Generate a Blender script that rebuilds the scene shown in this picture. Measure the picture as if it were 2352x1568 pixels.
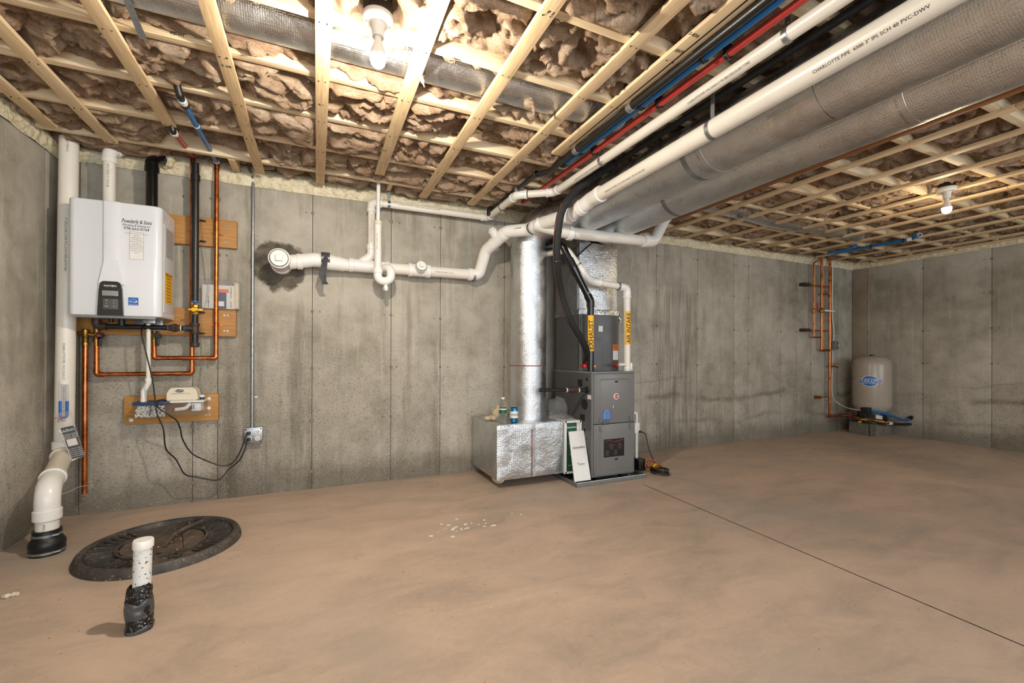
import bpy, bmesh, math, random
import numpy as np
from mathutils import Vector, Matrix
random.seed(7)
SC = bpy.context.scene
COL = SC.collection
for o in list(bpy.data.objects):
    bpy.data.objects.remove(o)

# ------------------------------------------------------------------ camera
cam_d = bpy.data.cameras.new('camera')
cam = bpy.data.objects.new('camera', cam_d)
COL.objects.link(cam)
SC.camera = cam
cam_d.sensor_fit = 'HORIZONTAL'
cam_d.sensor_width = 36.0
cam_d.lens = 999.742 / 2352 * 36.0
cam_d.shift_y = 30.07 / 2352
cam_d.clip_start = 0.02
HC = 1.03775
_y, _p, _r = 0.4218, 0.0015, 0.003
_right = Vector((math.cos(_y), -math.sin(_y), 0))
_fw = Vector((math.sin(_y) * math.cos(_p), math.cos(_y) * math.cos(_p), math.sin(_p)))
_up = _right.cross(_fw)
_r2 = _right * math.cos(_r) + _up * math.sin(_r)
_u2 = _up * math.cos(_r) - _right * math.sin(_r)
cam.matrix_world = Matrix(((_r2.x, _u2.x, -_fw.x, 0), (_r2.y, _u2.y, -_fw.y, 0), (_r2.z, _u2.z, -_fw.z, HC), (0, 0, 0, 1)))

# ------------------------------------------------------------------ world, lights, exposure
world = bpy.data.worlds.new('world')
SC.world = world
world.use_nodes = True
world.node_tree.nodes['Background'].inputs[0].default_value = (0.75, 0.85, 1.0, 1)
world.node_tree.nodes['Background'].inputs[1].default_value = 0.3
SC.view_settings.view_transform = 'Standard'
SC.view_settings.look = 'None'
SC.view_settings.exposure = 0.42
SC.view_settings.gamma = 1.0
SC.view_settings.use_curve_mapping = False


def light(name, kind, loc, energy, color, size=0.05, size_y=None, rot=None):
    d = bpy.data.lights.new(name, kind)
    d.energy = energy
    d.color = color
    if kind == 'AREA':
        d.shape = 'RECTANGLE'
        d.size = size
        d.size_y = size_y or size
    else:
        d.shadow_soft_size = size
    o = bpy.data.objects.new(name, d)
    o.location = loc
    if rot:
        o.rotation_euler = rot
    COL.objects.link(o)
    return o


# added fill lamps standing in for daylight behind the camera; no openings built
light('daylight_fill_left', 'AREA', (0.4, -2.35, 1.25), 112, (0.86, 0.93, 1.0), 4.5, 1.9, (math.radians(90), 0, 0))
light('daylight_fill_right', 'AREA', (5.6, -2.35, 1.45), 45, (0.86, 0.93, 1.0), 2.6, 1.2, (math.radians(90), 0, 0))
# the bare bulbs are lit meshes: two in view, one unseen, added behind the camera for fill
BULB_NEAR, BULB_FAR, BULB_FILL = 2250.0, 330.0, 700.0
SC.cycles.use_adaptive_sampling = True
SC.cycles.adaptive_threshold = 0.03
SC.cycles.use_denoising = True
SC.cycles.max_bounces = 6
SC.cycles.sample_clamp_indirect = 6.0


# ------------------------------------------------------------------ materials
def lin(h):
    h = h.lstrip('#')
    c = [int(h[i:i + 2], 16) / 255 for i in (0, 2, 4)]
    return tuple((x / 12.92 if x <= 0.04045 else ((x + 0.055) / 1.055) ** 2.4) for x in c) + (1,)


class NT:
    def __init__(s, name):
        s.m = bpy.data.materials.new(name)
        s.m.use_nodes = True
        s.t = s.m.node_tree
        s.b = s.t.nodes['Principled BSDF']
        s.out = s.t.nodes['Material Output']

    def n(s, typ, **kw):
        nd = s.t.nodes.new(typ)
        ins = kw.pop('ins', {})
        for k, v in kw.items():
            setattr(nd, k, v)
        for k, v in ins.items():
            if hasattr(v, 'is_output') or isinstance(v, bpy.types.NodeSocket):
                s.t.links.new(v, nd.inputs[k])
            else:
                nd.inputs[k].default_value = v
        return nd

    def link(s, a, b):
        s.t.links.new(a, b)

    def coord(s, scale=(1, 1, 1), world=False, loc=(0, 0, 0)):
        if world:
            v = s.n('ShaderNodeNewGeometry').outputs['Position']
        else:
            v = s.n('ShaderNodeTexCoord').outputs['Object']
        return s.n('ShaderNodeMapping', ins={'Vector': v, 'Scale': scale, 'Location': loc}).outputs[0]

    def noise(s, vec, scale, detail=4, rough=0.55, dist=0.0):
        return s.n('ShaderNodeTexNoise', ins={'Vector': vec, 'Scale': scale, 'Detail': detail, 'Roughness': rough, 'Distortion': dist}).outputs[0]

    def ramp(s, fac, stops, interp='LINEAR'):
        r = s.n('ShaderNodeValToRGB', ins={'Fac': fac})
        r.color_ramp.interpolation = interp
        e = r.color_ramp.elements
        while len(e) > 1:
            e.remove(e[-1])
        e[0].position, e[0].color = stops[0][0], (lin(stops[0][1]) if isinstance(stops[0][1], str) else (stops[0][1],) * 3 + (1,))
        for p, c in stops[1:]:
            k = e.new(p)
            k.color = lin(c) if isinstance(c, str) else (c,) * 3 + (1,)
        return r.outputs[0]

    def mix(s, fac, a, b, mode='MIX'):
        nd = s.n('ShaderNodeMix', data_type='RGBA', blend_type=mode)
        for sock, v in ((nd.inputs[0], fac), (nd.inputs[6], a), (nd.inputs[7], b)):
            if isinstance(v, bpy.types.NodeSocket):
                s.link(v, sock)
            elif isinstance(v, str):
                sock.default_value = lin(v)
            else:
                sock.default_value = v
        return nd.outputs[2]

    def math(s, op, a, b=0.0, c=0.0, clamp=False):
        nd = s.n('ShaderNodeMath', operation=op, use_clamp=clamp)
        for i, v in enumerate((a, b, c)):
            if isinstance(v, bpy.types.NodeSocket):
                s.link(v, nd.inputs[i])
            else:
                nd.inputs[i].default_value = v
        return nd.outputs[0]

    def mapr(s, v, a, b, c=0.0, d=1.0, smooth=True):
        nd = s.n('ShaderNodeMapRange', interpolation_type='SMOOTHSTEP' if smooth else 'LINEAR')
        nd.inputs[0].default_value = 0
        s.link(v, nd.inputs[0])
        for i, x in enumerate((a, b, c, d)):
            nd.inputs[i + 1].default_value = x
        return nd.outputs[0]

    def bump(s, h, strength=0.3, dist=0.01, prev=None):
        nd = s.n('ShaderNodeBump', ins={'Height': h, 'Strength': strength, 'Distance': dist})
        if prev is not None:
            s.link(prev, nd.inputs['Normal'])
        return nd.outputs[0]

    def fin(s, color=None, rough=0.5, metal=0.0, normal=None, spec=None, coat=None, trans=None, ior=None, alpha=None):
        def put(k, v):
            if v is None:
                return
            if isinstance(v, bpy.types.NodeSocket):
                s.link(v, s.b.inputs[k])
            elif isinstance(v, str):
                s.b.inputs[k].default_value = lin(v)
            else:
                s.b.inputs[k].default_value = v
        put('Base Color', color)
        put('Roughness', rough)
        put('Metallic', metal)
        put('Normal', normal)
        put('Specular IOR Level', spec)
        put('Coat Weight', coat)
        put('Transmission Weight', trans)
        put('IOR', ior)
        put('Alpha', alpha)
        return s.m


def plain(name, c, rough=0.5, metal=0.0, var=0.12, scale=30.0, bump=0.0, spec=None, coat=None):
    """a colour with slight mottling"""
    t = NT(name)
    v = t.coord()
    nz = t.noise(v, scale, 5)
    col = t.mix(t.mapr(nz, 0.3, 0.7), c, tuple(x * (1 - var) for x in lin(c)[:3]) + (1,))
    nrm = t.bump(t.noise(v, scale * 6, 3), bump, 0.002) if bump else None
    rg = t.mapr(nz, 0.2, 0.8, max(0.03, rough - 0.06), min(1, rough + 0.06))
    return t.fin(col, rg, metal, nrm, spec, coat)


M = {}
M['pvc'] = plain('pvc_white', '#e2ddd2', 0.32, var=0.06, scale=6)
M['pvc_fit'] = plain('pvc_fitting', '#e6e4df', 0.25, var=0.04, scale=6)
M['pvc_aged'] = plain('pvc_cream', '#d9cfbc', 0.35, var=0.08, scale=5)
M['ink'] = plain('printed_ink', '#26262a', 0.6, var=0.02)
M['ink_red'] = plain('red_ink', '#8e4a48', 0.6, var=0.3, scale=80)
M['ink_white'] = plain('white_ink', '#e8e8e8', 0.5, var=0.02)
M['iron'] = plain('black_iron', '#1b1a19', 0.38, var=0.3, scale=40, bump=0.15)
M['iron_brown'] = plain('malleable_iron', '#4a3b33', 0.5, 0.3, var=0.35, scale=40, bump=0.2)
M['rubber'] = plain('black_rubber', '#141416', 0.42, var=0.2, scale=20)
M['foamins'] = plain('black_foam_sleeve', '#1d1d1e', 0.75, var=0.15, scale=25, bump=0.15)
M['abs'] = plain('black_plastic_pipe', '#0d0e10', 0.2, var=0.1, scale=10)
M['pexblue'] = plain('blue_tube', '#15639f', 0.32, var=0.1, scale=15)
M['pexred'] = plain('red_tube', '#a8312a', 0.35, var=0.12, scale=15)
M['galv'] = plain('galvanized_steel', '#a9adae', 0.35, 0.85, var=0.25, scale=60)
M['steelstrap'] = plain('steel_strap', '#8d9092', 0.4, 0.7, var=0.2, scale=50)
M['brass'] = plain('brass', '#a5803c', 0.33, 0.9, var=0.3, scale=40)
M['yellow'] = plain('yellow_lever', '#e0b01e', 0.4, var=0.08)
M['labelyellow'] = plain('yellow_label', '#f0b310', 0.45, var=0.04)
M['redplastic'] = plain('red_plastic', '#c02020', 0.35, var=0.08)
M['enamel'] = plain('white_enamel', '#dcdfe4', 0.22, var=0.02, scale=4, coat=0.3)
M['enamel_side'] = plain('white_enamel_side', '#d2d2d4', 0.3, var=0.03, scale=4)
M['label'] = plain('white_label', '#dfdedb', 0.5, var=0.03)
M['greylabel'] = plain('grey_label', '#b9b6b2', 0.5, var=0.08)
M['display'] = plain('display_window', '#8d918c', 0.15, var=0.05)
M['blackgloss'] = plain('black_panel', '#2a2b29', 0.28, var=0.12, scale=14)
M['blue'] = plain('blue_label', '#1d63b4', 0.4, var=0.08)
M['darkblue'] = plain('navy_print', '#243a63', 0.5, var=0.1)
M['orange'] = plain('orange_print', '#dc6c25', 0.5, var=0.08)
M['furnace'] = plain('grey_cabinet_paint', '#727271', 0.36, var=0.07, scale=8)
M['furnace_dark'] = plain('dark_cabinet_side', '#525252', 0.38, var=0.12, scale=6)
M['sheet'] = plain('sheet_metal', '#98999a', 0.42, 0.75, var=0.2, scale=14)
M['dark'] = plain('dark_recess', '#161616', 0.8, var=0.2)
M['tank'] = plain('tank_paint', '#a89d90', 0.28, var=0.05, scale=5)
M['purepro'] = plain('beige_plastic', '#dcd3bd', 0.4, var=0.03)
M['whitepl'] = plain('white_plastic', '#e2e1de', 0.35, var=0.03)
M['paper'] = plain('paper', '#d8d4cc', 0.7, var=0.06)
M['foam'] = plain('packing_foam', '#d9cdb4', 0.9, var=0.15, scale=60, bump=0.5)
M['green'] = plain('green_filter_frame', '#1d5a3d', 0.5, var=0.2, scale=30)
M['tape'] = plain('grey_tape', '#5b5d61', 0.3, 0.35, var=0.35, scale=30, bump=0.4)
M['gravel'] = plain('white_pellets', '#dedcd6', 0.6, var=0.2, scale=120)
M['can'] = plain('can_print', '#2f87b8', 0.25, 0.7, var=0.4, scale=50)
M['wirered'] = plain('red_wire', '#a33325', 0.5)
M['wirebrown'] = plain('brown_wire', '#6b4630', 0.5)
M['wireorange'] = plain('orange_wire', '#c0702c', 0.5)
M['wirewhite'] = plain('white_wire', '#d8d8d4', 0.45)
M['cord'] = plain('black_cord', '#111112', 0.4, var=0.1)
M['porcelain'] = plain('white_lampholder', '#e4e1da', 0.3, var=0.03)
M['boxblack'] = plain('black_octagon_box', '#161515', 0.55, var=0.2)
M['fabric'] = plain('beige_glove', '#cdbb9b', 0.9, var=0.25, scale=50, bump=0.5)
M['cinder'] = plain('concrete_block', '#7a7368', 0.9, var=0.3, scale=25, bump=0.6)

t = NT('copper')
v = t.coord()
nz = t.noise(v, 18, 5, 0.6)
M['copper'] = t.fin(t.ramp(nz, [(0.25, '#8c4a2c'), (0.5, '#c0703f'), (0.75, '#d8905f')]), t.mapr(nz, 0.2, 0.8, 0.22, 0.42), 1.0)

t = NT('clear_plastic')
M['clear'] = t.fin('#e8ecec', 0.08, 0, None, trans=0.92, ior=1.25, alpha=0.45)
t = NT('clear_bottle')
M['bottle'] = t.fin('#eef2f2', 0.05, 0, None, trans=0.95, ior=1.2, alpha=0.5)
t = NT('thin_poly')
v = t.coord()
M['poly'] = t.fin('#d9dada', 0.25, 0, t.bump(t.noise(v, 28, 4, 0.6, 1.0), 0.8, 0.02), trans=0.6, ior=1.15, alpha=0.3)
for key, name, colr, power in (('bulb', 'lit_bulb', (1.0, 0.90, 0.76, 1), BULB_NEAR), ('bulbwarm', 'lit_bulb_warm', (1.0, 0.78, 0.50, 1), BULB_FAR), ('bulbfill', 'lit_fill_bulb', (1.0, 0.92, 0.80, 1), BULB_FILL)):
    t = NT(name)
    t.b.inputs['Emission Color'].default_value = colr
    t.b.inputs['Emission Strength'].default_value = power
    M[key] = t.fin('#fff6e6', 0.3)

# foil-faced bubble insulation
def foil_mat(name, scale, axis_scale, base='#c6c9cb', rough=0.30, strength=0.22, wr=0.10):
    t = NT(name)
    v = t.coord(axis_scale)
    vo = t.n('ShaderNodeTexVoronoi', feature='F1', ins={'Vector': v, 'Scale': scale, 'Randomness': 0.35})
    h = t.math('SUBTRACT', 1.0, t.math('MULTIPLY', vo.outputs['Distance'], 1.6))
    v2 = t.coord((1, 1, 1))
    wrk = t.noise(v2, 9, 6, 0.62, 0.8)
    wrk2 = t.noise(v2, 3.0, 3, 0.5, 0.4)
    fine = t.noise(t.coord((3.0, 0.6, 3.0)), 30, 5, 0.65, 0.6)
    nrm = t.bump(h, strength, 0.005)
    nrm = t.bump(fine, strength * 0.45, 0.005, nrm)
    nrm = t.bump(wrk, wr, 0.03, nrm)
    nrm = t.bump(wrk2, wr * 0.8, 0.08, nrm)
    col = t.ramp(t.noise(v2, 5, 4), [(0.3, base), (0.7, '#dcdfe1')])
    return t.fin(col, t.mapr(wrk, 0.3, 0.75, rough - 0.06, rough + 0.14), 1.0, nrm)


M['foil'] = foil_mat('foil_wrap', 120, (1, 1, 1), strength=0.23)
M['foilbox'] = foil_mat('foil_wrap_box', 80, (0.7, 1, 1.3), strength=0.28, wr=0.2)
M['foilcrush'] = foil_mat('crumpled_foil', 30, (1, 1, 1), rough=0.24, strength=0.25, wr=0.5)
M['foilsmooth'] = foil_mat('foil_tape', 10, (1, 1, 1), rough=0.28, strength=0.05, wr=0.12)

# wood
def wood(name, a, b, c, axis, scale=1.0, rough=0.62):
    t = NT(name)
    s = {'x': (0.35, 9, 9), 'y': (9, 0.35, 9), 'z': (9, 9, 0.35)}[axis]
    info = t.n('ShaderNodeObjectInfo').outputs['Random']
    g = t.n('ShaderNodeNewGeometry').outputs['Position']
    off = t.n('ShaderNodeCombineXYZ', ins={'X': t.math('MULTIPLY', info, 37.0), 'Y': t.math('MULTIPLY', info, 11.0), 'Z': t.math('MULTIPLY', info, 23.0)}).outputs[0]
    pos = t.n('ShaderNodeVectorMath', operation='ADD', ins={0: g, 1: off}).outputs[0]
    v = t.n('ShaderNodeMapping', ins={'Vector': pos, 'Scale': tuple(k * scale for k in s)}).outputs[0]
    w = t.noise(v, 2.2, 3, 0.5, 1.6)
    ring = t.math('SINE', t.math('MULTIPLY', w, 46.0))
    fine = t.noise(t.n('ShaderNodeMapping', ins={'Vector': pos, 'Scale': tuple(k * 7 for k in s)}).outputs[0], 3, 3)
    f = t.math('ADD', t.math('MULTIPLY', ring, 0.09), t.math('ADD', t.math('MULTIPLY', fine, 0.5), t.math('MULTIPLY', info, 0.22)))
    col = t.ramp(f, [(0.06, c), (0.30, b), (0.55, a)])
    kn = t.n('ShaderNodeTexVoronoi', ins={'Vector': t.n('ShaderNodeMapping', ins={'Vector': pos, 'Scale': (2.2, 6, 6) if axis == 'x' else (6, 2.2, 6)}).outputs[0], 'Scale': 1.0}).outputs['Distance']
    col = t.mix(t.mapr(kn, 0.06, 0.12, 1.0, 0.0), col, '#7a5230')
    return t.fin(col, rough, 0, t.bump(fine, 0.12, 0.004))


M['joist'] = wood('pine_joist', '#e6d5b6', '#dac39f', '#bb9a72', 'x')
M['strip'] = wood('pine_strapping', '#e2cba6', '#d6ba90', '#b4926a', 'y')
M['board'] = wood('treated_board', '#b58546', '#a06f34', '#6f4a20', 'x', 1.4)
M['board_dark'] = wood('dark_strapping', '#a5703f', '#8f5a2e', '#6c3f1d', 'y')
M['subfloor'] = plain('subfloor_sheathing', '#a98a5e', 0.8, var=0.3, scale=20)

# fibreglass batts
t = NT('fibreglass_insulation')
v = t.coord((1, 1, 1), world=True)
vs = t.coord((1.0, 2.2, 2.2), world=True)
n1 = t.noise(vs, 5.0, 8, 0.66, 1.5)
n2 = t.noise(t.coord((1.0, 3.0, 2.0), world=True), 30, 7, 0.75, 3.0)
n3 = t.noise(v, 1.3, 3, 0.5)
n4 = t.noise(t.coord((1.0, 5.0, 2.5), world=True), 55, 5, 0.7, 4.0)
f = t.math('ADD', t.math('MULTIPLY', n1, 0.50), t.math('ADD', t.math('ADD', t.math('MULTIPLY', t.math('SUBTRACT', n4, 0.5), 0.35), t.math('MULTIPLY', n2, 0.42)), t.math('MULTIPLY', n3, 0.12)))
col = t.ramp(f, [(0.29, '#755842'), (0.40, '#a17e60'), (0.49, '#bd9d81'), (0.58, '#d6bfa5'), (0.68, '#ece2d3')])  # tan fibre tones, with crease shade and wispy highlights put into the colour
nrm = t.bump(n1, 0.6, 0.04)
nrm = t.bump(n2, 0.9, 0.018, nrm)
nrm = t.bump(n4, 0.5, 0.006, nrm)
M['insul'] = t.fin(col, 0.95, 0, nrm, spec=0.1)

# spray foam
t = NT('spray_foam')
v = t.coord((1, 1, 1), world=True)
nz = t.noise(v, 26, 5, 0.6, 1.0)
M['sfoam'] = t.fin(t.ramp(nz, [(0.3, '#b7ab86'), (0.5, '#ddd2b2'), (0.72, '#ece5cf')]), 0.6, 0, t.bump(nz, 0.7, 0.02))

# poured concrete wall
def concrete_wall(name, back):
    t = NT(name)
    g = t.n('ShaderNodeNewGeometry').outputs['Position']
    sep = t.n('ShaderNodeSeparateXYZ', ins={'Vector': g})
    X, Y, Z = sep.outputs
    along = X if back else Y
    info = t.n('ShaderNodeObjectInfo').outputs['Random']
    big = t.noise(g, 0.9, 4, 0.6, 0.5)
    med = t.noise(g, 5.0, 6, 0.65, 0.3)
    col = t.ramp(t.math('ADD', t.math('MULTIPLY', big, 0.55), t.math('MULTIPLY', med, 0.45)),
                 [(0.28, '#726c60'), (0.40, '#959081'), (0.53, '#b1ab9e'), (0.70, '#c9c4b8')])
    # tone of each poured panel
    col = t.mix(t.math('MULTIPLY', info, 0.28), col, '#857e70')
    # vertical run marks
    st = t.noise(t.n('ShaderNodeMapping', ins={'Vector': g, 'Scale': (1.0, 1.0, 0.045)}).outputs[0], 34, 4, 0.6)
    st2 = t.noise(t.n('ShaderNodeMapping', ins={'Vector': g, 'Scale': (1.0, 1.0, 0.10)}).outputs[0], 9, 4, 0.6)
    col = t.mix(t.mapr(st, 0.54, 0.72, 0.0, 0.34), col, '#c9c3b6')
    col = t.mix(t.math('MULTIPLY', t.mapr(st2, 0.52, 0.7, 0.0, 0.42), t.mapr(along, 3.9, 4.3, 1.0, 0.35) if back else t.mapr(st, 0.3, 0.5, 0.5, 0.5)), col, '#6a6357')
    if back:
        # one heavily streaked form panel
        m = t.math('MULTIPLY', t.mapr(along, 3.40, 3.42), t.mapr(along, 3.99, 4.005, 1.0, 0.0))
        m = t.math('MULTIPLY', m, t.mapr(Z, 1.70, 1.95, 1.0, 0.0))
        dk = t.noise(t.n('ShaderNodeMapping', ins={'Vector': g, 'Scale': (1.0, 1.0, 0.03)}).outputs[0], 70, 4, 0.55)
        col = t.mix(t.math('MULTIPLY', m, t.mapr(dk, 0.40, 0.64, 0.12, 0.55)), col, '#575046')
        # damp patch around the cleanout penetration
        d = t.n('ShaderNodeVectorMath', operation='DISTANCE', ins={0: g, 1: (-0.255, 3.705, 1.70)}).outputs['Value']
        d = t.math('ADD', d, t.math('MULTIPLY', t.math('SUBTRACT', t.noise(g, 9, 5, 0.65), 0.5), 0.16))
        col = t.mix(t.mapr(d, 0.17, 0.205, 0.92, 0.0), col, t.ramp(t.noise(g, 14, 5), [(0.35, '#3a352e'), (0.6, '#5c5448'), (0.75, '#7a7060')]))
        # run stains of the darker middle bay
        m2 = t.math('MULTIPLY', t.mapr(along, -0.75, -0.55), t.mapr(along, -0.06, 0.0, 1.0, 0.0))
        m2 = t.math('MULTIPLY', m2, t.mapr(Z, 0.35, 1.75, 1.0, 0.0))
        col = t.mix(t.math('MULTIPLY', m2, t.mapr(st2, 0.38, 0.6, 0.1, 0.62)), col, '#5c554a')
    # cold-joint lines of the pour
    wv = t.math('ADD', Z, t.math('ADD', t.math('MULTIPLY', t.math('SINE', t.math('MULTIPLY', along, 3.1)), 0.05), t.math('MULTIPLY', t.noise(g, 1.6, 3), 0.22)))
    far = t.mapr(along, 2.6, 3.3) if back else t.mapr(along, 3.2, 2.8)
    for z0, wd, s_ in ((0.66, 0.035, 0.55), (0.38, 0.03, 0.4), (0.84, 0.015, 0.25)):
        l = t.math('ABSOLUTE', t.math('SUBTRACT', wv, z0))
        col = t.mix(t.math('MULTIPLY', t.mapr(l, 0.0, wd * 1.6, s_, 0.0), t.math('MULTIPLY', far, t.mapr(t.noise(g, 2.3, 3), 0.38, 0.58))), col, '#5d564a')
    if not back:
        bl = t.math('ADD', Z, t.math('MULTIPLY', t.math('SUBTRACT', t.noise(t.n('ShaderNodeMapping', ins={'Vector': g, 'Scale': (1.0, 1.0, 0.35)}).outputs[0], 5, 4, 0.6), 0.5), 0.7))
        col = t.mix(t.math('MULTIPLY', t.mapr(bl, 2.02, 2.2, 0.0, 0.45), t.mapr(X, 5, 6)), col, '#cbc7be')
        col = t.mix(t.math('MULTIPLY', t.mapr(along, 3.512, 3.520, 0.0, 0.6), t.mapr(X, 5, 6)), col, '#806a50')
    else:
        col = t.mix(t.mapr(along, -1.40, -1.396, 0.55, 0.0), col, '#5f5c56')
    # uneven darker foot of the wall, chalky bloom at its head
    foot = t.math('ADD', Z, t.math('MULTIPLY', t.noise(g, 3.5, 5, 0.65), -0.34))
    col = t.mix(t.mapr(foot, -0.10, 0.10, 0.62, 0.0), col, '#5f594c')
    # bug holes and scratches
    vo = t.noise(t.n('ShaderNodeMapping', ins={'Vector': g, 'Scale': (1, 1, 1.5)}).outputs[0], 68, 4, 0.6, 0.6)
    low = t.mapr(Z, 0.7, 1.6, 1.0, 0.25) if back else t.mapr(Z, 0.3, 1.2, 0.8, 0.12)
    hole = t.math('MULTIPLY', t.mapr(vo, 0.56, 0.64), low)
    col = t.mix(t.math('MULTIPLY', hole, 0.5), col, '#4c463c')
    lite = t.math('MULTIPLY', t.mapr(vo, 0.42, 0.34), low)
    col = t.mix(t.math('MULTIPLY', lite, 0.28), col, '#cfc9bb')
    nrm = t.bump(t.math('ADD', t.math('MULTIPLY', med, 0.7), t.math('MULTIPLY', hole, -0.5)), 0.35, 0.012)
    return t.fin(col, 0.82, 0, nrm, spec=0.25)


M['wallb'] = concrete_wall('poured_concrete_back', True)
M['walls'] = concrete_wall('poured_concrete_side', False)
M['wallgap'] = plain('form_seam', '#57524a', 0.9, var=0.25, scale=30)
M['tie'] = plain('form_tie_patch', '#857e71', 0.85, var=0.3, scale=60)

# slab
t = NT('slab_concrete')
g = t.n('ShaderNodeNewGeometry').outputs['Position']
big = t.noise(g, 0.55, 5, 0.6, 0.7)
med = t.noise(t.n('ShaderNodeMapping', ins={'Vector': g, 'Scale': (1.0, 2.2, 1), 'Rotation': (0, 0, 0.5)}).outputs[0], 2.4, 6, 0.62, 0.8)
fin_ = t.noise(g, 38, 5, 0.65, 0.5)
f = t.math('ADD', t.math('MULTIPLY', big, 0.5), t.math('ADD', t.math('MULTIPLY', med, 0.38), t.math('MULTIPLY', fin_, 0.12)))
col = t.ramp(f, [(0.32, '#91877e'), (0.43, '#aa9888'), (0.53, '#bba593'), (0.63, '#c6b09d'), (0.75, '#d0beac')])
gray = t.noise(g, 0.8, 3, 0.5, 0.3)
col = t.mix(t.mapr(gray, 0.5, 0.68, 0.0, 0.5), col, '#9c948a')
sw = t.noise(t.n('ShaderNodeMapping', ins={'Vector': g, 'Scale': (1.0, 6.0, 1), 'Rotation': (0, 0, -0.7)}).outputs[0], 5, 5, 0.7, 1.5)
col = t.mix(t.mapr(sw, 0.55, 0.75, 0, 0.22), col, '#d7bfa5')
sp = t.noise(g, 110, 2, 0.5)
col = t.mix(t.mapr(sp, 0.70, 0.76, 0, 0.55), col, '#5e4f42')
sp2 = t.noise(g, 60, 2, 0.5)
col = t.mix(t.mapr(sp2, 0.74, 0.78, 0, 0.6), col, '#e4d3bd')
M['floor'] = t.fin(col, t.mapr(big, 0.3, 0.7, 0.5, 0.72), 0, t.bump(t.math('ADD', med, t.math('MULTIPLY', fin_, 0.3)), 0.12, 0.01), spec=0.3)
M['floorjoint'] = plain('slab_joint', '#86705c', 0.9, var=0.2)
t = NT('stub_speckle')
v = t.coord()
M['speckpipe'] = t.fin(t.mix(t.mapr(t.noise(v, 95, 3, 0.5), 0.62, 0.66), '#dcdcd8', '#33332f'), 0.4)
t = NT('speckled_wrap')
v = t.coord()
nz = t.noise(v, 120, 3, 0.6)
M['speckwrap'] = t.fin(t.mix(t.mapr(nz, 0.6, 0.66), '#0f0f10', '#b9b2a4'), 0.25, 0, t.bump(t.noise(v, 25, 4, 0.6, 1.0), 0.7, 0.02))
t = NT('sump_plastic')
v = t.coord()
nz = t.noise(v, 9, 6, 0.7)
dust = t.noise(v, 70, 4, 0.6)
M['sump'] = t.fin(t.mix(t.mapr(dust, 0.62, 0.7, 0, 0.8), t.ramp(nz, [(0.35, '#2b2826'), (0.55, '#45403b'), (0.75, '#6b6158')]), '#a8927c'), 0.6)
t = NT('sump_dusty')
v = t.coord()
M['sumpdust'] = t.fin(t.ramp(t.noise(v, 14, 6, 0.7), [(0.35, '#3d352e'), (0.55, '#5b4d41'), (0.75, '#7d6a58')]), 0.85)


# ------------------------------------------------------------------ geometry helpers
def V(*a):
    return Vector(a[0]) if len(a) == 1 else Vector(a)


def frame_of(d):
    d = Vector(d).normalized()
    a = Vector((0, 0, 1)) if abs(d.z) < 0.9 else Vector((1, 0, 0))
    u = d.cross(a).normalized()
    return u, d.cross(u).normalized(), d


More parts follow.
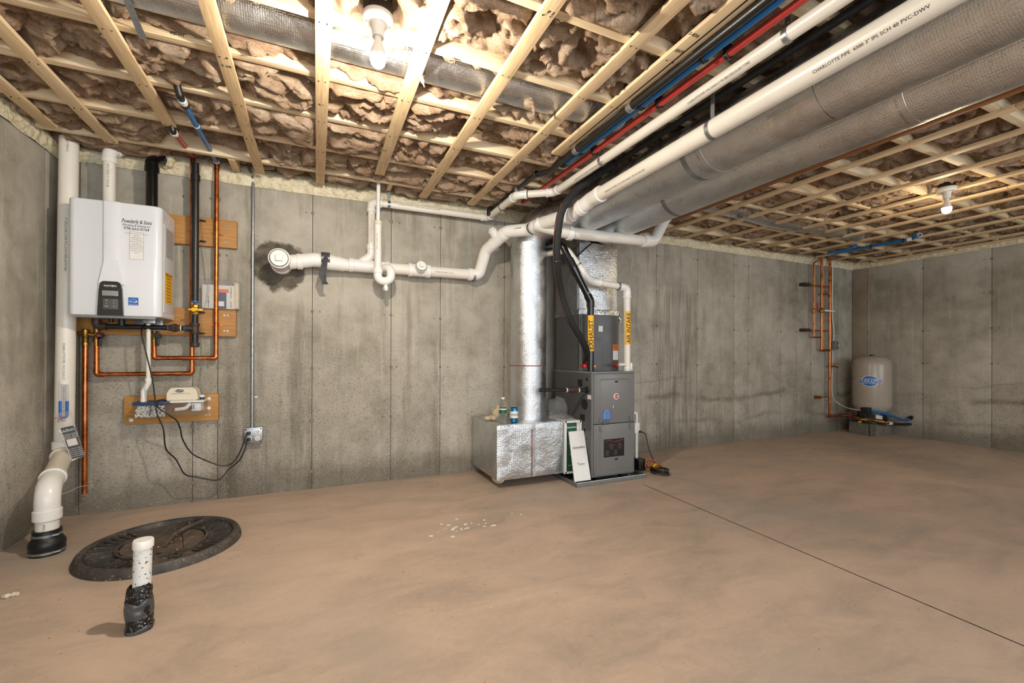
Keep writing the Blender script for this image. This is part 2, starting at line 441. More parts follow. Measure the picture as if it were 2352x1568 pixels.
class MB:
    def __init__(s):
        s.v = []
        s.f = []
        s.marks = []

    def add(s, vs, fs):
        o = len(s.v)
        s.v.extend([tuple(p) for p in vs])
        s.f.extend([tuple(i + o for i in f) for f in fs])
        return s

    def box(s, lo, hi, bev=0.0, rot=None, piv=None):
        lo, hi = Vector(lo), Vector(hi)
        bm = bmesh.new()
        bmesh.ops.create_cube(bm, size=1)
        c, d = (lo + hi) / 2, hi - lo
        for vv in bm.verts:
            vv.co = Vector((vv.co.x * d.x, vv.co.y * d.y, vv.co.z * d.z)) + c
        if bev:
            bmesh.ops.bevel(bm, geom=bm.edges[:], offset=min(bev, min(d) * 0.45), segments=2, affect='EDGES', profile=0.6)
        s.bm(bm, rot, piv or c)
        return s

    def bm(s, bm, rot=None, piv=None):
        bm.verts.index_update()
        vs = [vv.co.copy() for vv in bm.verts]
        if rot is not None:
            R = rot if isinstance(rot, Matrix) else Matrix.Rotation(rot[1], 3, rot[0])
            p = Vector(piv)
            vs = [R @ (q - p) + p for q in vs]
        s.add(vs, [[vv.index for vv in f.verts] for f in bm.faces])
        bm.free()

    def slab(s, corners, thick):
        """flat sheet from 4 corners, thickened along its normal"""
        c = [Vector(p) for p in corners]
        n = (c[1] - c[0]).cross(c[3] - c[0]).normalized() * thick
        vs = c + [p + n for p in c]
        return s.add(vs, [(0, 3, 2, 1), (4, 5, 6, 7), (0, 1, 5, 4), (1, 2, 6, 5), (2, 3, 7, 6), (3, 0, 4, 7)])

    def lathe(s, prof, origin, axis=(0, 0, 1), seg=24, closed=False):
        u, w, d = frame_of(axis)
        o = Vector(origin)
        base = len(s.v)
        n = len(prof)
        for r, h in prof:
            for k in range(seg):
                a = 2 * math.pi * k / seg
                s.v.append(tuple(o + d * h + (u * math.cos(a) + w * math.sin(a)) * max(r, 1e-5)))
        rng = n if closed else n - 1
        for i in range(rng):
            j = (i + 1) % n
            for k in range(seg):
                k2 = (k + 1) % seg
                s.f.append((base + i * seg + k, base + i * seg + k2, base + j * seg + k2, base + j * seg + k))
        if not closed:
            s.f.append(tuple(base + k for k in reversed(range(seg))))
            s.f.append(tuple(base + (n - 1) * seg + k for k in range(seg)))
        return s

    def cyl(s, a, b, r, seg=20, r2=None, ch=0.0):
        a, b = Vector(a), Vector(b)
        L = (b - a).length
        r2 = r if r2 is None else r2
        if ch:
            prof = [(r - ch, 0), (r, ch), (r2, L - ch), (r2 - ch, L)]
        else:
            prof = [(r, 0), (r2, L)]
        return s.lathe(prof, a, b - a, seg)

    def ring(s, a, b, r, t=0.004, seg=24):
        """short sleeve around an axis, from a to b"""
        a, b = Vector(a), Vector(b)
        L = (b - a).length
        c = min(t, L) * 0.35
        return s.lathe([(r, 0), (r + t - c, 0), (r + t, c), (r + t, L - c), (r + t - c, L), (r, L)], a, b - a, seg, closed=True)

    def path(s, pts, fil=0.0, n=7):
        pts = [Vector(p) for p in pts]
        if not fil:
            return pts
        out = [pts[0]]
        fl = fil if isinstance(fil, (list, tuple)) else [fil] * len(pts)
        for i in range(1, len(pts) - 1):
            p0, p1, p2 = pts[i - 1], pts[i], pts[i + 1]
            d0, d1 = (p0 - p1), (p2 - p1)
            l0, l1 = d0.length, d1.length
            d0.normalize()
            d1.normalize()
            ang = d0.angle(d1)
            if ang > math.pi - 0.02:
                out.append(p1)
                continue
            t = min(fl[i] / math.tan(ang / 2), l0 * 0.49, l1 * 0.49)
            a, b = p1 + d0 * t, p1 + d1 * t
            rr = t * math.tan(ang / 2)
            c = p1 + (d0 + d1).normalized() * (rr / math.sin(ang / 2))
            va, vb = a - c, b - c
            tot = va.angle(vb)
            for k in range(n + 1):
                q = k / n
                w0 = math.sin((1 - q) * tot) / math.sin(tot)
                w1 = math.sin(q * tot) / math.sin(tot)
                out.append(c + va * w0 + vb * w1)
        out.append(pts[-1])
        return out

    def tube(s, pts, r, seg=18, fil=0.0, n=7, smooth=0, cap=True):
        p = s.path(pts, fil, n)
        if smooth:
            p = catmull(p, smooth)
        q = [p[0]]
        for x in p[1:]:
            if (x - q[-1]).length > 1e-5:
                q.append(x)
        p = q
        m = len(p)
        rs = r if isinstance(r, (list, tuple)) else None
        tang = []
        for i in range(m):
            a, b = p[max(i - 1, 0)], p[min(i + 1, m - 1)]
            tang.append((b - a).normalized())
        u, w, _ = frame_of(tang[0])
        base = len(s.v)
        for i in range(m):
            if i:
                ax = tang[i - 1].cross(tang[i])
                if ax.length > 1e-7:
                    R = Matrix.Rotation(tang[i - 1].angle(tang[i]), 3, ax)
                    u = R @ u
                    w = R @ w
            ri = rs[min(int(i * len(rs) / m), len(rs) - 1)] if rs else r
            for k in range(seg):
                a = 2 * math.pi * k / seg
                s.v.append(tuple(p[i] + (u * math.cos(a) + w * math.sin(a)) * ri))
        for i in range(m - 1):
            for k in range(seg):
                k2 = (k + 1) % seg
                s.f.append((base + i * seg + k, base + i * seg + k2, base + (i + 1) * seg + k2, base + (i + 1) * seg + k))
        if cap:
            s.f.append(tuple(base + k for k in reversed(range(seg))))
            s.f.append(tuple(base + (m - 1) * seg + k for k in range(seg)))
        return s

    def prism(s, poly, lo, hi, ax='z'):
        """extrude a 2-D outline; ax is the extrusion axis"""
        n = len(poly)
        def P(q, h):
            return {'z': (q[0], q[1], h), 'y': (q[0], h, q[1]), 'x': (h, q[0], q[1])}[ax]
        vs = [P(q, lo) for q in poly] + [P(q, hi) for q in poly]
        fs = [tuple(range(n)), tuple(range(2 * n - 1, n - 1, -1))]
        fs += [(i, i + n, (i + 1) % n + n, (i + 1) % n) for i in range(n)]
        return s.add(vs, fs)

    def sphere(s, c, r, seg=14, rings=8, sc=(1, 1, 1)):
        prof = [(math.sin(math.pi * i / rings), -math.cos(math.pi * i / rings)) for i in range(rings + 1)]
        base = len(s.v)
        s.lathe([(a, b) for a, b in prof], (0, 0, 0), (0, 0, 1), seg)
        for i in range(base, len(s.v)):
            p = s.v[i]
            s.v[i] = (c[0] + p[0] * r * sc[0], c[1] + p[1] * r * sc[1], c[2] + p[2] * r * sc[2])
        return s

    def text(s, body, size, org, xd, yd, off=0.0008, align='CENTER', shear=0.0, bold=0.0, sx=1.0):
        s.marks.append((len(s.v), len(s.f)))
        vs, fs = glyphs(body, size, align, shear, bold)
        o, xd, yd = Vector(org), Vector(xd).normalized(), Vector(yd).normalized()
        n = xd.cross(yd).normalized() * off
        return s.add([o + xd * (a * sx) + yd * b + n for a, b in vs], fs)

    def text_pipe(s, body, size, org, axis, face, r, align='LEFT', bold=0.0, lift=0.0007):
        """lettering printed along a round pipe: axis = reading direction, face = side it is on"""
        s.marks.append((len(s.v), len(s.f)))
        vs, fs = glyphs(body, size, align, 0, bold, size > r * 0.7)
        d = Vector(axis).normalized()
        f = Vector(face)
        f = (f - d * f.dot(d)).normalized()
        up = f.cross(d).normalized()
        o = Vector(org)
        R = r + lift
        return s.add([o + d * a + (f * math.cos((b - size * 0.35) / R) + up * math.sin((b - size * 0.35) / R)) * R for a, b in vs], fs)


_G = {}


def glyphs(body, size, align, shear, bold, fine=False):
    key = (body, align, shear, bold, fine)
    if key not in _G:
        c = bpy.data.curves.new('lettering', 'FONT')
        c.body = body
        c.size = 1.0
        c.align_x = align
        c.align_y = 'CENTER' if align == 'CENTER' else 'BOTTOM_BASELINE'
        c.shear = shear
        c.offset = bold
        c.resolution_u = 2
        o = bpy.data.objects.new('lettering', c)
        m = o.to_mesh()
        if fine:
            bm = bmesh.new()
            bm.from_mesh(m)
            for _ in range(3):
                bmesh.ops.triangulate(bm, faces=bm.faces[:])
                le = [e for e in bm.edges if e.calc_length() > 0.10]
                if le:
                    bmesh.ops.subdivide_edges(bm, edges=le, cuts=1)
            bmesh.ops.triangulate(bm, faces=bm.faces[:])
            bm.to_mesh(m)
            bm.free()
        _G[key] = ([(q.co.x, q.co.y) for q in m.vertices], [tuple(p.vertices) for p in m.polygons])
        o.to_mesh_clear()
        bpy.data.objects.remove(o)
        bpy.data.curves.remove(c)
    vs, fs = _G[key]
    return [(a * size, b * size) for a, b in vs], fs


def catmull(p, k):
    out = []
    n = len(p)
    for i in range(n - 1):
        a, b, c, d = p[max(i - 1, 0)], p[i], p[i + 1], p[min(i + 2, n - 1)]
        for j in range(k):
            t = j / k
            out.append(0.5 * ((2 * b) + (c - a) * t + (2 * a - 5 * b + 4 * c - d) * t * t + (3 * b - a - 3 * c + d) * t ** 3))
    out.append(p[-1])
    return out


# ------------------------------------------------------------------ scene bookkeeping
ALL = []


class Thing:
    def __init__(s, name, label=None, cat=None, group=None, kind=None):
        s.name, s.label, s.cat, s.group, s.kind = name, label, cat, group, kind
        s.parts = []
        s.base = None
        ALL.append(s)

    def part(s, name, mb, mat, parent=None, label=None, kind=None, sharp=35):
        if isinstance(mb, MB) and len(mb.marks) > 1 and kind is None and name in ('lettering', 'key_symbols', 'printed_name', 'printed_words', 'filter_text'):
            mk = mb.marks + [(len(mb.v), len(mb.f))]
            for (v0, f0), (v1, f1) in zip(mk[:-1], mk[1:]):
                m_ = MB()
                m_.v = mb.v[v0:v1]
                m_.f = [tuple(i - v0 for i in f) for f in mb.f[f0:f1]]
                s.part(name, m_, mat, parent, label, None, sharp)
            return
        o = mesh_obj(name, mb, mat, sharp)
        if label:
            o['label'] = label
        if kind:
            o['kind'] = kind
        s.parts.append((o, parent))
        return o

    def finish(s):
        lo, hi = Vector((1e9,) * 3), Vector((-1e9,) * 3)
        for o, _ in s.parts:
            for q in o.data.vertices:
                for i in range(3):
                    lo[i] = min(lo[i], q.co[i])
                    hi[i] = max(hi[i], q.co[i])
        base = Vector(((lo.x + hi.x) / 2, (lo.y + hi.y) / 2, lo.z))
        for o, _ in s.parts:
            o.data.transform(Matrix.Translation(-base))
        if len(s.parts) == 1 and s.parts[0][0].name.split('.')[0] == s.name:
            root = s.parts[0][0]
        else:
            root = bpy.data.objects.new(s.name, None)
            root.empty_display_size = 0.05
            COL.objects.link(root)
            for o, p in s.parts:
                o.parent = p if p is not None else root
        root.location = base
        for k, v_ in (('label', s.label), ('category', s.cat), ('group', s.group), ('kind', s.kind)):
            if v_:
                root[k] = v_
        return root


def mesh_obj(name, mb, mat, sharp=35):
    me = bpy.data.meshes.new(name)
    if isinstance(mb, MB):
        me.from_pydata(mb.v, [], mb.f)
        bm = bmesh.new()
        bm.from_mesh(me)
        bmesh.ops.recalc_face_normals(bm, faces=bm.faces[:])
        bm.to_mesh(me)
        bm.free()
    else:
        me = mb
    me.materials.append(M[mat] if isinstance(mat, str) else mat)
    me.polygons.foreach_set('use_smooth', [True] * len(me.polygons))
    me.set_sharp_from_angle(angle=math.radians(sharp))
    o = bpy.data.objects.new(name, me)
    COL.objects.link(o)
    return o


def solo(name, mb, mat, label, cat, group=None, kind=None):
    t_ = Thing(name, label, cat, group, kind)
    return t_, t_.part(name, mb, mat)


# ------------------------------------------------------------------ numpy noise
_rs = np.random.RandomState(3)
_perm = _rs.rand(64, 64, 16)


def vnoise(x, y, z=0.0):
    x, y = np.asarray(x, float), np.asarray(y, float)
    z = np.zeros_like(x) + z
    xi, yi, zi = np.floor(x).astype(int), np.floor(y).astype(int), np.floor(z).astype(int)
    fx, fy, fz = x - xi, y - yi, z - zi
    fx, fy, fz = [q * q * q * (q * (q * 6 - 15) + 10) for q in (fx, fy, fz)]
    def g(a, b, c):
        return _perm[(xi + a) % 64, (yi + b) % 64, (zi + c) % 16]
    x00 = g(0, 0, 0) * (1 - fx) + g(1, 0, 0) * fx
    x10 = g(0, 1, 0) * (1 - fx) + g(1, 1, 0) * fx
    x01 = g(0, 0, 1) * (1 - fx) + g(1, 0, 1) * fx
    x11 = g(0, 1, 1) * (1 - fx) + g(1, 1, 1) * fx
    return (x00 * (1 - fy) + x10 * fy) * (1 - fz) + (x01 * (1 - fy) + x11 * fy) * fz


def fbm(x, y, z=0.0, o=4, gain=0.5):
    s, a, t_ = 0, 1.0, 0
    for i in range(o):
        s = s + a * vnoise(x * 2 ** i + i * 7.3, y * 2 ** i + i * 3.1, z + i * 1.7)
        t_ += a
        a *= gain
    return s / t_


def worley(x, y, seed=0, jit=0.9):
    xi, yi = np.floor(x).astype(int), np.floor(y).astype(int)
    d1 = np.full(x.shape, 9.0)
    d2 = np.full(x.shape, 9.0)
    for a in (-1, 0, 1):
        for b in (-1, 0, 1):
            px = xi + a + 0.5 + jit * (_perm[(xi + a) % 64, (yi + b) % 64, (seed * 2) % 16] - 0.5)
            py = yi + b + 0.5 + jit * (_perm[(xi + a) % 64, (yi + b) % 64, (seed * 2 + 1) % 16] - 0.5)
            d = np.hypot(px - x, py - y)
            d2 = np.where(d < d1, d1, np.minimum(d2, d))
            d1 = np.minimum(d1, d)
    return d1, d2


def grid_mesh(name, P):
    """P: (nu, nv, 3) array"""
    nu, nv = P.shape[:2]
    me = bpy.data.meshes.new(name)
    idx = np.arange(nu * nv).reshape(nu, nv)
    q = np.stack([idx[:-1, :-1], idx[1:, :-1], idx[1:, 1:], idx[:-1, 1:]], -1).reshape(-1, 4)
    me.vertices.add(nu * nv)
    me.vertices.foreach_set('co', P.reshape(-1).astype(np.float32))
    me.loops.add(q.size)
    me.loops.foreach_set('vertex_index', q.reshape(-1).astype(np.int32))
    me.polygons.add(len(q))
    me.polygons.foreach_set('loop_start', (np.arange(len(q)) * 4).astype(np.int32))
    me.update(calc_edges=True)
    return me


# ------------------------------------------------------------------ the shell
XL, XR, YB, YF, ZT = -1.504, 7.021, 3.705, -2.55, 2.283
ZS = 2.320           # underside of the strapping
ZJ = 2.339           # underside of the joists
ZD = 2.565           # underside of the sheathing

def panels(T, axis, joints, other, ztop, mat, depth=0.03):
    for a, b in zip(joints[:-1], joints[1:]):
        g_ = 0.0022
        if axis == 'x':
            T.part('concrete_panel', MB().box((a + g_, other, 0), (b - g_, other + depth, ztop), 0.002), mat)
        else:
            s_ = 1 if other > 0 else -1
            lo, hi = sorted((other, other + s_ * depth))
            T.part('concrete_panel', MB().box((lo, a + g_, 0), (hi, b - g_, ztop), 0.002), mat)

wb = Thing('wall_back', 'grey poured concrete basement wall behind the furnace and water heater', 'wall', kind='structure')
jb = [XL - 0.03, -1.398, -0.793, -0.645, -0.032, 0.562, 0.979, 1.584, 2.19, 2.795, 3.40, 4.007, 4.607, 4.859, 5.47, 5.784, 6.085, 6.69, XR]
panels(wb, 'x', jb, YB, ZT, 'wallb')
wb.part('wall_core', MB().box((XL - 0.2, YB + 0.004, -0.05), (XR + 0.2, YB + 0.2, ZT - 0.002)), 'wallgap')
wl = Thing('wall_left', 'poured concrete wall beside the white radon pipe', 'wall', kind='structure')
panels(wl, 'y', [YF, -1.9, -1.3, -0.7, -0.09, 0.52, 1.13, 1.74, 2.35, 2.96, 3.57, YB - 0.001], XL, ZT, 'walls')
wl.part('wall_core', MB().box((XL - 0.2, YF, -0.05), (XL - 0.004, YB + 0.002, ZT - 0.002)), 'wallgap')
wr = Thing('wall_right', 'dim poured concrete wall behind the pressure tank', 'wall', kind='structure')
panels(wr, 'y', [YF, -1.94, -1.33, -0.73, -0.12, 0.49, 1.08, 1.68, 2.288, 2.905, 3.518, YB - 0.001], XR, ZT, 'walls')
wr.part('wall_core', MB().box((XR + 0.004, YF, -0.05), (XR + 0.2, YB + 0.002, ZT - 0.002)), 'wallgap')
wf = Thing('wall_front', 'concrete wall closing the basement behind the viewer', 'wall', kind='structure')
panels(wf, 'x', [XL - 0.03, 0.4, 2.2, 4.0, 5.6, XR + 0.03], YF - 0.03, ZT + 0.3, 'walls')

def ties(T, axis, joints, other, zs):
    m = MB()
    m2 = MB()
    for j in joints:
        for z in zs:
            zz = z + random.uniform(-0.012, 0.012)
            r_ = random.uniform(0.011, 0.017)
            for dx, k in ((0, 1.0), (random.choice((-1, 1)) * random.uniform(0.045, 0.07), 0.5)):
                if axis == 'x':
                    o_, d_ = (j + dx, other + 0.001, zz), (0, -1, 0)
                else:
                    o_, d_ = (other + 0.001, j + dx, zz), (-1, 0, 0)
                m.lathe([(r_ * k, 0), (r_ * k, 0.002), (r_ * k * 0.75, 0.0035), (r_ * k * 0.4, 0.002), (0.0001, 0.0012)], o_, d_, 9)
    T.part('form_tie', m, 'tie', kind='stuff')

TZ = [0.13, 0.42, 0.73, 1.04, 1.35, 1.66, 1.97, 2.13]
ties(wb, 'x', jb[2:-1], YB, [0.14, 0.53, 0.94, 1.36, 1.75, 2.14])
ties(wr, 'y', [1.08, 1.68, 2.288, 2.905, 3.518], XR, [0.16, 0.55, 0.95, 1.37, 1.77, 2.15])

fl = Thing('floor', 'tan concrete slab floor with a saw cut running across it', 'floor', kind='structure')
fl.part('slab', MB().box((XL - 0.2, YF - 0.1, -0.12), (XR + 0.2, YB + 0.15, 0.0)), 'floor')
fl.part('saw_cut', MB().slab([(2.4080, 2.7690, 0), (2.3240, 0.674, 0), (2.3170, 0.672, 0), (2.4010, 2.7660, 0)], 0.0012), 'floorjoint')

# spray foam sealing the sill
def foam_band(T, axis, a, b, other, sgn, seed, z0=2.272, z1=2.415):
    n, k = int(abs(b - a) / 0.012), 16
    u = np.linspace(a, b, n)
    w = np.linspace(0, 1, k)
    U, W = np.meshgrid(u, w, indexing='ij')
    hh = fbm(U * 7 + seed, W * 2.5, 0.3, 4)
    lump = 1 - worley(U * 22 + seed, W * 3.2 + U * 3, 1)[0]
    bul = 0.020 * np.sin(np.pi * np.clip(W * 0.9 + 0.08, 0, 1)) + 0.014 * lump * np.sin(np.pi * np.clip(W + .05, 0, 1)) + 0.02 * (hh - 0.5)
    z = z0 + (0.015 * (fbm(U * 4 + 5 + seed, U * 0, 0.7, 3) - 0.5)) * (1 - W) + W * (z1 - z0) + 0.02 * (fbm(U * 9 + seed, W * 3, 0.9, 3) - 0.5) * W
    P = np.zeros((n, k, 3))
    if axis == 'x':
        P[..., 0] = U
        P[..., 1] = other + sgn * (0.002 + bul) - sgn * 0.05 * np.clip(W - 0.85, 0, 1) ** 1.2
    else:
        P[..., 1] = U
        P[..., 0] = other + sgn * (0.002 + bul) - sgn * 0.05 * np.clip(W - 0.72, 0, 1) ** 1.2
    P[..., 2] = z
    T.part('spray_foam', grid_mesh('spray_foam', P), 'sfoam', sharp=180)

foam_band(wb, 'x', -1.50, 7.02, YB, -1, 0)
foam_band(wl, 'y', 0.6, 3.70, XL, 1, 31)
foam_band(wr, 'y', 0.0, 3.70, XR, -1, 57)

# ------------------------------------------------------------------ ceiling
ce = Thing('ceiling', 'open joist ceiling packed with brown fibreglass batts above pine strapping', 'ceiling', kind='structure')
ce.part('subfloor', MB().box((XL - 0.25, YF - 0.1, ZD), (XR + 0.25, YB + 0.25, ZD + 0.02)), 'subfloor')
ce.part('rim_board', MB().box((XL - 0.2, YB + 0.09, ZT), (XR + 0.2, YB + 0.128, ZD)), 'joist')
ce.part('rim_board', MB().box((XL - 0.128, YF, ZT), (XL - 0.09, YB + 0.1, ZD)), 'joist')
ce.part('rim_board', MB().box((XR + 0.09, YF, ZT), (XR + 0.128, YB + 0.1, ZD)), 'joist')
JE = [3.418 - 0.3905 * k for k in range(16)]          # back face of every joist
for e in JE:
    ce.part('joist', MB().box((XL - 0.09, e - 0.038, ZJ), (XR + 0.09, e, ZD), 0.002), 'joist')
STRIPS = [(-1.413, 3.33, 0.063), (-1.175, 3.42, 0.063), (-0.790, 3.03, 0.061), (-0.400, 3.56, 0.058), (-0.010, 3.575, 0.060), (0.371, 3.22, 0.066),
          (0.757, 3.55, 0.063), (1.168, 3.55, 0.062), (1.362, 2.43, 0.078), (2.985, 3.60, 0.050),
          (3.27, 3.60, 0.058), (3.645, 3.58, 0.058), (4.04, 3.57, 0.058), (4.455, 3.56, 0.058), (4.80, 3.52, 0.058), (5.16, 3.50, 0.058),
          (5.53, 3.52, 0.058), (5.92, 3.55, 0.058), (6.31, 3.50, 0.058), (6.70, 3.45, 0.058), (6.945, 3.40, 0.05)]
for i, (x, ye, w_) in enumerate(STRIPS):
    ys = [YF + 0.1, random.uniform(0.1, 1.9), ye] if i not in (9,) else [YF + 0.1, ye]
    for a, b in zip(ys[:-1], ys[1:]):
        ce.part('furring_strip', MB().box((x, a + 0.001, ZS - (0.032 if i == 9 else 0)), (x + w_, b - 0.001, ZJ - 0.0005), 0.0015), 'board_dark' if i == 9 else 'strip')
# nail heads in the strapping
nm = MB()
for x, ye, w_ in STRIPS[:9]:
    for e in JE[:7]:
        if e < ye:
            for q in (0.25, 0.72):
                nm.cyl((x + w_ * q, e - 0.019 + random.uniform(-.008, .008), ZS + 0.001), (x + w_ * q, e - 0.019, ZS - 0.0012), 0.0032, 7)
ce.part('nail_head', nm, 'dark', kind='stuff')
# short blocks between the joists
for lo, hi in (((-0.545, 3.42, 2.335), (-0.505, 3.62, 2.43)), ((1.44, 3.06, 2.30), (1.50, 3.40, 2.339)), ((0.5, 3.42, 2.34), (0.53, 3.56, 2.42))):
    ce.part('wood_block', MB().box(lo, hi, 0.002), 'strip')
for x in (3.15, 4.33, 4.9):
    for e in (JE[4], JE[2]):
        ce.part('wood_block', MB().box((x, e + 0.002, ZJ + 0.01), (x + 0.038, e + 0.35, ZJ + 0.12), 0.002), 'joist')

# batts: one sagging, folded mass per joist bay
def batt(y0, y1, seed, res=0.0125, x0=XL - 0.08, x1=XR + 0.08):
    nx, ny = int((x1 - x0) / res), max(6, int((y1 - y0) / res))
    X, Y = np.meshgrid(np.linspace(x0, x1, nx), np.linspace(y0, y1, ny), indexing='ij')
    s_ = (Y - y0) / (y1 - y0)
    wx = X + 0.11 * (fbm(X * 4 + seed * 9.1, Y * 4, 0.2, 3) - 0.5) * 2
    wy = Y + 0.11 * (fbm(X * 4 + 40 + seed * 5.7, Y * 4, 0.5, 3) - 0.5) * 2
    d1, d2 = worley(wx * 3.4 + seed * 3.3, wy * 4.2 + seed * 1.7, seed)
    pil = np.sqrt(np.clip(1 - (d1 / 0.85) ** 2, 0, 1))
    e1, e2 = worley(wx * 9 + seed, wy * 10 + 5, seed + 2)
    pil2 = np.sqrt(np.clip(1 - (e1 / 0.85) ** 2, 0, 1))
    rid = 1 - np.abs(2 * fbm(wx * 6.5 + wy * 2.5 + seed, wy * 12, 1.1, 4, 0.5) - 1)
    rid2 = 1 - np.abs(2 * fbm(wx * 26 + seed * 2, wy * 30, 2.1, 3, 0.55) - 1)
    lowf = fbm(X * 1.1 + seed * 13, Y * 1.1, 0.4, 3)
    edge = np.clip(np.minimum(s_, 1 - s_) / 0.13, 0, 1) ** 0.6
    F = 1.0 * pil ** 2 * (0.5 + lowf) + 0.55 * pil2 + 1.5 * (rid - 0.62) + 0.45 * (rid2 - 0.6) + 1.3 * (lowf - 0.5) - 0.35 * np.exp(-(d2 - d1) / 0.05)
    F = (F - F.mean()) / F.std()
    F = np.where(F > 1.2, 1.2 + (F - 1.2) * 0.5, F)
    z = 2.357 - 0.034 * F
    z = z * edge + (1 - edge) * (ZJ + 0.045 - 0.008 * F)
    svc = np.clip((X - 1.42) / 0.03, 0, 1) * np.clip((2.97 - X) / 0.03, 0, 1)
    z = z + svc * np.clip(2.338 - z, 0, 1)
    right = np.clip((X - 2.97) / 0.03, 0, 1)
    z = z + 0.075 * np.exp(-((X + 0.66) / 0.26) ** 2) * np.clip((Y - 2.98) / 0.12, 0, 1)
    for x, ye, w_ in STRIPS:
        near = np.clip((w_ / 2 + 0.030 - np.abs(X - x - w_ / 2)) / 0.020, 0, 1) * (Y < ye + 0.03)
        z = z + near * (np.maximum(z, 2.330 + 0.004 * rid2) - z)
    z = np.clip(z, 2.300, ZD - 0.01)
    z = z + right * (np.maximum(z + 0.018, 2.334 + 0.004 * rid2) - z)
    return X, Y, z

bays = []
prev = YB + 0.085
for e in JE:
    bays.append((e + 0.001, prev - 0.001))
    prev = e - 0.038
for i, (y0, y1) in enumerate(bays[:15]):
    X, Y, z = batt(y0, y1, i, 0.0115 if i < 9 else 0.05)
    if i == 0:
        # towards the wall the batt is tucked up behind the foam, with a ragged hem
        hem = 3.60 + 0.09 * (fbm(X * 2.2 + 4, X * 0 + 1.5, 0.4, 4) - 0.5) * 2
        z = np.maximum(z, 2.325 + np.clip(Y - hem, 0, 1) * 1.6)
    if i == 4:
        # the foil duct lies in this bay: only a fringe of fibre around it
        m_ = (X < 1.62) & (X > -1.6)
        cen = np.abs(Y - (y0 + y1) / 2) / ((y1 - y0) / 2)
        hole = np.clip((0.80 + 0.5 * (fbm(X * 5, Y * 9, 0.2, 4) - 0.5) - cen) * 6, 0, 1) * m_
        z = z * (1 - hole) + (ZD - 0.02) * hole
    # clear the octagon boxes of the lamps
    for lx, ly in ((0.212, 1.745), (4.455, 1.70)):
        d = np.hypot(X - lx, Y - ly)
        z = np.where(d < 0.10, np.maximum(z, 2.42 - (d > 0.075) * (d - 0.075) * 3.0), z)
    P = np.stack([X, Y, z], -1)
    ce.part('insulation_batt', grid_mesh('insulation_batt', P), 'insul', sharp=180)

# loose tufts pulled out of the batts
def tuft(pts, rs):
    ce.part('insulation_tuft', MB().tube([Vector(p) for p in pts], rs, 9, smooth=6), 'insul')
for (x, y), L in (((0.45, 2.02), 0.10), ((0.92, 1.70), 0.09), ((1.02, 2.02), 0.10), ((0.55, 1.86), 0.06), ((-0.62, 2.98), 0.05), ((-0.30, 3.05), 0.05), ((1.10, 2.75), 0.05), ((4.0, 2.3), 0.05)):
    a = random.uniform(0, 6.28)
    q = 0.02
    tuft([(x, y, 2.40), (x + q * math.cos(a), y + q * math.sin(a), 2.40 - L * 0.5), (x - q * math.sin(a), y + q * math.cos(a), 2.40 - L * 0.8), (x, y - q, 2.40 - L * 1.25)], [0.030, 0.028, 0.020, 0.010, 0.004])

# grade stamps on the lumber
def stamp(body, size, x, y, low=True, z=0.0, bold=0.02):
    if low:
        ce.part('lumber_stamp', MB().text(body, size, (x, y, ZS), (1, 0, 0), (0, -1, 0), 0.0006, bold=bold), 'ink')
    else:
        ce.part('lumber_stamp', MB().text(body, size, (x, y, z), (1, 0, 0), (0, 0, 1), 0.0006, bold=bold), 'ink')
for body, size, p_ in (('8.1', 0.022, (0.017, 2.4410, 2.3200)), ('8.1', 0.022, (0.389, 2.8210, 2.3200)), ('2 68', 0.022, (-0.371, 2.2880, 2.3200)), ('S-826', 0.022, (1.3720, 1.2890, 2.3200)), ('SHT', 0.024, (1.3900, 1.3850, 2.3200)), ('P 3', 0.022, (0.796, 1.4290, 2.3200))):
    stamp(body, size, p_[0], p_[1])
fy_ = JE[3] - 0.038
for body, size, dz in (('NO. 2', 0.020, 0.058), ('S-GRN', 0.012, 0.040), ('KD-HT', 0.016, 0.020)):
    stamp(body, size, -0.53, fy_, False, ZJ + dz)
stamp('PREMIUM', 0.022, -0.80, fy_, False, ZJ + 0.05)


# ================================================================== lamps
def lamp(x, y, label, bulbmat, plate_r=0.058, zbox=2.45):
    T = Thing('ceiling_lamp', label, 'lamp', 'bare bulb lampholders')
    T.part('octagon_box', MB().lathe([(0.052, 2.345), (0.054, 2.347), (0.054, zbox)], (x, y, 0), (0, 0, 1), 8), 'boxblack')
    h = MB().lathe([(plate_r, 2.343), (plate_r + 0.002, 2.336), (plate_r - 0.002, 2.322), (plate_r * 0.86, 2.316), (0.03, 2.311), (0.026, 2.30), (0.0225, 2.275), (0.0215, 2.262), (0.017, 2.262)], (x, y, 0), (0, 0, 1), 36)
    T.part('lampholder', h, 'porcelain')
    # LED lamp: opaque white neck, only the dome below it is lit
    b = MB().lathe([(0.013, 2.263), (0.0135, 2.25), (0.017, 2.235), (0.025, 2.215), (0.0297, 2.195), (0.0299, 2.190)], (x, y, 0), (0, 0, 1), 24)
    T.part('bulb_neck', b, 'porcelain')
    b = MB().lathe([(0.0298, 2.1899), (0.0300, 2.182), (0.0285, 2.172), (0.0245, 2.160), (0.018, 2.152), (0.010, 2.1475), (0.0005, 2.146)], (x, y, 0), (0, 0, 1), 28)
    T.part('bulb_dome', b, bulbmat)
    for s_ in (-1, 1):
        T.part('screw', MB().cyl((x + s_ * plate_r * 0.72, y, 2.321), (x + s_ * plate_r * 0.72, y, 2.314), 0.004, 10), 'galv')
    return T

lamp(0.212, 1.745, 'lit bulb in white lampholder under black box, beside the foil duct bay', 'bulb')
lamp(4.455 + 0.0, 1.70, 'small far lit bulb above the right part of the floor', 'bulbwarm', 0.064)

lamp(1.6, -1.55, 'added unseen fill bulb behind the viewer', 'bulbfill')

# ================================================================== ceiling services
DUCT_END = -1.2

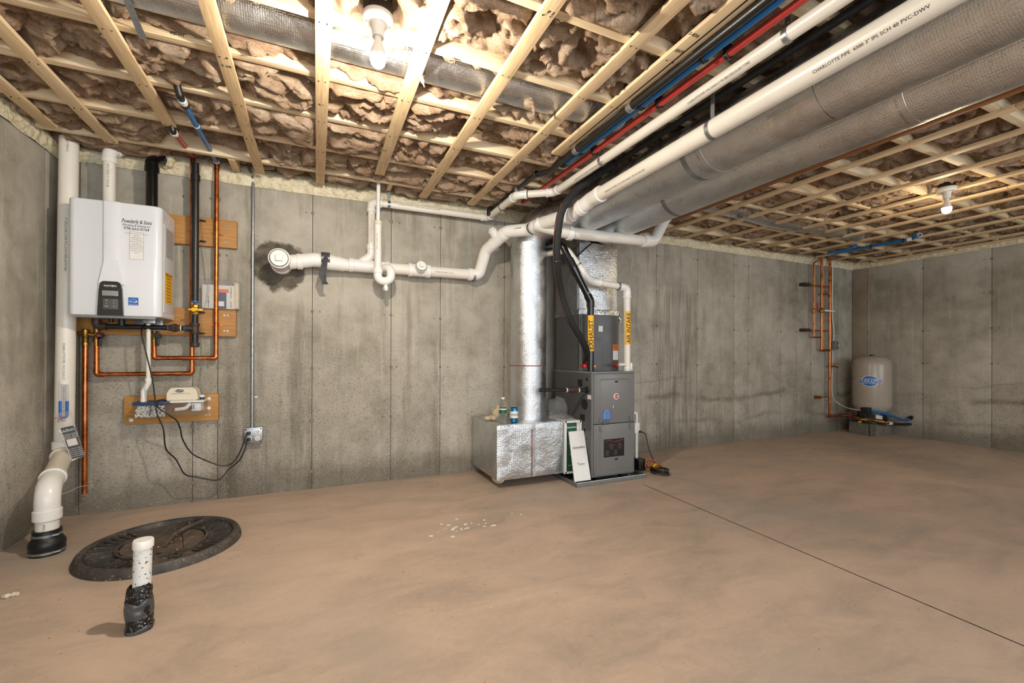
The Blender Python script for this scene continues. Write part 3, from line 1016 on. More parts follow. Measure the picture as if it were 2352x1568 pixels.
def duct_run(label, X, Z, R, pts, tapes, straps, name='insulated_duct'):
    T = Thing(name, label, 'duct', None)
    d = T.part('foil_jacket', MB().tube(pts, R, 56, 0.30, 14), 'foil')
    for y in tapes:
        T.part('printed_tape', MB().ring((X, y, Z), (X, y - 0.055, Z), R, 0.0012, 56), 'foilsmooth', parent=d)
        m = MB()
        for k, ch in enumerate('UNDERWRITERS LABORATORIES INC LISTED AIR DUCT TAPE'):
            a = math.pi * 1.0 + k * math.pi / 46
            face = (math.cos(a), 0, math.sin(a))
            m.text('' + ch, 0.011, Vector((X, y - 0.028, Z)) + Vector(face) * (R + 0.0014), (-math.sin(a), 0, math.cos(a)), (0, 1, 0), 0.0006 if False else -0.0006)
        T.part('red_lettering', m, 'ink_red', parent=d, kind='stuff')
    for y in straps:
        T.part('hanger_strap', MB().ring((X, y, Z), (X, y - 0.035, Z), R, 0.0018, 56), 'steelstrap')
    return T

d1 = duct_run('large round foil duct next to the white pipe, elbowing down into the vertical riser', 1.955, 2.18, 0.157,
              [(1.685, 3.413, 0.497), (1.685, 3.413, 2.16), (1.955, 3.08, 2.18), (1.955, DUCT_END, 2.18)], [1.72], [1.80])
m = MB().ring((1.685, 3.413, 0.945), (1.685, 3.413, 0.953), 0.1575, 0.0008, 48)
d1.part('joint_tape', m, 'ink_red')
d2 = duct_run('round foil duct nearest the strapped ceiling, leaving the furnace plenum', 2.305, 2.175, 0.153,
              [(2.305, 3.40, 2.0), (2.305, 3.36, 2.175), (2.305, 2.9, 2.175), (2.305, DUCT_END, 2.175)], [1.02], [2.33])
# patch of plain foil tape on the first duct
pm = MB()
n_ = 14
for k in range(n_):
    a0, a1 = math.pi * (1.02 + 0.5 * k / n_), math.pi * (1.02 + 0.5 * (k + 1) / n_)
    r_ = 0.1585
    pm.add([(1.955 + math.cos(a) * r_, y, 2.18 + math.sin(a) * r_) for a in (a0, a1) for y in (1.10, 1.30)], [(0, 1, 3, 2)])
d1.part('foil_patch', pm, 'foilsmooth')

T, _ = solo('joist_bay_duct', MB().tube([(-1.55, 2.055, 2.452), (1.60, 2.055, 2.452)], 0.105, 40), 'foil',
            'foil wrapped duct lying up between two joists beside the near lamp', 'duct')
strap = MB().slab([(-0.651, 2.0390, 2.3350), (-0.627, 2.0280, 2.3350), (-0.643, 2.2530, 2.3350), (-0.67, 2.2640, 2.3350)], 0.002)
T2 = Thing('hanger_strap', 'perforated steel strap hanging across the left end of the joist bay duct', 'strap')
T2.part('hanger_strap', strap, 'steelstrap')

# second foil duct high among the far joists, marked R8
T = Thing('flexible_duct', 'grey flexible duct stuffed between far joists over the right part', 'duct')
fp = [(3.10, 2.85, 2.44), (3.6, 2.82, 2.42), (4.2, 2.86, 2.41), (4.9, 2.83, 2.42), (5.6, 2.86, 2.43)]
T.part('jacket', MB().tube([Vector(p) for p in fp], 0.105, 28, smooth=10), 'foilcrush')
T.part('lettering', MB().text('R8', 0.07, (3.55, 2.80, 2.3135), (1, 0.1, 0), (0, -1, 0), 0.0005), 'ink')

# gas line, blue and red tubes
G = 'pipes clamped under the joists'
T = Thing('gas_pipe', 'black iron gas pipe under the joists left of the blue tube', 'pipe')
gy = 1.452
T.part('pipe', MB().tube([(gy, DUCT_END, 2.30), (gy, 2.62, 2.30), (gy - 0.06, 2.72, 2.30), (gy - 0.06, 3.50, 2.30)], 0.0185, 16, 0.03), 'iron')
for y in (1.79, 2.30, 2.72, 3.02):
    xx = gy if y < 2.65 else gy - 0.06
    T.part('coupling', MB().ring((xx, y, 2.30), (xx, y - 0.035, 2.30), 0.0185, 0.005, 18), 'galv' if y != 2.72 else 'iron')
T.part('end_tee', MB().tube([(gy - 0.06, 3.50, 2.30), (gy - 0.10, 3.50, 2.30), (gy - 0.10, 3.50, 2.24)], 0.022, 14, 0.02), 'iron')
T = Thing('black_cable_pipe', 'second thin black line bundled above the gas pipe', 'pipe')
T.part('black_cable_pipe', MB().tube([(1.405, DUCT_END, 2.328), (1.412, 1.0, 2.327), (1.415, 2.30, 2.327)], 0.0085, 10), 'iron')
T = Thing('blue_water_tube', 'straight blue plastic water tube clamped under the joists beside the red tube', 'tube')
bt = T.part('tube', MB().tube([(1.495, DUCT_END, 2.300), (1.495, 2.46, 2.300)], 0.0148, 16), 'pexblue')
for y in (0.40, 0.98, 1.36, 1.75, 2.30):
    T.part('pipe_clip', MB().ring((1.495, y, 2.30), (1.495, y - 0.018, 2.30), 0.0148, 0.007, 18).box((1.475, y - 0.018, 2.315), (1.515, y, 2.3385)), 'rubber')
T.part('end_fitting', MB().ring((1.495, 2.46, 2.30), (1.495, 2.50, 2.30), 0.012, 0.007, 16).tube([(1.495, 2.49, 2.30), (1.495, 2.52, 2.30), (1.47, 2.52, 2.32)], 0.012, 12, 0.01), 'rubber')
T = Thing('red_water_tube', 'straight red plastic water tube clamped under the joists beside the blue tube', 'tube')
T.part('tube', MB().tube([(1.565, DUCT_END, 2.298), (1.562, 2.4, 2.298), (1.55, 3.25, 2.303)], 0.0160, 16), 'pexred')
for y in (0.48, 0.93, 1.30, 1.70, 2.26):
    T.part('pipe_clip', MB().ring((1.5645, y, 2.298), (1.5645, y - 0.018, 2.298), 0.016, 0.007, 18).box((1.545, y - 0.018, 2.314), (1.585, y, 2.3385)), 'rubber')
lm = MB()
for y in (1.5, 2.0, 2.6):
    lm.text_pipe('PE-X 3/4 CTS 100 PSI', 0.011, (1.564, y, 2.298), (0, -1, 0), (-0.6, 0, -0.8), 0.016)
T.part('lettering', lm, 'ink')

# ---- 2 inch vent pipe
R2 = 0.0275
T = Thing('vent_pipe', 'thin white drain pipe from the wall riser up along the ceiling above the main', 'pipe')
vp = [(0.392, 3.60, 1.835), (0.392, 3.60, 2.245), (1.378, 3.60, 2.252), (1.392, 3.02, 2.262), (1.63, 2.86, 2.266), (1.63, 2.72, 2.262), (1.63, DUCT_END, 2.253)]
def segs(T, pts, r, fil, mat='pvc'):
    return T.part('pipe', MB().tube(pts, r, 26, fil, 9), mat)
segs(T, [vp[0], vp[1]], R2, 0)
segs(T, [vp[1], vp[2]], R2, 0)
segs(T, [vp[2], vp[3]], R2, 0)
segs(T, vp[4:], R2, 0)
def elbow(T, a, p, b, r, L, t_=0.0045, mat='pvc_fit', fil=None):
    """a moulded elbow: a fat bend with a socket collar at each end"""
    a, p, b = Vector(a), Vector(p), Vector(b)
    d0, d1 = (a - p).normalized(), (b - p).normalized()
    m = MB().tube([p + d0 * L, p, p + d1 * L], r + t_ * 0.8, 26, fil or L * 0.95, 10)
    m.ring(p + d0 * (L * 0.72), p + d0 * (L * 1.05), r, t_ * 1.6, 26)
    m.ring(p + d1 * (L * 0.72), p + d1 * (L * 1.05), r, t_ * 1.6, 26)
    return T.part('elbow', m, mat)
elbow(T, vp[0], vp[1], vp[2], R2, 0.075)
elbow(T, vp[1], vp[2], vp[3], R2, 0.062)
elbow(T, vp[2], vp[3], vp[4], R2, 0.075)
segs(T, [Vector(vp[3]).lerp(Vector(vp[4]), 0.3), Vector(vp[4])], R2, 0)
elbow(T, vp[3], vp[4], vp[6], R2, 0.06)
def hanger(T, x, y, z, r, axis='y', ztop=2.36):
    d = Vector((0, 1, 0)) if axis == 'y' else Vector((1, 0, 0))
    c = Vector((x, y, z))
    m = MB().ring(c - d * 0.011, c + d * 0.011, r, 0.002, 26)
    e = 0.011
    if axis == 'y':
        m.box((x - 0.001, y - e, z + r), (x + 0.002, y + e, ztop))
    else:
        m.box((x - e, y - 0.001, z + r), (x + e, y + 0.002, ztop))
    h = T.part('hanger', m, 'galv')
    T.part('screw', MB().cyl((x - 0.006, y, z + r + 0.022), (x + 0.007, y, z + r + 0.022), 0.004, 8), 'galv', parent=h)
for y in (2.26, 1.08):
    hanger(T, 1.63, y, 2.2565, R2)
hanger(T, 1.385, 3.30, 2.257, R2)
hanger(T, 0.525, 3.60, 2.246, R2, 'x')
lm = MB()
for y in (2.55, 1.55, 0.6):
    lm.text_pipe('CHARLOTTE PIPE  PVC-DWV 2" PR 280 CELLULAR CORE', 0.013, (1.63, y, 2.2555), (0, -1, 0), (-0.78, 0, -0.62), R2)
lm.text_pipe('CHARLOTTE PIPE   2" CELLULAR CORE PVC-DWV PIPE', 0.014, (0.60, 3.60, 2.247), (1, 0, 0), (0, -1, 0.1), R2)
lm.text_pipe('PVC-DWV 2" CELLULAR CORE', 0.016, (0.392, 3.60, 2.14), (0, 0, -1), (-0.1, -1, 0), R2)
T.part('lettering', lm, 'ink')

# ---- 3 inch main
R3 = 0.0445
T = Thing('main_drain', 'thick white drain main from the wall cleanout, past the riser, to the ceiling', 'pipe')
co = Vector((-0.241, 3.4200, 1.7090))
cw = Vector((co.x, 3.70, co.z - 0.004))
hub = T.part('cleanout_hub', MB().tube([cw, (co.x, 3.44, co.z)], 0.062, 30).ring((co.x, 3.49, co.z), (co.x, 3.43, co.z), 0.058, 0.012, 32), 'pvc_fit')
T.part('wall_thimble', MB().ring((co.x, 3.70, co.z), (co.x, 3.63, co.z), 0.060, 0.012, 32), 'pvc_fit', parent=hub)
def plug(T, c, d, r, parent=None):
    c, d = Vector(c), Vector(d).normalized()
    m = MB().cyl(c, c + d * 0.012, r, 30, ch=0.002)
    cap = T.part('cleanout_plug', m, 'pvc_fit', parent=parent)
    u, w, _ = frame_of(d)
    q = r * 0.42
    b = MB()
    e = c + d * 0.012
    vs = [e + (u * x + w * y) * q + d * h for h, k in ((0, 1.0), (0.016, 0.86)) for x, y in ((-k, -k), (k, -k), (k, k), (-k, k))]
    b.add(vs, [(0, 1, 2, 3), (4, 5, 6, 7), (0, 1, 5, 4), (1, 2, 6, 5), (2, 3, 7, 6), (3, 0, 4, 7)])
    return cap, b
cap, b = plug(T, (co.x, 3.43, co.z), (0, -1, 0), 0.056)
T.parts.append((mesh_obj('plug_nut', b, 'pvc_fit'), hub))
T.part('plug_seam', MB().ring((co.x, 3.4285, co.z), (co.x, 3.418, co.z), 0.0565, 0.003, 32), 'rubber', parent=hub)
YM = 3.60
k0, k1, k2 = Vector((co.x + 0.055, 3.58, co.z + 0.005)), Vector((-0.018, 3.5700, 1.7470)), Vector((0.19, 3.6000, 1.7320))
segs(T, [k0, k1], 0.05, 0, 'pvc_fit')
sw = T.part('sweep_elbow', MB().tube([k0, k1, k2], 0.052, 28, 0.12, 10).ring(k0 + Vector((0.05, 0, 0.01)), k0 + Vector((0.09, 0, .012)), 0.05, 0.008, 28), 'pvc_fit')
T.part('reducer', MB().tube([k1.lerp(k2, 0.25), k1.lerp(k2, 0.55), k2 + Vector((0.03, 0, 0))], [0.060, 0.058, 0.047], 28), 'pvc_fit')
w0, w1 = Vector((0.19, 3.6000, 1.7320)), Vector((1.2150, 3.6000, 1.7390))
segs(T, [w0, w1], R3, 0)
# wye with riser branch
bx = 0.392
wz = w0.z + (w1.z - w0.z) * (bx - w0.x) / (w1.x - w0.x)
m = MB().tube([(bx - 0.16, YM, wz + 0.003), (bx + 0.13, YM, wz)], R3 + 0.005, 28)
m.tube([(bx - 0.115, YM, wz), (bx, YM, wz + 0.085), (bx, YM, wz + 0.15)], R2 + 0.006, 24, 0.06)
m.ring((bx - 0.17, YM, wz + 0.003), (bx - 0.13, YM, wz + 0.003), R3, 0.010, 28).ring((bx + 0.10, YM, wz), (bx + 0.135, YM, wz), R3, 0.010, 28).ring((bx, YM, wz + 0.135), (bx, YM, wz + 0.175), R2, 0.009, 26)
T.part('wye', m, 'pvc_fit')
m = MB()
tx = (0.772, 3.6000, 1.6680)[0]
tz = w0.z + (w1.z - w0.z) * (tx - w0.x) / (w1.x - w0.x)
m.tube([(tx - 0.085, YM, tz), (tx + 0.085, YM, tz)], R3 + 0.006, 28).ring((tx - 0.092, YM, tz), (tx - 0.055, YM, tz), R3, 0.010, 28).ring((tx + 0.055, YM, tz), (tx + 0.092, YM, tz), R3, 0.010, 28)
m.tube([(tx, YM, tz), (tx, YM - 0.075, tz + 0.022)], R3 + 0.001, 28)
tee = T.part('cleanout_tee', m, 'pvc_fit')
cap, b = plug(T, (tx, YM - 0.075, tz + 0.022), (0, -0.95, 0.28), 0.041, tee)
T.parts.append((mesh_obj('plug_nut', b, 'pvc_fit'), tee))
T.part('plug_seam', MB().ring((tx, YM - 0.076, tz + 0.0222), (tx, YM - 0.083, tz + 0.0245), 0.041, 0.002, 30), 'rubber', parent=tee)
# rise to the furnace corner, across in front of the riser, up along the ceiling
e0 = Vector((1.2950, 3.6000, 1.7410))
e1 = Vector((1.3220, 3.5000, 1.9360))
e2 = Vector((1.4150, 3.3000, 2.0450))
e3 = Vector((1.5650, 3.1600, 2.0560))
e4 = Vector((1.60, 2.98, e3.z + 0.005))
e5 = Vector((1.66, 2.80, 2.02))
e6 = Vector((1.715, 2.50, 2.108))
e7 = Vector((1.718, DUCT_END, 2.135))
T.part('elbow', MB().tube([w1, e0, e0.lerp(e1, 0.75)], R3 + 0.005, 28, 0.09, 10).ring(w1 - Vector((.02, 0, 0)), w1 + Vector((0.02, 0, 0)), R3, 0.009, 28), 'pvc_fit')
T.part('elbow', MB().tube([e0.lerp(e1, 0.6), e1, e1.lerp(e2, 0.5)], R3 + 0.005, 28, 0.09, 10), 'pvc_fit')
segs(T, [e1.lerp(e2, 0.3), e2], R3, 0)
dd = (e2 - e1).normalized()
c_ = e1.lerp(e2, 0.62)
m = MB().ring(c_ - dd * 0.06, c_ + dd * 0.06, R3, 0.007, 28)
pdir = Vector((-0.62, -0.25, 0.72)).normalized()
m.tube([c_, c_ + pdir * 0.085], R3 - 0.008, 24)
ct = T.part('cleanout_tee', m, 'pvc_fit')
cap, b = plug(T, c_ + pdir * 0.085, pdir, 0.038, ct)
T.parts.append((mesh_obj('plug_nut', b, 'pvc_fit'), ct))
T.part('elbow', MB().tube([e2 - dd * 0.03, e2 + dd * 0.02, e3], R3 + 0.006, 28, 0.10, 12).ring(e2 - dd * 0.04, e2, R3, 0.010, 28), 'pvc_fit')
segs(T, [e3 - (e4 - e3) * 0.2, e4], R3, 0)
d34 = (e4 - e3).normalized()
m = MB().ring(e3 - d34 * 0.02, e3 + d34 * 0.025, R3, 0.009, 28).ring(e3 + d34 * 0.06, e3 + d34 * 0.10, R3, 0.009, 28)
T.part('coupling', m, 'pvc_fit')
hb = e3 + d34 * 0.04
T.part('hanger', MB().ring(hb - d34 * 0.011, hb + d34 * 0.011, R3 + 0.002, 0.003, 28), 'steelstrap')
# wye: branch towards the right
br0, br1 = Vector((1.70, 2.905, 1.988)), Vector((2.5340, 2.9000, 2.0090))
m = MB().tube([e3.lerp(e4, 0.55), e4, e5.lerp(e6, 0.4)], R3 + 0.006, 28, 0.10, 10)
m.tube([e4 - Vector((0.05, -0.04, 0)), br0 + Vector((0.10, 0, 0.001))], R3 + 0.006, 28).ring(br0 + Vector((0.07, 0, 0)), br0 + Vector((0.11, 0, 0)), R3, 0.011, 28)
T.part('wye', m, 'pvc_fit')
segs(T, [br0, br1], R3, 0)
br2 = Vector((br1.x + 0.10, 2.90, br1.z + 0.005))
br3 = Vector((2.7830, 2.9300, 2.2460))
br4 = br3 + Vector((0.06, 0.12, 0.14))
T.part('elbow', MB().tube([br1 - Vector((0.02, 0, 0)), br1 + (br2 - br1) * 0.9, br3], R3 + 0.005, 28, 0.085, 12).ring(br1 - Vector((0.03, 0, 0)), br1 + Vector((0.012, 0, 0)), R3, 0.010, 28), 'pvc_fit')
segs(T, [br3, br4], R3, 0)
T.part('coupling', MB().ring(br3 - (br4 - br3) * 0.1, br3 + (br4 - br3) * 0.15, R3, 0.010, 28), 'pvc_fit')
segs(T, [e5.lerp(e6, 0.2), e6], R3, 0)
d56 = (e6 - e5).normalized()
T.part('elbow', MB().tube([e6 - d56 * 0.12, e6, e6 + (e7 - e6).normalized() * 0.10], R3 + 0.006, 28, 0.12, 10).ring(e6 - d56 * 0.13, e6 - d56 * 0.085, R3, 0.010, 28).ring(e6 + (e7 - e6).normalized() * 0.075, e6 + (e7 - e6).normalized() * 0.115, R3, 0.010, 28), 'pvc_fit')
segs(T, [e6, e7], R3, 0)
for y in (1.50, 0.2):
    q = e6.lerp(e7, (e6.y - y) / (e6.y - e7.y))
    hanger(T, q.x, y, q.z, R3 + 0.0005)
lm = MB()
for y, s_ in ((2.30, 'CHARLOTTE PIPE  PVC-DWV 4300 3" IPS SCH 40 NSF'), (1.02, 'CHARLOTTE PIPE  4300 3" IPS SCH 40 PVC-DWV')):
    q = e6.lerp(e7, (e6.y - y) / (e6.y - e7.y))
    lm.text_pipe(s_, 0.0165 if y < 1 else 0.016, q, (e7 - e6), (-0.80, 0, -0.60), R3)
lm.text_pipe('CHARLOTTE PIPE  PVC-DWV 3" CELLULAR CORE', 0.014, (br0.x + 0.30, 2.905, br0.z + 0.007), (br1 - br0), (0, -1, 0.05), R3)
lm.text_pipe('CHARLOTTE PIPE  3" PVC', 0.014, (tx + 0.12, YM, tz - 0.008), (1, 0, -0.01), (0, -1, 0.05), R3)
lm.text_pipe('LARGE', 0.02, e2.lerp(e3, 0.45) + Vector((0, -0.004, 0.004)), (e3 - e2), (-.4, -1, 0.1), R3 + 0.008)
T.part('lettering', lm, 'ink')
# strap hung from the wall over the main
wsx = (1.2160, 3.7000, 1.7950)[0]
T = Thing('wall_strap', 'perforated steel strap screwed to the wall, holding the white main', 'strap')
T.part('strap', MB().box((wsx - 0.008, 3.7005, 1.80), (wsx + 0.008, 3.7035, 1.985)).slab([(wsx - 0.008, 3.702, 1.81), (wsx + 0.008, 3.702, 1.81), (wsx + 0.025, 3.64, 1.755), (wsx + 0.009, 3.64, 1.755)], 0.002), 'galv')
for z in (1.975, 1.83):
    T.part('screw', MB().cyl((wsx, 3.7005, z), (wsx, 3.694, z), 0.009, 10), 'galv')
T.part('clamp', MB().ring((wsx + 0.02, 3.60, tz - 0.012), (wsx + 0.04, 3.60, tz - 0.012), R3, 0.003, 28), 'steelstrap')
# grey tape hanging off the sweep elbow
T = Thing('duct_tape', 'loose strip of grey duct tape hanging from the white sweep elbow', 'tape')
p0 = Vector((0.058, 3.5200, 1.7570))
tp = [(p0 + Vector((0.01, 0.09, 0.045))), p0 + Vector((0.004, 0.02, 0.035)), p0 + Vector((0, -0.012, -0.01)), p0 + Vector((-0.012, -0.012, -0.07)), p0 + Vector((-0.022, -0.004, -0.13)), p0 + Vector((-0.012, -0.016, -0.175)), p0 + Vector((0.0, -0.006, -0.20))]
tm = MB()
for i, p in enumerate(tp):
    w_ = 0.022 + 0.006 * math.sin(i * 2.1)
    tm.v += [tuple(p + Vector((-w_, 0.004 * math.sin(i), 0))), tuple(p + Vector((0.2 * w_, -0.008, 0.002))), tuple(p + Vector((w_, 0.004, 0.004)))]
for i in range(len(tp) - 1):
    tm.f += [(3 * i, 3 * i + 1, 3 * i + 4, 3 * i + 3), (3 * i + 1, 3 * i + 2, 3 * i + 5, 3 * i + 4)]
tm.ring(p0 + Vector((-0.03, 0.05, 0)), p0 + Vector((0.03, 0.05, 0)), 0.0525, 0.001, 24)
T.part('duct_tape', tm, 'tape')

# standpipe and trap in front of the riser
T = Thing('condensate_trap', 'white standpipe with a U trap hanging in front of the drain riser', 'pipe')
sx, sy_ = (0.426, 3.4700, 1.8890)[0], 3.47
zt = (0.425, 3.4700, 2.0630)[2]
zb = (0.427, 3.4700, 1.6820)[2]
T.part('thin_pipe', MB().tube([(sx + 0.003, sy_ - 0.0, zt + 0.33), (sx, sy_, zt - 0.03)], 0.0145, 18), 'whitepl')
T.part('standpipe', MB().tube([(sx, sy_, zt), (sx, sy_, zb)], R2, 26), 'pvc')
T.part('collar', MB().ring((sx, sy_, zt), (sx, sy_, zt - 0.028), R2 - 0.004, 0.008, 26), 'pvc_aged')
tw = 0.098
T.part('trap', MB().tube([(sx, sy_, zb + 0.01), (sx, sy_, zb - 0.075), (sx + tw, sy_, zb - 0.075), (sx + tw, sy_ + 0.0, zb + 0.035), (sx + tw - 0.07, sy_ + 0.12, zb + 0.035)], R2 + 0.004, 26, 0.048, 12).ring((sx, sy_, zb + 0.02), (sx, sy_, zb - 0.018), R2, 0.008, 26), 'pvc_fit')
T.part('drain_plug', MB().tube([(sx + tw * 0.5 + 0.01, sy_ - 0.005, zb - 0.105), (sx + tw * 0.5 + 0.012, sy_ - 0.008, zb - 0.15)], 0.014, 16).ring((sx + tw * .5 + 0.01, sy_ - 0.006, zb - 0.118), (sx + tw * .5 + 0.011, sy_ - 0.007, zb - 0.138), 0.012, 0.006, 14), 'pvc_fit')
T.part('lettering', MB().text_pipe('PVC-DWV 2" 1120', 0.015, (sx, sy_, zt - 0.10), (0, 0, -1), (-0.3, -1, 0), R2), 'ink')

# insulated black line along the ceiling dropping to the coil
T = Thing('refrigerant_line', 'black foam sleeved line dropping from the ceiling in front of the drain main', 'pipe')
lp = [Vector((1.80, DUCT_END, 2.312)), Vector((1.80, 1.5, 2.312)), Vector((1.80, 2.35, 2.31)), Vector((1.73, 2.56, 2.26)), Vector((1.5630, 2.6000, 2.0810)), Vector((1.5310, 2.6400, 1.8910)), Vector((1.5600, 2.7000, 1.7080)), Vector((1.6750, 2.8400, 1.5160)), Vector((1.7770, 2.8800, 1.3260)), Vector((1.9240, 2.9400, 1.1700)), Vector((2.0270, 3.0200, 1.0770)), Vector((2.0900, 3.1200, 0.979))]
T.part('sleeve', MB().tube(lp[:3], 0.017, 18), 'foamins')
T.part('sleeve', MB().tube(lp[2:], 0.027, 20, smooth=8), 'foamins')
wp = [p + Vector((-0.029, -0.006, 0)) for p in lp[4:]]
T.part('bare_copper_line', MB().tube(wp, 0.0022, 8, smooth=8), 'copper')
T.part('thermostat_wire', MB().tube([p + Vector((-0.004, -0.006, 0.002)) for p in wp], 0.0018, 6, smooth=8), 'wirebrown')
q = lp[6]
T.part('tape_band', MB().ring(q + Vector((0, 0, 0.012)), q - Vector((0, 0, 0.012)), 0.0265, 0.003, 20), 'rubber')


# ================================================================== left utility wall
# radon pipe
RR = 0.0455
T = Thing('radon_pipe', 'tall white pipe in the left corner, jogging down to a black rubber boot', 'pipe')
a0, a1 = Vector((-1.3940, 3.5600, 2.3630)), Vector((-1.4020, 3.5350, 0.435))
f0 = Vector((-1.279, 3.065, 0.0))
b1 = Vector((f0.x, f0.y, (-1.2840, 3.0600, 0.329)[2]))
T.part('pipe', MB().tube([a0, a1 + (a0 - a1).normalized() * 0.02], RR, 32), 'pvc')
T.part('pipe', MB().tube([a1 + (b1 - a1) * 0.1, b1 + (a1 - b1).normalized() * 0.135], RR, 32), 'pvc_aged')
T.part('pipe', MB().tube([b1 - Vector((0, 0, 0.12)), f0 + Vector((0, 0, 0.03))], RR, 32), 'pvc')
d01 = (a1 - a0).normalized()
T.part('coupling', MB().ring(a1 - d01 * 0.075, a1 - d01 * 0.025, RR, 0.009, 32), 'pvc_fit')
dd = (b1 - a1).normalized()
T.part('elbow', MB().tube([a1 - d01 * 0.03, a1, a1 + dd * 0.06], RR + 0.006, 32, 0.06, 10).ring(a1 + dd * 0.045, a1 + dd * 0.062, RR, 0.010, 32), 'pvc_aged')
T.part('elbow', MB().tube([b1 - dd * 0.15, b1, b1 + Vector((0, 0, -0.14))], RR + 0.005, 32, 0.13, 14).ring(b1 - dd * 0.16, b1 - dd * 0.135, RR, 0.011, 32).ring(b1 + Vector((0, 0, -0.10)), b1 + Vector((0, 0, -0.155)), RR, 0.011, 32), 'pvc_fit')
boot = T.part('rubber_boot', MB().lathe([(0.049, 0.125), (0.056, 0.122), (0.057, 0.085), (0.062, 0.078), (0.071, 0.06), (0.072, 0.045), (0.070, 0.040), (0.069, 0.003), (0.066, 0.0)], f0, (0, 0, 1), 40), 'rubber')
T.part('clamp_band', MB().ring(f0 + Vector((0, 0, 0.094)), f0 + Vector((0, 0, 0.106)), 0.0565, 0.0018, 40), 'galv', parent=boot)
T.part('clamp_band', MB().ring(f0 + Vector((0, 0, 0.010)), f0 + Vector((0, 0, 0.022)), 0.0698, 0.0018, 40), 'galv', parent=boot)
for z, r_ in ((0.1, 0.062), (0.016, 0.075)):
    T.part('clamp_screw', MB().cyl(f0 + Vector((r_ * .6, -r_ * .72, z)), f0 + Vector((r_ * .8 + .008, -r_ * .52, z)), 0.005, 10), 'galv', parent=boot)
lm = MB()
for k, s_ in ((0.10, 'CHARLOTTE PIPE'), (0.50, '3" CELLULAR CORE PVC-DWV PIPE ASTM F891'), (1.26, 'CHARLOTTE PIPE  PVC-DWV 3"')):
    lm.text_pipe(s_, 0.016, a0 + d01 * k, -d01 if k < 0.2 else d01, (0.22, -1, 0), RR)
lm.text_pipe('PVC-DWV 18-13', 0.016, b1 + Vector((0, 0, -0.17)), (0, 0, -1), (0.1, -1, 0), RR)
T.part('lettering', lm, 'ink')

# u-tube gauge
uc = Vector((-1.3830, 3.5000, 0.755))
ux = Vector((0.915, -0.40, 0)).normalized()
T = Thing('radon_gauge', 'blue liquid U tube gauge tied to the white radon pipe', 'gauge')
T.part('backing', MB().slab([uc + ux * -0.017 + V(0, -0.012, -0.09), uc + ux * 0.017 + V(0, -0.012, -0.09), uc + ux * 0.017 + V(0, -0.012, 0.10), uc + ux * -0.017 + V(0, -0.012, 0.10)], 0.003), 'label')
T.part('tube', MB().tube([uc + ux * -0.02 + V(0, -.018, .10), uc + ux * -0.02 + V(0, -.018, -.10), uc + ux * .02 + V(0, -.018, -.10), uc + ux * .02 + V(0, -.018, .10)], 0.0065, 12, 0.018), 'clear')
T.part('blue_liquid', MB().tube([uc + ux * -0.02 + V(0, -.018, -.0), uc + ux * -0.02 + V(0, -.018, -.10), uc + ux * .02 + V(0, -.018, -.10), uc + ux * .02 + V(0, -.018, .0)], 0.0072, 12, 0.018), 'blue')
sm = MB()
for k in range(14):
    z = -0.075 + k * 0.012
    sm.box(uc + ux * 0.0 + V(-0.006, -0.0165, z), uc + ux * 0.0 + V(0.006, -0.0155, z + 0.0022))
T.part('scale_marks', sm, 'ink', kind='stuff')
T.part('hose', MB().tube([uc + ux * -0.02 + V(0, -.018, .10), uc + ux * -0.028 + V(0, -.01, .135), uc + ux * -0.035 + V(0, .015, .128), uc + ux * -.03 + V(0, .03, .115)], 0.003, 8, smooth=6), 'wirewhite')
rb = uc + ux * -0.012 + V(0, -0.028, -0.105)
rt = MB()
for k in range(5):
    a = k * 1.3
    rt.tube([rb, rb + Vector((math.cos(a) * 0.016, -0.006, math.sin(a) * 0.014)), rb + Vector((math.cos(a + .5) * 0.026, 0.0, math.sin(a + .5) * 0.024))], 0.0022, 6, smooth=4)
T.part('red_tie', rt, 'wirered')

# booklet in a plastic sleeve
q = [Vector((-1.3780, 3.4300, 0.605)), Vector((-1.3160, 3.4300, 0.619)), Vector((-1.2780, 3.4300, 0.427)), Vector((-1.3230, 3.4300, 0.403))]
T = Thing('radon_booklet', 'dark booklet titled Radon in a clear sleeve against the white pipe', 'booklet')
bk = T.part('pages', MB().slab([q[3], q[2], q[1], q[0]], 0.006), 'paper')
xd = (q[1] - q[0]).normalized()
yd = (q[0] - q[3]).normalized()
nn = xd.cross(yd).normalized()
w_, h_ = (q[1] - q[0]).length, (q[0] - q[3]).length
o_ = q[3] + nn * 0.0075
def R_(x0, y0, x1, y1, off=0.0):
    return [o_ + xd * x + yd * y + nn * off for x, y in ((x0 * w_, y0 * h_), (x1 * w_, y0 * h_), (x1 * w_, y1 * h_), (x0 * w_, y1 * h_))]
if nn.y > 0:
    o_ = q[3] - nn * 0.0075
    nn = -nn
T.part('cover', MB().slab(R_(0.05, 0.05, 0.97, 0.98), -0.001), M['dark'] and 'furnace_dark', parent=bk)
T.part('cover_picture', MB().slab(R_(0.15, 0.42, 0.85, 0.62, 0.0008), -0.001), 'paper', parent=bk)
lm = MB()
lm.text('Radon', 0.026, o_ + xd * (w_ * .40) + yd * (h_ * .88), xd, yd, 0.0015)
for k in range(3):
    lm.text('reduction system', 0.011, o_ + xd * (w_ * .5) + yd * (h_ * (.76 - .05 * k)), xd, yd, 0.0015)
for k in range(5):
    lm.text('your home radon', 0.009, o_ + xd * (w_ * .5) + yd * (h_ * (.34 - .055 * k)), xd, yd, 0.0015)
T.part('cover_text', lm, 'ink_white', parent=bk)
sl = [q[3] - xd * 0.004 - yd * 0.004, q[2] + xd * 0.014 - yd * 0.004, q[1] + xd * 0.010 + yd * 0.085, q[0] - xd * 0.004 + yd * 0.085]
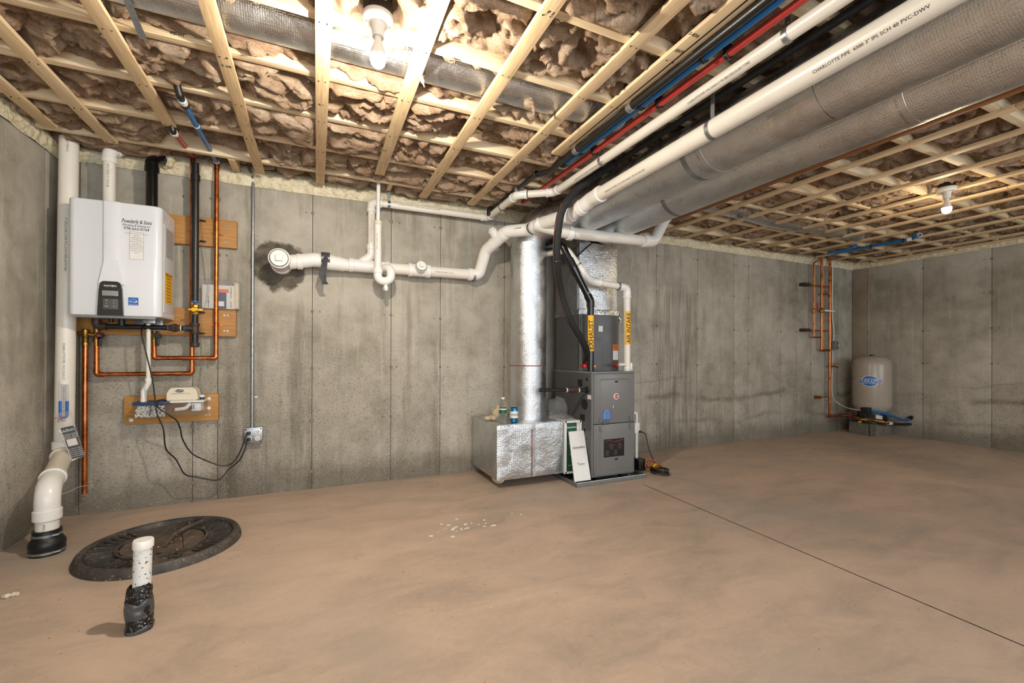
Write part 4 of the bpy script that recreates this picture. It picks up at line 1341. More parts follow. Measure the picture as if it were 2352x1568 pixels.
T.part('plastic_sleeve', MB().slab([p + nn * 0.004 for p in sl], 0.0006), 'poly')

# mounting boards
def board(x0, x1, z0, z1, label):
    T = Thing('mounting_board', label, 'board', None)
    T.part('plank', MB().box((x0, YB - 0.038, z0), (x1, YB - 0.001, z1), 0.003), 'board')
    m = MB()
    for sx_ in (x0 + 0.03, x1 - 0.07, x1 - 0.05):
        for z in (z0 + 0.04, z1 - 0.04):
            m.cyl((sx_, YB - 0.0385, z), (sx_, YB - 0.041, z), 0.007, 10)
    T.part('screw_head', m, 'galv')
    return T
board(-1.40, -0.527, 1.798, 1.995, 'brown treated board behind the upper part of the water heater')
board(-1.40, -0.530, 1.165, 1.356, 'brown treated board under the water heater, carrying the copper valves')
T = board(-1.158, -0.635, 0.572, 0.758, 'brown treated board carrying the small beige condensate pump')
for x, z in ((-1.12, 0.60), (-0.69, 0.66), (-0.69, 0.725)):
    T.part('washer', MB().lathe([(0.012, 0), (0.012, 0.002), (0.005, 0.003), (0.0001, 0.003)], (x, YB - 0.0385, z), (0, -1, 0), 14), 'label')

# water heater
HX0, HX1, HZ0, HZ1, HY = -1.331, -0.888, 1.268, 1.957, 3.372
T = Thing('water_heater', 'white wall hung tankless water heater with black control panel and stickers', 'water heater')
def arc(cx, cy, r, a0, a1, n=7):
    return [(cx + r * math.cos(math.radians(a0 + (a1 - a0) * k / n)), cy + r * math.sin(math.radians(a0 + (a1 - a0) * k / n))) for k in range(n + 1)]
r_ = 0.038
cl, cr = -1.160, -1.090
prof = [(HX0, 3.655)] + arc(HX0 + r_, HY + r_, r_, 180, 270) + [(cl - 0.012, HY), (cl - 0.008, HY - 0.002), (cl, HY - 0.010), (cl + 0.01, HY - 0.012), (cr - 0.01, HY - 0.012), (cr, HY - 0.009), (cr + 0.006, HY), (cr + 0.009, HY)] + arc(HX1 - r_, HY + r_, r_, 270, 360) + [(HX1, 3.655)]
bm = bmesh.new()
lo = [bm.verts.new((x, y, HZ0)) for x, y in prof]
hi = [bm.verts.new((x, y, HZ1)) for x, y in prof]
n_ = len(prof)
for i in range(n_):
    j = (i + 1) % n_
    bm.faces.new((lo[i], lo[j], hi[j], hi[i]))
bm.faces.new(lo)
bm.faces.new(hi)
bmesh.ops.recalc_face_normals(bm, faces=bm.faces[:])
ed = [e for e in bm.edges if abs(e.verts[0].co.z - e.verts[1].co.z) < 1e-4]
bmesh.ops.bevel(bm, geom=ed, offset=0.010, segments=3, affect='EDGES', profile=0.5)
mb = MB()
mb.bm(bm)
body = T.part('cover', mb, 'enamel', sharp=28)
# flare of the centre strip down to the controls
T.part('centre_flare', MB().add([(cl + 0.003, HY - 0.0125, 1.60), (cr - 0.003, HY - 0.0125, 1.60), (cr + 0.026, HY - 0.0155, 1.455), (cl - 0.022, HY - 0.0155, 1.455), (cl + 0.001, HY + 0.001, 1.60), (cr + 0.001, HY + 0.001, 1.60), (cr + 0.030, HY + 0.001, 1.455), (cl - 0.026, HY + 0.001, 1.455)],
       [(0, 1, 2, 3), (4, 5, 6, 7), (0, 1, 5, 4), (1, 2, 6, 5), (2, 3, 7, 6), (3, 0, 4, 7)]), 'enamel')
sd = HX1
T.part('side_panel', MB().box((sd - 0.001, HY + 0.055, HZ0 + 0.035), (sd + 0.002, 3.645, HZ1 - 0.09), 0.0015), 'enamel_side')
for z in (HZ1 - 0.04, HZ1 - 0.06):
    for y in (HY + 0.07, HY + 0.2):
        T.part('rivet', MB().cyl((sd - 0.001, y, z), (sd + 0.0025, y, z), 0.004, 10), 'galv', parent=body)
def side_label(y0, z0, y1, z1, mat, name='sticker'):
    return T.part(name, MB().box((sd + 0.0015, y0, z0), (sd + 0.0032, y1, z1)), mat)
side_label(HY + 0.085, 1.66, HY + 0.235, 1.85, 'greylabel')
ys = side_label(HY + 0.075, 1.365, HY + 0.225, 1.565, 'labelyellow', 'yellow_sticker')
lm = MB()
for k in range(9):
    lm.text('ENERGYGUIDE' if k == 0 else 'estimated cost', 0.020 if k == 0 else 0.014, (sd + 0.0032, HY + 0.15, 1.55 - 0.021 * k), (0, 1, 0), (0, 0, 1))
T.part('sticker_text', lm, 'ink', parent=ys)
lm = MB()
for k in range(10):
    lm.text('installation instruction warning', 0.0095, (sd + 0.0032, HY + 0.16, 1.838 - 0.018 * k), (0, 1, 0), (0, 0, 1))
T.part('sticker_text', lm, 'ink')
# front lettering
FX = Vector((1, 0, 0))
FZ = Vector((0, 0, 1))
cx = -1.008
lm = MB()
lm.text('Powderly & Sons', 0.034, (cx, HY - 0.0005, 1.846), FX, FZ, 0.001, shear=0.3, bold=0.01, sx=0.62)
lm.text('Plumbing & Heating Inc.', 0.017, (cx, HY - 0.0005, 1.822), FX, FZ, 0.001, shear=0.35, bold=0.006, sx=0.85)
lm.text('978-663-0164', 0.024, (cx, HY - 0.0005, 1.802), FX, FZ, 0.001, bold=0.008, sx=0.92)
T.part('printed_name', lm, 'ink')
for z0, z1, rows in ((1.70, 1.785, ['The following numbers must be given', 'SERVICE', 'MAINTENANCE', 'GAS PRESSURE', 'INSPECTION DATE', 'TECHNICIAN']), (1.615, 1.695, ['FOR SERVICE CALL', 'Plumbing   Heating', 'Boston'])):
    st = T.part('sticker', MB().box((cx - 0.036, HY - 0.0008, z0), (cx + 0.036, HY + 0.002, z1)), 'label')
    lm = MB()
    for e_ in ((cx - 0.035, z0 + 0.001, cx + 0.035, z0 + 0.002), (cx - 0.035, z1 - 0.002, cx + 0.035, z1 - 0.001), (cx - 0.035, z0, cx - 0.034, z1), (cx + 0.034, z0, cx + 0.035, z1)):
        lm.box((e_[0], HY - 0.0014, e_[1]), (e_[2], HY - 0.0006, e_[3]))
    for k, s_ in enumerate(rows):
        lm.text(s_, 0.0075, (cx, HY - 0.0008, z1 - 0.012 - k * 0.0125), FX, FZ, 0.0006)
    T.part('sticker_text', lm, 'ink', parent=st)
es = T.part('blue_sticker', MB().box((-1.047, HY - 0.0008, 1.335), (-0.998, HY + 0.002, 1.383)), 'blue')
lm = MB()
pts = [(-1.0225 + 0.020 * math.cos(a), HY - 0.0016, 1.352 + 0.020 * math.sin(a)) for a in [math.pi * (0.05 + 0.9 * k / 12) for k in range(13)]]
lm.tube([Vector(p) for p in pts], 0.0009, 5)
lm.text('energy', 0.013, (-1.024, HY - 0.0008, 1.357), FX, FZ, 0.0008, shear=0.4)
lm.text('ENERGY STAR', 0.0065, (-1.0225, HY - 0.0008, 1.340), FX, FZ, 0.0008)
lm.lathe([(0.004, 0), (0.004, 0.0006)], (-1.008, HY - 0.0009, 1.359), (0, -1, 0), 5)
T.part('sticker_text', lm, 'ink_white', parent=es)
# control panel
cp = [(-1.186, 1.268), (-1.066, 1.268), (-1.072, 1.425), (-1.079, 1.463), (-1.093, 1.472), (-1.158, 1.472), (-1.172, 1.463), (-1.179, 1.42)]
pn = T.part('control_panel', MB().prism([(x, z) for x, z in cp], HY - 0.020, HY - 0.004, 'y'), 'blackgloss')
T.part('display', MB().box((-1.163, HY - 0.0215, 1.385), (-1.088, HY - 0.018, 1.416), 0.001), 'display', parent=pn)
T.part('key_plate', MB().box((-1.160, HY - 0.0212, 1.306), (-1.088, HY - 0.018, 1.368), 0.001), 'furnace_dark', parent=pn)
lm = MB()
lm.text('NAVIEN', 0.016, (-1.125, HY - 0.0203, 1.444), FX, FZ, 0.0006, bold=0.01, sx=1.05)
for c_ in range(2):
    for k, s_ in enumerate((('M', '^'), ('<', '*'), ('OK', 'o'))):
        lm.text(s_[c_], 0.011, (-1.142 + c_ * 0.034, HY - 0.0215, 1.356 - k * 0.0165), FX, FZ, 0.0006)
T.part('key_symbols', lm, 'ink_white', parent=pn)
# underside
T.part('base_plate', MB().box((HX0 + 0.025, HY + 0.02, HZ0 - 0.012), (HX1 - 0.03, 3.64, HZ0 + 0.002)), 'galv')
bp = MB().box((-1.085, 3.615, 1.195), (-0.94, 3.618, 1.262), 0.001).box((-1.02, 3.52, 1.236), (-0.955, 3.60, 1.262), 0.002)
T.part('bracket', bp, 'galv')
hm = MB()
for x, z in ((-1.06, 1.22), (-1.04, 1.207), (-1.015, 1.225), (-0.985, 1.205), (-0.965, 1.222)):
    hm.cyl((x, 3.6148, z), (x, 3.613, z), 0.006, 10)
T.part('bracket_hole', hm, 'dark')
T.part('drain_cap', MB().cyl((-1.125, 3.52, 1.262), (-1.125, 3.52, 1.215), 0.018, 14, ch=0.003), 'rubber')
T.part('drain_cap', MB().cyl((-1.18, 3.53, 1.262), (-1.18, 3.53, 1.24), 0.013, 12), 'rubber')
T.part('vent_collar', MB().box((-1.04, 3.52, HZ1 - 0.003), (-0.985, 3.57, HZ1 + 0.022), 0.003).cyl((-0.985, 3.555, HZ1 - 0.002), (-0.985, 3.555, HZ1 + 0.016), 0.037, 24), 'galv')

# air intake and flue above the heater
T = Thing('intake_pipe', 'white pipe rising from the water heater with an elbow to the wall', 'pipe')
p0, p1 = Vector((-1.1990, 3.5500, 2.0030)), Vector((-1.1970, 3.5500, 2.2780))
p0.z = HZ1 - 0.002
p1.x = p0.x
T.part('pipe', MB().tube([p0, p1 + V(0, 0, 0.02)], 0.031, 26), 'pvc')
T.part('elbow', MB().tube([p1 - V(0, 0, 0.02), p1 + V(0, 0, 0.035), p1 + V(0.03, 0.07, 0.085)], 0.036, 26, 0.05, 10).ring(p1 - V(0, 0, 0.035), p1 + V(0, 0, 0.0), 0.031, 0.008, 26).ring(p1 + V(0.012, 0.03, 0.055), p1 + V(0.022, 0.055, 0.075), 0.031, 0.009, 26), 'pvc_fit')
T.part('lettering', MB().text_pipe('PVC-DWV 2" SCH 40', 0.016, p1 - V(0, 0, 0.05), (0, 0, -1), (0.1, -1, 0), 0.031), 'ink')
T = Thing('flue_pipe', 'glossy black flue pipe rising from the water heater to the wall', 'pipe')
p0 = Vector((-0.985, 3.555, HZ1 + 0.014))
p1 = Vector((p0.x, 3.555, (-1.0330, 3.5550, 2.2460)[2]))
T.part('pipe', MB().tube([p0, p1], 0.0315, 26), 'abs')
T.part('elbow', MB().tube([p1, p1 + V(0, 0, 0.05), p1 + V(0.035, 0.10, 0.105)], 0.037, 26, 0.06, 10).ring(p1 - V(0, 0, .02), p1 + V(0, 0, 0.015), 0.031, 0.009, 26), 'abs')
fm = MB()
for k in range(14):
    fm.sphere((p1.x + 0.035 + random.uniform(-.05, .06), 3.665 + random.uniform(-.02, .02), p1.z + 0.10 + random.uniform(-.03, .05)), random.uniform(0.018, 0.03), 8, 6)
T.part('sealing_foam', fm, 'sfoam')

# gas line to the heater
T = Thing('heater_gas_line', 'black iron gas line dropping from the ceiling with a yellow lever valve', 'pipe')
gx, gyy = (-0.751, 3.5600, 1.9600)[0], 3.56
z1, z2 = (-0.753, 3.5600, 2.5490)[2], (-0.751, 3.5600, 1.3950)[2]
T.part('pipe', MB().tube([(gx, gyy, z2), (gx, gyy, 2.33)], 0.021, 20), 'iron')
T.part('coupling', MB().ring((gx, gyy, 2.21), (gx, gyy, 2.25), 0.021, 0.006, 20), 'iron')
za, zb_, zc, zd, ze, zf = [q_[2] for q_ in ((-0.751, 3.5600, 1.3710), (-0.751, 3.5600, 1.3010), (-0.751, 3.5600, 1.2480), (-0.75, 3.5600, 1.1770), (-0.75, 3.5600, 1.1420), (-0.75, 3.5600, 1.0980))]
T.part('blue_thread_tape', MB().ring((gx, gyy, z2 + 0.003), (gx, gyy, z2 - 0.008), 0.020, 0.003, 20), 'pexblue')
vb = T.part('valve_body', MB().lathe([(0.022, 0), (0.025, 0.004), (0.025, 0.018), (0.021, 0.022), (0.024, 0.035), (0.021, 0.048), (0.025, 0.053), (0.025, 0.068), (0.022, 0.072)], (gx, gyy, zb_), (0, 0, 1), 8), 'brass')
hz = zb_ + 0.036
T.part('lever', MB().box((gx - 0.008, gyy - 0.036, hz - 0.007), (gx + 0.052, gyy - 0.030, hz + 0.007), 0.002).cyl((gx, gyy - 0.02, hz), (gx, gyy - 0.038, hz), 0.014, 14).box((gx - 0.030, gyy - 0.036, hz - 0.006), (gx, gyy - 0.031, hz + 0.006), 0.002), 'yellow', parent=vb)
T.part('nipple', MB().cyl((gx, gyy, zc), (gx, gyy, zb_), 0.0195, 18), 'iron')
teez = (zc + zd) / 2
T.part('tee', MB().lathe([(0.026, 0), (0.028, 0.003), (0.028, 0.014), (0.024, 0.018), (0.024, zc - zd - 0.018), (0.028, zc - zd - 0.014), (0.028, zc - zd - 0.003), (0.026, zc - zd)], (gx, gyy, zd), (0, 0, 1), 20).cyl((gx, gyy, teez), (gx - 0.052, gyy, teez), 0.021, 18, ch=0.002), 'iron_brown')
T.part('drip_leg', MB().cyl((gx, gyy, zf), (gx, gyy, zd), 0.0195, 18), 'iron')
T.part('cap', MB().lathe([(0.018, 0), (0.025, 0.004), (0.027, 0.016), (0.027, 0.03)], (gx, gyy, zf - 0.012), (0, 0, 1), 14), 'iron_brown')
hx = -1.262
hp = T.part('branch_pipe', MB().cyl((gx - 0.03, gyy, teez), (hx + 0.02, gyy, teez), 0.0165, 18), 'iron')
ux_ = (-0.865, 3.5600, 1.2180)[0]
T.part('union', MB().lathe([(0.019, 0), (0.022, 0.004), (0.022, 0.018), (0.028, 0.020), (0.028, 0.042), (0.021, 0.045), (0.021, 0.06)], (ux_ - 0.03, gyy, teez), (1, 0, 0), 8), 'iron_brown', parent=hp)
for x, m_ in ((ux_ - 0.034, 'pexblue'), (gx - 0.060, 'pexblue'), (ux_ + 0.034, 'purepro')):
    T.part('thread_tape', MB().ring((x, gyy, teez), (x + 0.007, gyy, teez), 0.0165, 0.0035, 16), m_, parent=hp)
T.part('elbow', MB().tube([(hx + 0.05, gyy, teez), (hx, gyy, teez), (hx, gyy, teez + 0.055)], 0.024, 18, 0.03), 'iron_brown')
T.part('riser', MB().cyl((hx, gyy, teez + 0.05), (hx, gyy, HZ0 - 0.01), 0.016, 16), 'galv')

# copper lines
def copper_fit(T, a, p, b, r, L=0.028):
    a, p, b = Vector(a), Vector(p), Vector(b)
    d0, d1 = (a - p).normalized(), (b - p).normalized()
    m = MB().tube([p + d0 * L, p, p + d1 * L], r + 0.0018, 18, 0.020, 8)
    m.ring(p + d0 * L * 0.85, p + d0 * (L * 0.85 + 0.008), r, 0.0035, 18).ring(p + d1 * L * 0.85, p + d1 * (L * 0.85 + 0.008), r, 0.0035, 18)
    T.part('elbow', m, 'copper')

def cstrap(T, x, z, r, y):
    T.part('pipe_strap', MB().ring((x, y, z - 0.007), (x, y, z + 0.007), r, 0.002, 18).box((x - r - 0.022, YB - 0.0405, z - 0.006), (x + r + 0.022, YB - 0.038, z + 0.006)).cyl((x - r - 0.013, YB - 0.04, z), (x - r - 0.013, YB - 0.046, z), 0.005, 8).cyl((x + r + 0.013, YB - 0.04, z), (x + r + 0.013, YB - 0.046, z), 0.005, 8), 'copper')

RC = 0.0145
yc = 3.640
hotx = (-0.645, 3.6400, 1.6910)[0]
hz0 = (-0.643, 3.6400, 1.0120)[2]
T = Thing('copper_line', 'bright copper line right of the gas valve, dropping and turning under the heater', 'pipe', None)
vx = (-0.993, 3.6400, 1.0760)[0]
T.part('pipe', MB().tube([(hotx, yc, (-0.645, 3.6400, 2.3770)[2]), (hotx, yc, hz0), (vx, yc, hz0), (vx, yc, (-0.993, 3.6400, 1.1400)[2])], RC, 18, 0.012), 'copper')
copper_fit(T, (hotx, yc, hz0 + 1), (hotx, yc, hz0), (vx, yc, hz0), RC)
copper_fit(T, (hotx, yc, hz0), (vx, yc, hz0), (vx, yc, hz0 + 1), RC)
for z in ((-0.646, 3.6400, 1.8840)[2], (-0.644, 3.6400, 1.2470)[2]):
    cstrap(T, hotx, z, RC, yc)
T.part('coupling', MB().ring((hotx - 0.075, yc, hz0), (hotx - 0.045, yc, hz0), RC, 0.002, 18), 'copper')
def service_valve(T, x, z, y, handle_dx, redcap):
    m = MB().lathe([(0.020, 0), (0.020, 0.02), (0.0165, 0.024), (0.018, 0.045), (0.021, 0.06), (0.016, 0.065), (0.016, 0.10)], (x, y, z), (0, 0, 1), 12)
    m.cyl((x, y, z + 0.045), (x - 0.035 * handle_dx, y - 0.02, z + 0.05), 0.013, 12)
    b_ = T.part('service_valve', m, 'brass')
    hx_ = x + 0.028 * handle_dx
    T.part('valve_lever', MB().box((hx_ - 0.010, y - 0.045, z - 0.025), (hx_ + 0.010, y - 0.035, z + 0.035), 0.003).cyl((hx_, y - 0.022, z + 0.042), (hx_, y - 0.045, z + 0.042), 0.020, 16), 'rubber', parent=b_)
    if redcap:
        T.part('red_cap', MB().cyl((hx_, y - 0.045, z + 0.042), (hx_, y - 0.052, z + 0.042), 0.0095, 14), 'redplastic', parent=b_)
service_valve(T, vx, (-0.993, 3.6400, 1.1170)[2], yc, 1, False)

T = Thing('copper_line', 'copper line looping lowest under the heater, rising behind the black gas line', 'pipe', None)
cx2 = (-0.786, 3.6500, 0.988)[0]
cz = (-0.788, 3.6500, 0.906)[2]
cv = (-1.2920, 3.6500, 1.0170)[0]
T.part('pipe', MB().tube([(cx2, 3.65, (-0.796, 3.6500, 2.3950)[2]), (cx2, 3.65, cz), (cv, 3.65, cz), (cv, 3.65, (-1.2920, 3.6500, 1.1410)[2])], RC, 18, 0.012), 'copper')
copper_fit(T, (cx2, 3.65, cz + 1), (cx2, 3.65, cz), (cv, 3.65, cz), RC)
copper_fit(T, (cx2, 3.65, cz), (cv, 3.65, cz), (cv, 3.65, cz + 1), RC)
cstrap(T, cx2, (-0.789, 3.6500, 1.8960)[2], RC, 3.65)
T.part('coupling', MB().ring((cx2 - 0.085, 3.65, cz), (cx2 - 0.055, 3.65, cz), RC, 0.002, 18), 'copper')
service_valve(T, cv, (-1.2920, 3.6500, 1.1130)[2], 3.65, 1, True)
T = Thing('relief_pipe', 'copper relief pipe dropping almost to the floor by the left corner', 'pipe')
rx = (-1.3450, 3.6450, 0.795)[0]
T.part('pipe', MB().tube([(rx, 3.645, (-1.3440, 3.6450, 1.1170)[2]), (rx, 3.640, (-1.3470, 3.6450, 0.149)[2])], RC, 18), 'copper')
rv = T.part('relief_valve', MB().lathe([(0.017, -0.03), (0.019, -0.028), (0.019, -0.005), (0.015, 0.0), (0.017, 0.03), (0.022, 0.04), (0.020, 0.075), (0.012, 0.08)], (rx, 3.645, (-1.3440, 3.6450, 1.1170)[2]), (0, 0, 1), 12).cyl((rx, 3.645, (-1.3440, 3.6450, 1.1700)[2]), (rx - 0.045, 3.64, (-1.3440, 3.6450, 1.1700)[2]), 0.012, 12), 'brass')

# blue and red tubes feeding them from the joists
T = Thing('blue_water_tube', 'short slanting blue tube above the copper line by the water heater', 'tube')
q0, q1 = Vector((-0.615, 2.6130, 2.3000)), Vector((hotx, yc, (-0.65, 3.6400, 2.3880)[2]))
T.part('tube', MB().tube([q0, q1], 0.0150, 16), 'pexblue')
T.part('elbow', MB().tube([q0 + (q1 - q0) * 0.02, q0, q0 + V(-0.01, -0.02, 0.05)], 0.0165, 14, 0.015), 'rubber')
T.part('white_collar', MB().ring(q0.lerp(q1, 0.03), q0.lerp(q1, 0.07), 0.015, 0.004, 16), 'pvc_fit')
T.part('white_collar', MB().ring(q1.lerp(q0, 0.03), q1, 0.015, 0.004, 16), 'pvc_fit')
T.part('clip', MB().ring(q0.lerp(q1, 0.08), q0.lerp(q1, 0.10), 0.015, 0.006, 16), 'rubber')
T.part('cable_tie', MB().ring(q0.lerp(q1, 0.35), q0.lerp(q1, 0.36), 0.015, 0.0025, 16), 'wirewhite')
T.part('adapter', MB().tube([q1, q1 + V(0, 0, -0.06)], 0.0165, 14), 'copper')
T = Thing('red_water_tube', 'short slanting red tube beside the black gas line near the heater', 'tube')
q0, q1 = Vector((-0.748, 3.0390, 2.3000)), Vector((cx2, 3.65, (-0.796, 3.6500, 2.4070)[2]))
T.part('tube', MB().tube([q0, q1], 0.0150, 16), 'pexred')
T.part('elbow', MB().tube([q0 + (q1 - q0) * 0.02, q0, q0 + V(-0.005, -0.015, 0.05)], 0.0165, 14, 0.015), 'rubber')
T.part('white_collar', MB().ring(q0.lerp(q1, 0.02), q0.lerp(q1, 0.08), 0.015, 0.004, 16).ring(q0 + V(-.004, -.012, .03), q0 + V(-.005, -.015, .05), 0.014, 0.006, 16), 'pvc_fit')

# clear vinyl drain tube of the pump
T = Thing('vinyl_tube', 'clear vinyl tube looping from the joists to the beige pump', 'tube')
vt = [(-0.596, 3.5600, 2.4680), (-0.655, 3.5800, 2.4230), (-0.708, 3.6000, 2.3370), (-0.743, 3.6400, 2.1950), (-0.741, 3.6550, 2.0490), (-0.73, 3.6550, 1.8530), (-0.699, 3.6400, 1.6560), (-0.684, 3.6200, 1.5320), (-0.708, 3.6400, 1.3820), (-0.736, 3.6550, 1.3150), (-0.73, 3.6550, 1.1850), (-0.707, 3.6300, 1.0780), (-0.705, 3.6100, 0.928), (-0.723, 3.6000, 0.821)]
T.part('tube', MB().tube([Vector(p) for p in vt], 0.0055, 10, smooth=6), 'clear')
T.part('black_clip', MB().box(Vector((-0.596, 3.5600, 2.4680)) - V(.008, .008, .008), Vector((-0.596, 3.5600, 2.4680)) + V(.008, .008, .008), 0.002), 'rubber')
for p in ((-0.728, 3.6550, 1.9690), (-0.727, 3.6550, 1.8260), (-0.731, 3.6550, 1.3310), (-0.73, 3.6550, 1.1850)):
    T.part('clip', MB().box((p[0] - 0.017, 3.645, p[2] - 0.005), (p[0] + 0.017, 3.667, p[2] + 0.005), 0.003), 'rubber')

# manuals in a bag
T = Thing('manual_packet', 'clear bag of printed manuals resting on the lower board behind the copper', 'packet')
bx0, bx1 = (-0.732, 3.6350, 1.4100)[0], (-0.51, 3.6350, 1.4220)[0]
bz0 = 1.3575
bz1 = (-0.636, 3.6350, 1.5290)[2]
pk = T.part('booklets', MB().box((bx0, 3.645, bz0), (bx1 - 0.02, 3.690, bz1), 0.012), 'paper')
T.part('cream_booklet', MB().box((bx1 - 0.03, 3.640, bz0 + 0.004), (bx1, 3.692, bz1 + 0.02), 0.010), 'foam')
w_ = bx1 - bx0
T.part('navy_block', MB().box((bx0 + w_ * 0.40, 3.6440, bz0 + 0.004), (bx0 + w_ * 0.66, 3.6455, bz1 - 0.055)), 'darkblue', parent=pk)
T.part('orange_block', MB().box((bx0 + w_ * 0.36, 3.6438, bz1 - 0.055), (bx0 + w_ * 0.72, 3.6455, bz1 - 0.030)), 'orange', parent=pk)
T.part('white_block', MB().box((bx0 + w_ * 0.42, 3.6435, bz0 + 0.02), (bx0 + w_ * 0.60, 3.6445, bz0 + 0.055)), 'label', parent=pk)
lm = MB()
for k in range(5):
    lm.text('manual', 0.016, (bx0 + w_ * (0.18 if k < 2 else 0.78), 3.6445, bz0 + 0.03 + 0.035 * (k % 4)), (0, 0, 1), (-1, 0, 0), 0.0006)
T.part('printed_words', lm, 'ink', parent=pk)
T.part('clear_bag', MB().box((bx0 - 0.03, 3.634, bz0 - 0.002), (bx1 + 0.012, 3.700, bz1 + 0.035), 0.014), 'poly')

# condensate pipe, neutraliser tank and pump
T = Thing('condensate_pipe', 'thin white pipe from the heater with a jog down to the pump tank', 'pipe')
p = [Vector((-1.0010, 3.5600, 1.2400)), Vector((-0.996, 3.5600, 0.853)), Vector((-1.0250, 3.5600, 0.797)), Vector((-1.0310, 3.5600, 0.718))]
p[1].x = p[0].x
p[3].x = p[2].x
T.part('pipe', MB().tube([p[0], p[1]], 0.0125, 18), 'pvc')
T.part('elbow', MB().tube([p[1] + V(0, 0, 0.025), p[1] - V(0, 0, 0.005), p[2], p[3] + V(0, 0, .005)], 0.0155, 18, 0.018, 8).ring(p[1] + V(0, 0, 0.03), p[1] + V(0, 0, 0.005), 0.0125, 0.005, 18).ring(p[3] + V(0, 0, 0.03), p[3], 0.0125, 0.005, 18), 'pvc_fit')
T = Thing('condensate_pump', 'small beige pump on a clear tank half full of white pellets', 'pump')
tx0, tx1 = (-1.0660, 3.5200, 0.713)[0], (-0.697, 3.5200, 0.711)[0]
ty0, ty1 = 3.520, 3.662
tz1, tz0 = (-1.0660, 3.5200, 0.724)[2], (-1.0570, 3.5200, 0.626)[2]
T.part('tank', MB().box((tx0, ty0, tz0), (tx1, ty1, tz1), 0.006), 'clear')
T.part('blue_rim', MB().box((tx0 - 0.004, ty0 - 0.004, tz1 - 0.014), (tx0 + 0.19, ty1, tz1 + 0.004), 0.002), 'darkblue')
T.part('rim', MB().box((tx0 + 0.19, ty0 - 0.004, tz1 - 0.006), (tx1 + 0.006, ty1, tz1 + 0.004), 0.002), 'whitepl')
pm = MB()
for i in range(420):
    pm.sphere((random.uniform(tx0 + 0.008, tx0 + 0.155), ty0 + 0.007 + random.random() ** 2 * 0.05, random.uniform(tz0 + 0.006, tz1 - 0.022)), random.uniform(0.0042, 0.006), 6, 4)
T.part('pellets', pm, 'gravel', kind='stuff')
for x in (tx0 + 0.085, tx0 + 0.165, tx0 + 0.20):
    T.part('divider', MB().box((x, ty0 + 0.001, tz0 + 0.02), (x + 0.004, ty0 + 0.004, tz1 - 0.015)), 'furnace_dark')
T.part('float_arm', MB().tube([(tx0 + 0.215, ty0 + 0.02, tz0 + 0.045), (tx0 + 0.27, ty0 + 0.015, tz0 + 0.052), (tx0 + 0.30, ty0 + 0.015, tz0 + 0.085)], 0.012, 12, 0.02), 'whitepl')
T.part('float_housing', MB().box((tx0 + 0.30, ty0 + 0.012, tz0 + 0.03), (tx1 - 0.012, ty1 - 0.03, tz1 - 0.01), 0.012), 'whitepl')
for k in range(3):
    T.part('slot', MB().box((tx1 - 0.075 + k * 0.010, ty0 + 0.0105, tz0 + 0.045), (tx1 - 0.071 + k * 0.010, ty0 + 0.0125, tz0 + 0.075)), 'dark')
mx0, mx1 = (-0.898, 3.5400, 0.761)[0], (-0.735, 3.5400, 0.755)[0]
mz0, mz1 = tz1 + 0.003, (-0.788, 3.5400, 0.815)[2]
sh = [(mx0 - 0.008, mz0), (mx1 + 0.006, mz0), (mx1, mz0 + 0.05), (mx1 - 0.012, mz1), (mx0 + 0.012, mz1), (mx0, mz0 + 0.05)]
bm = bmesh.new()
MBt = MB().prism(sh, 3.532, 3.655, 'y')
vv = [bm.verts.new(p_) for p_ in MBt.v]
for f_ in MBt.f:
    bm.faces.new([vv[i] for i in f_])
bmesh.ops.bevel(bm, geom=bm.edges[:], offset=0.009, segments=3, affect='EDGES')
mb = MB()
mb.bm(bm)
T.part('motor_cover', mb, 'purepro')
T.part('badge', MB().lathe([(0.0001, 0.0015), (0.024, 0.0012), (0.026, 0)], (0, 0, 0), (0, -1, 0), 24), 'ink')
o = T.parts[-1][0]
bc = Vector(((mx0 + mx1) / 2 - 0.012, 3.5315, mz1 - 0.020))
for q_ in o.data.vertices:
    q_.co = Vector((q_.co.x, q_.co.y, q_.co.z * 0.38)) + bc
T.part('badge_text', MB().text('PurePro', 0.014, bc, FX, FZ, 0.0022, bold=0.01), 'ink_white')
T.part('cover_text', MB().text('Condensate Neutralizer Pump', 0.0085, bc - V(-0.005, 0, 0.017), FX, FZ, 0.001), 'ink')
T.part('outlet', MB().cyl((mx1 + 0.018, 3.60, tz1), (mx1 + 0.018, 3.60, tz1 + 0.03), 0.011, 12).cyl((mx1 + 0.018, 3.60, tz1 + 0.022), (mx1 + 0.018, 3.60, tz1 + 0.036), 0.015, 12), 'whitepl')
T.part('blue_nut', MB().cyl((mx1 + 0.018, 3.60, tz1 + 0.004), (mx1 + 0.018, 3.60, tz1 + 0.02), 0.014, 8), 'darkblue')

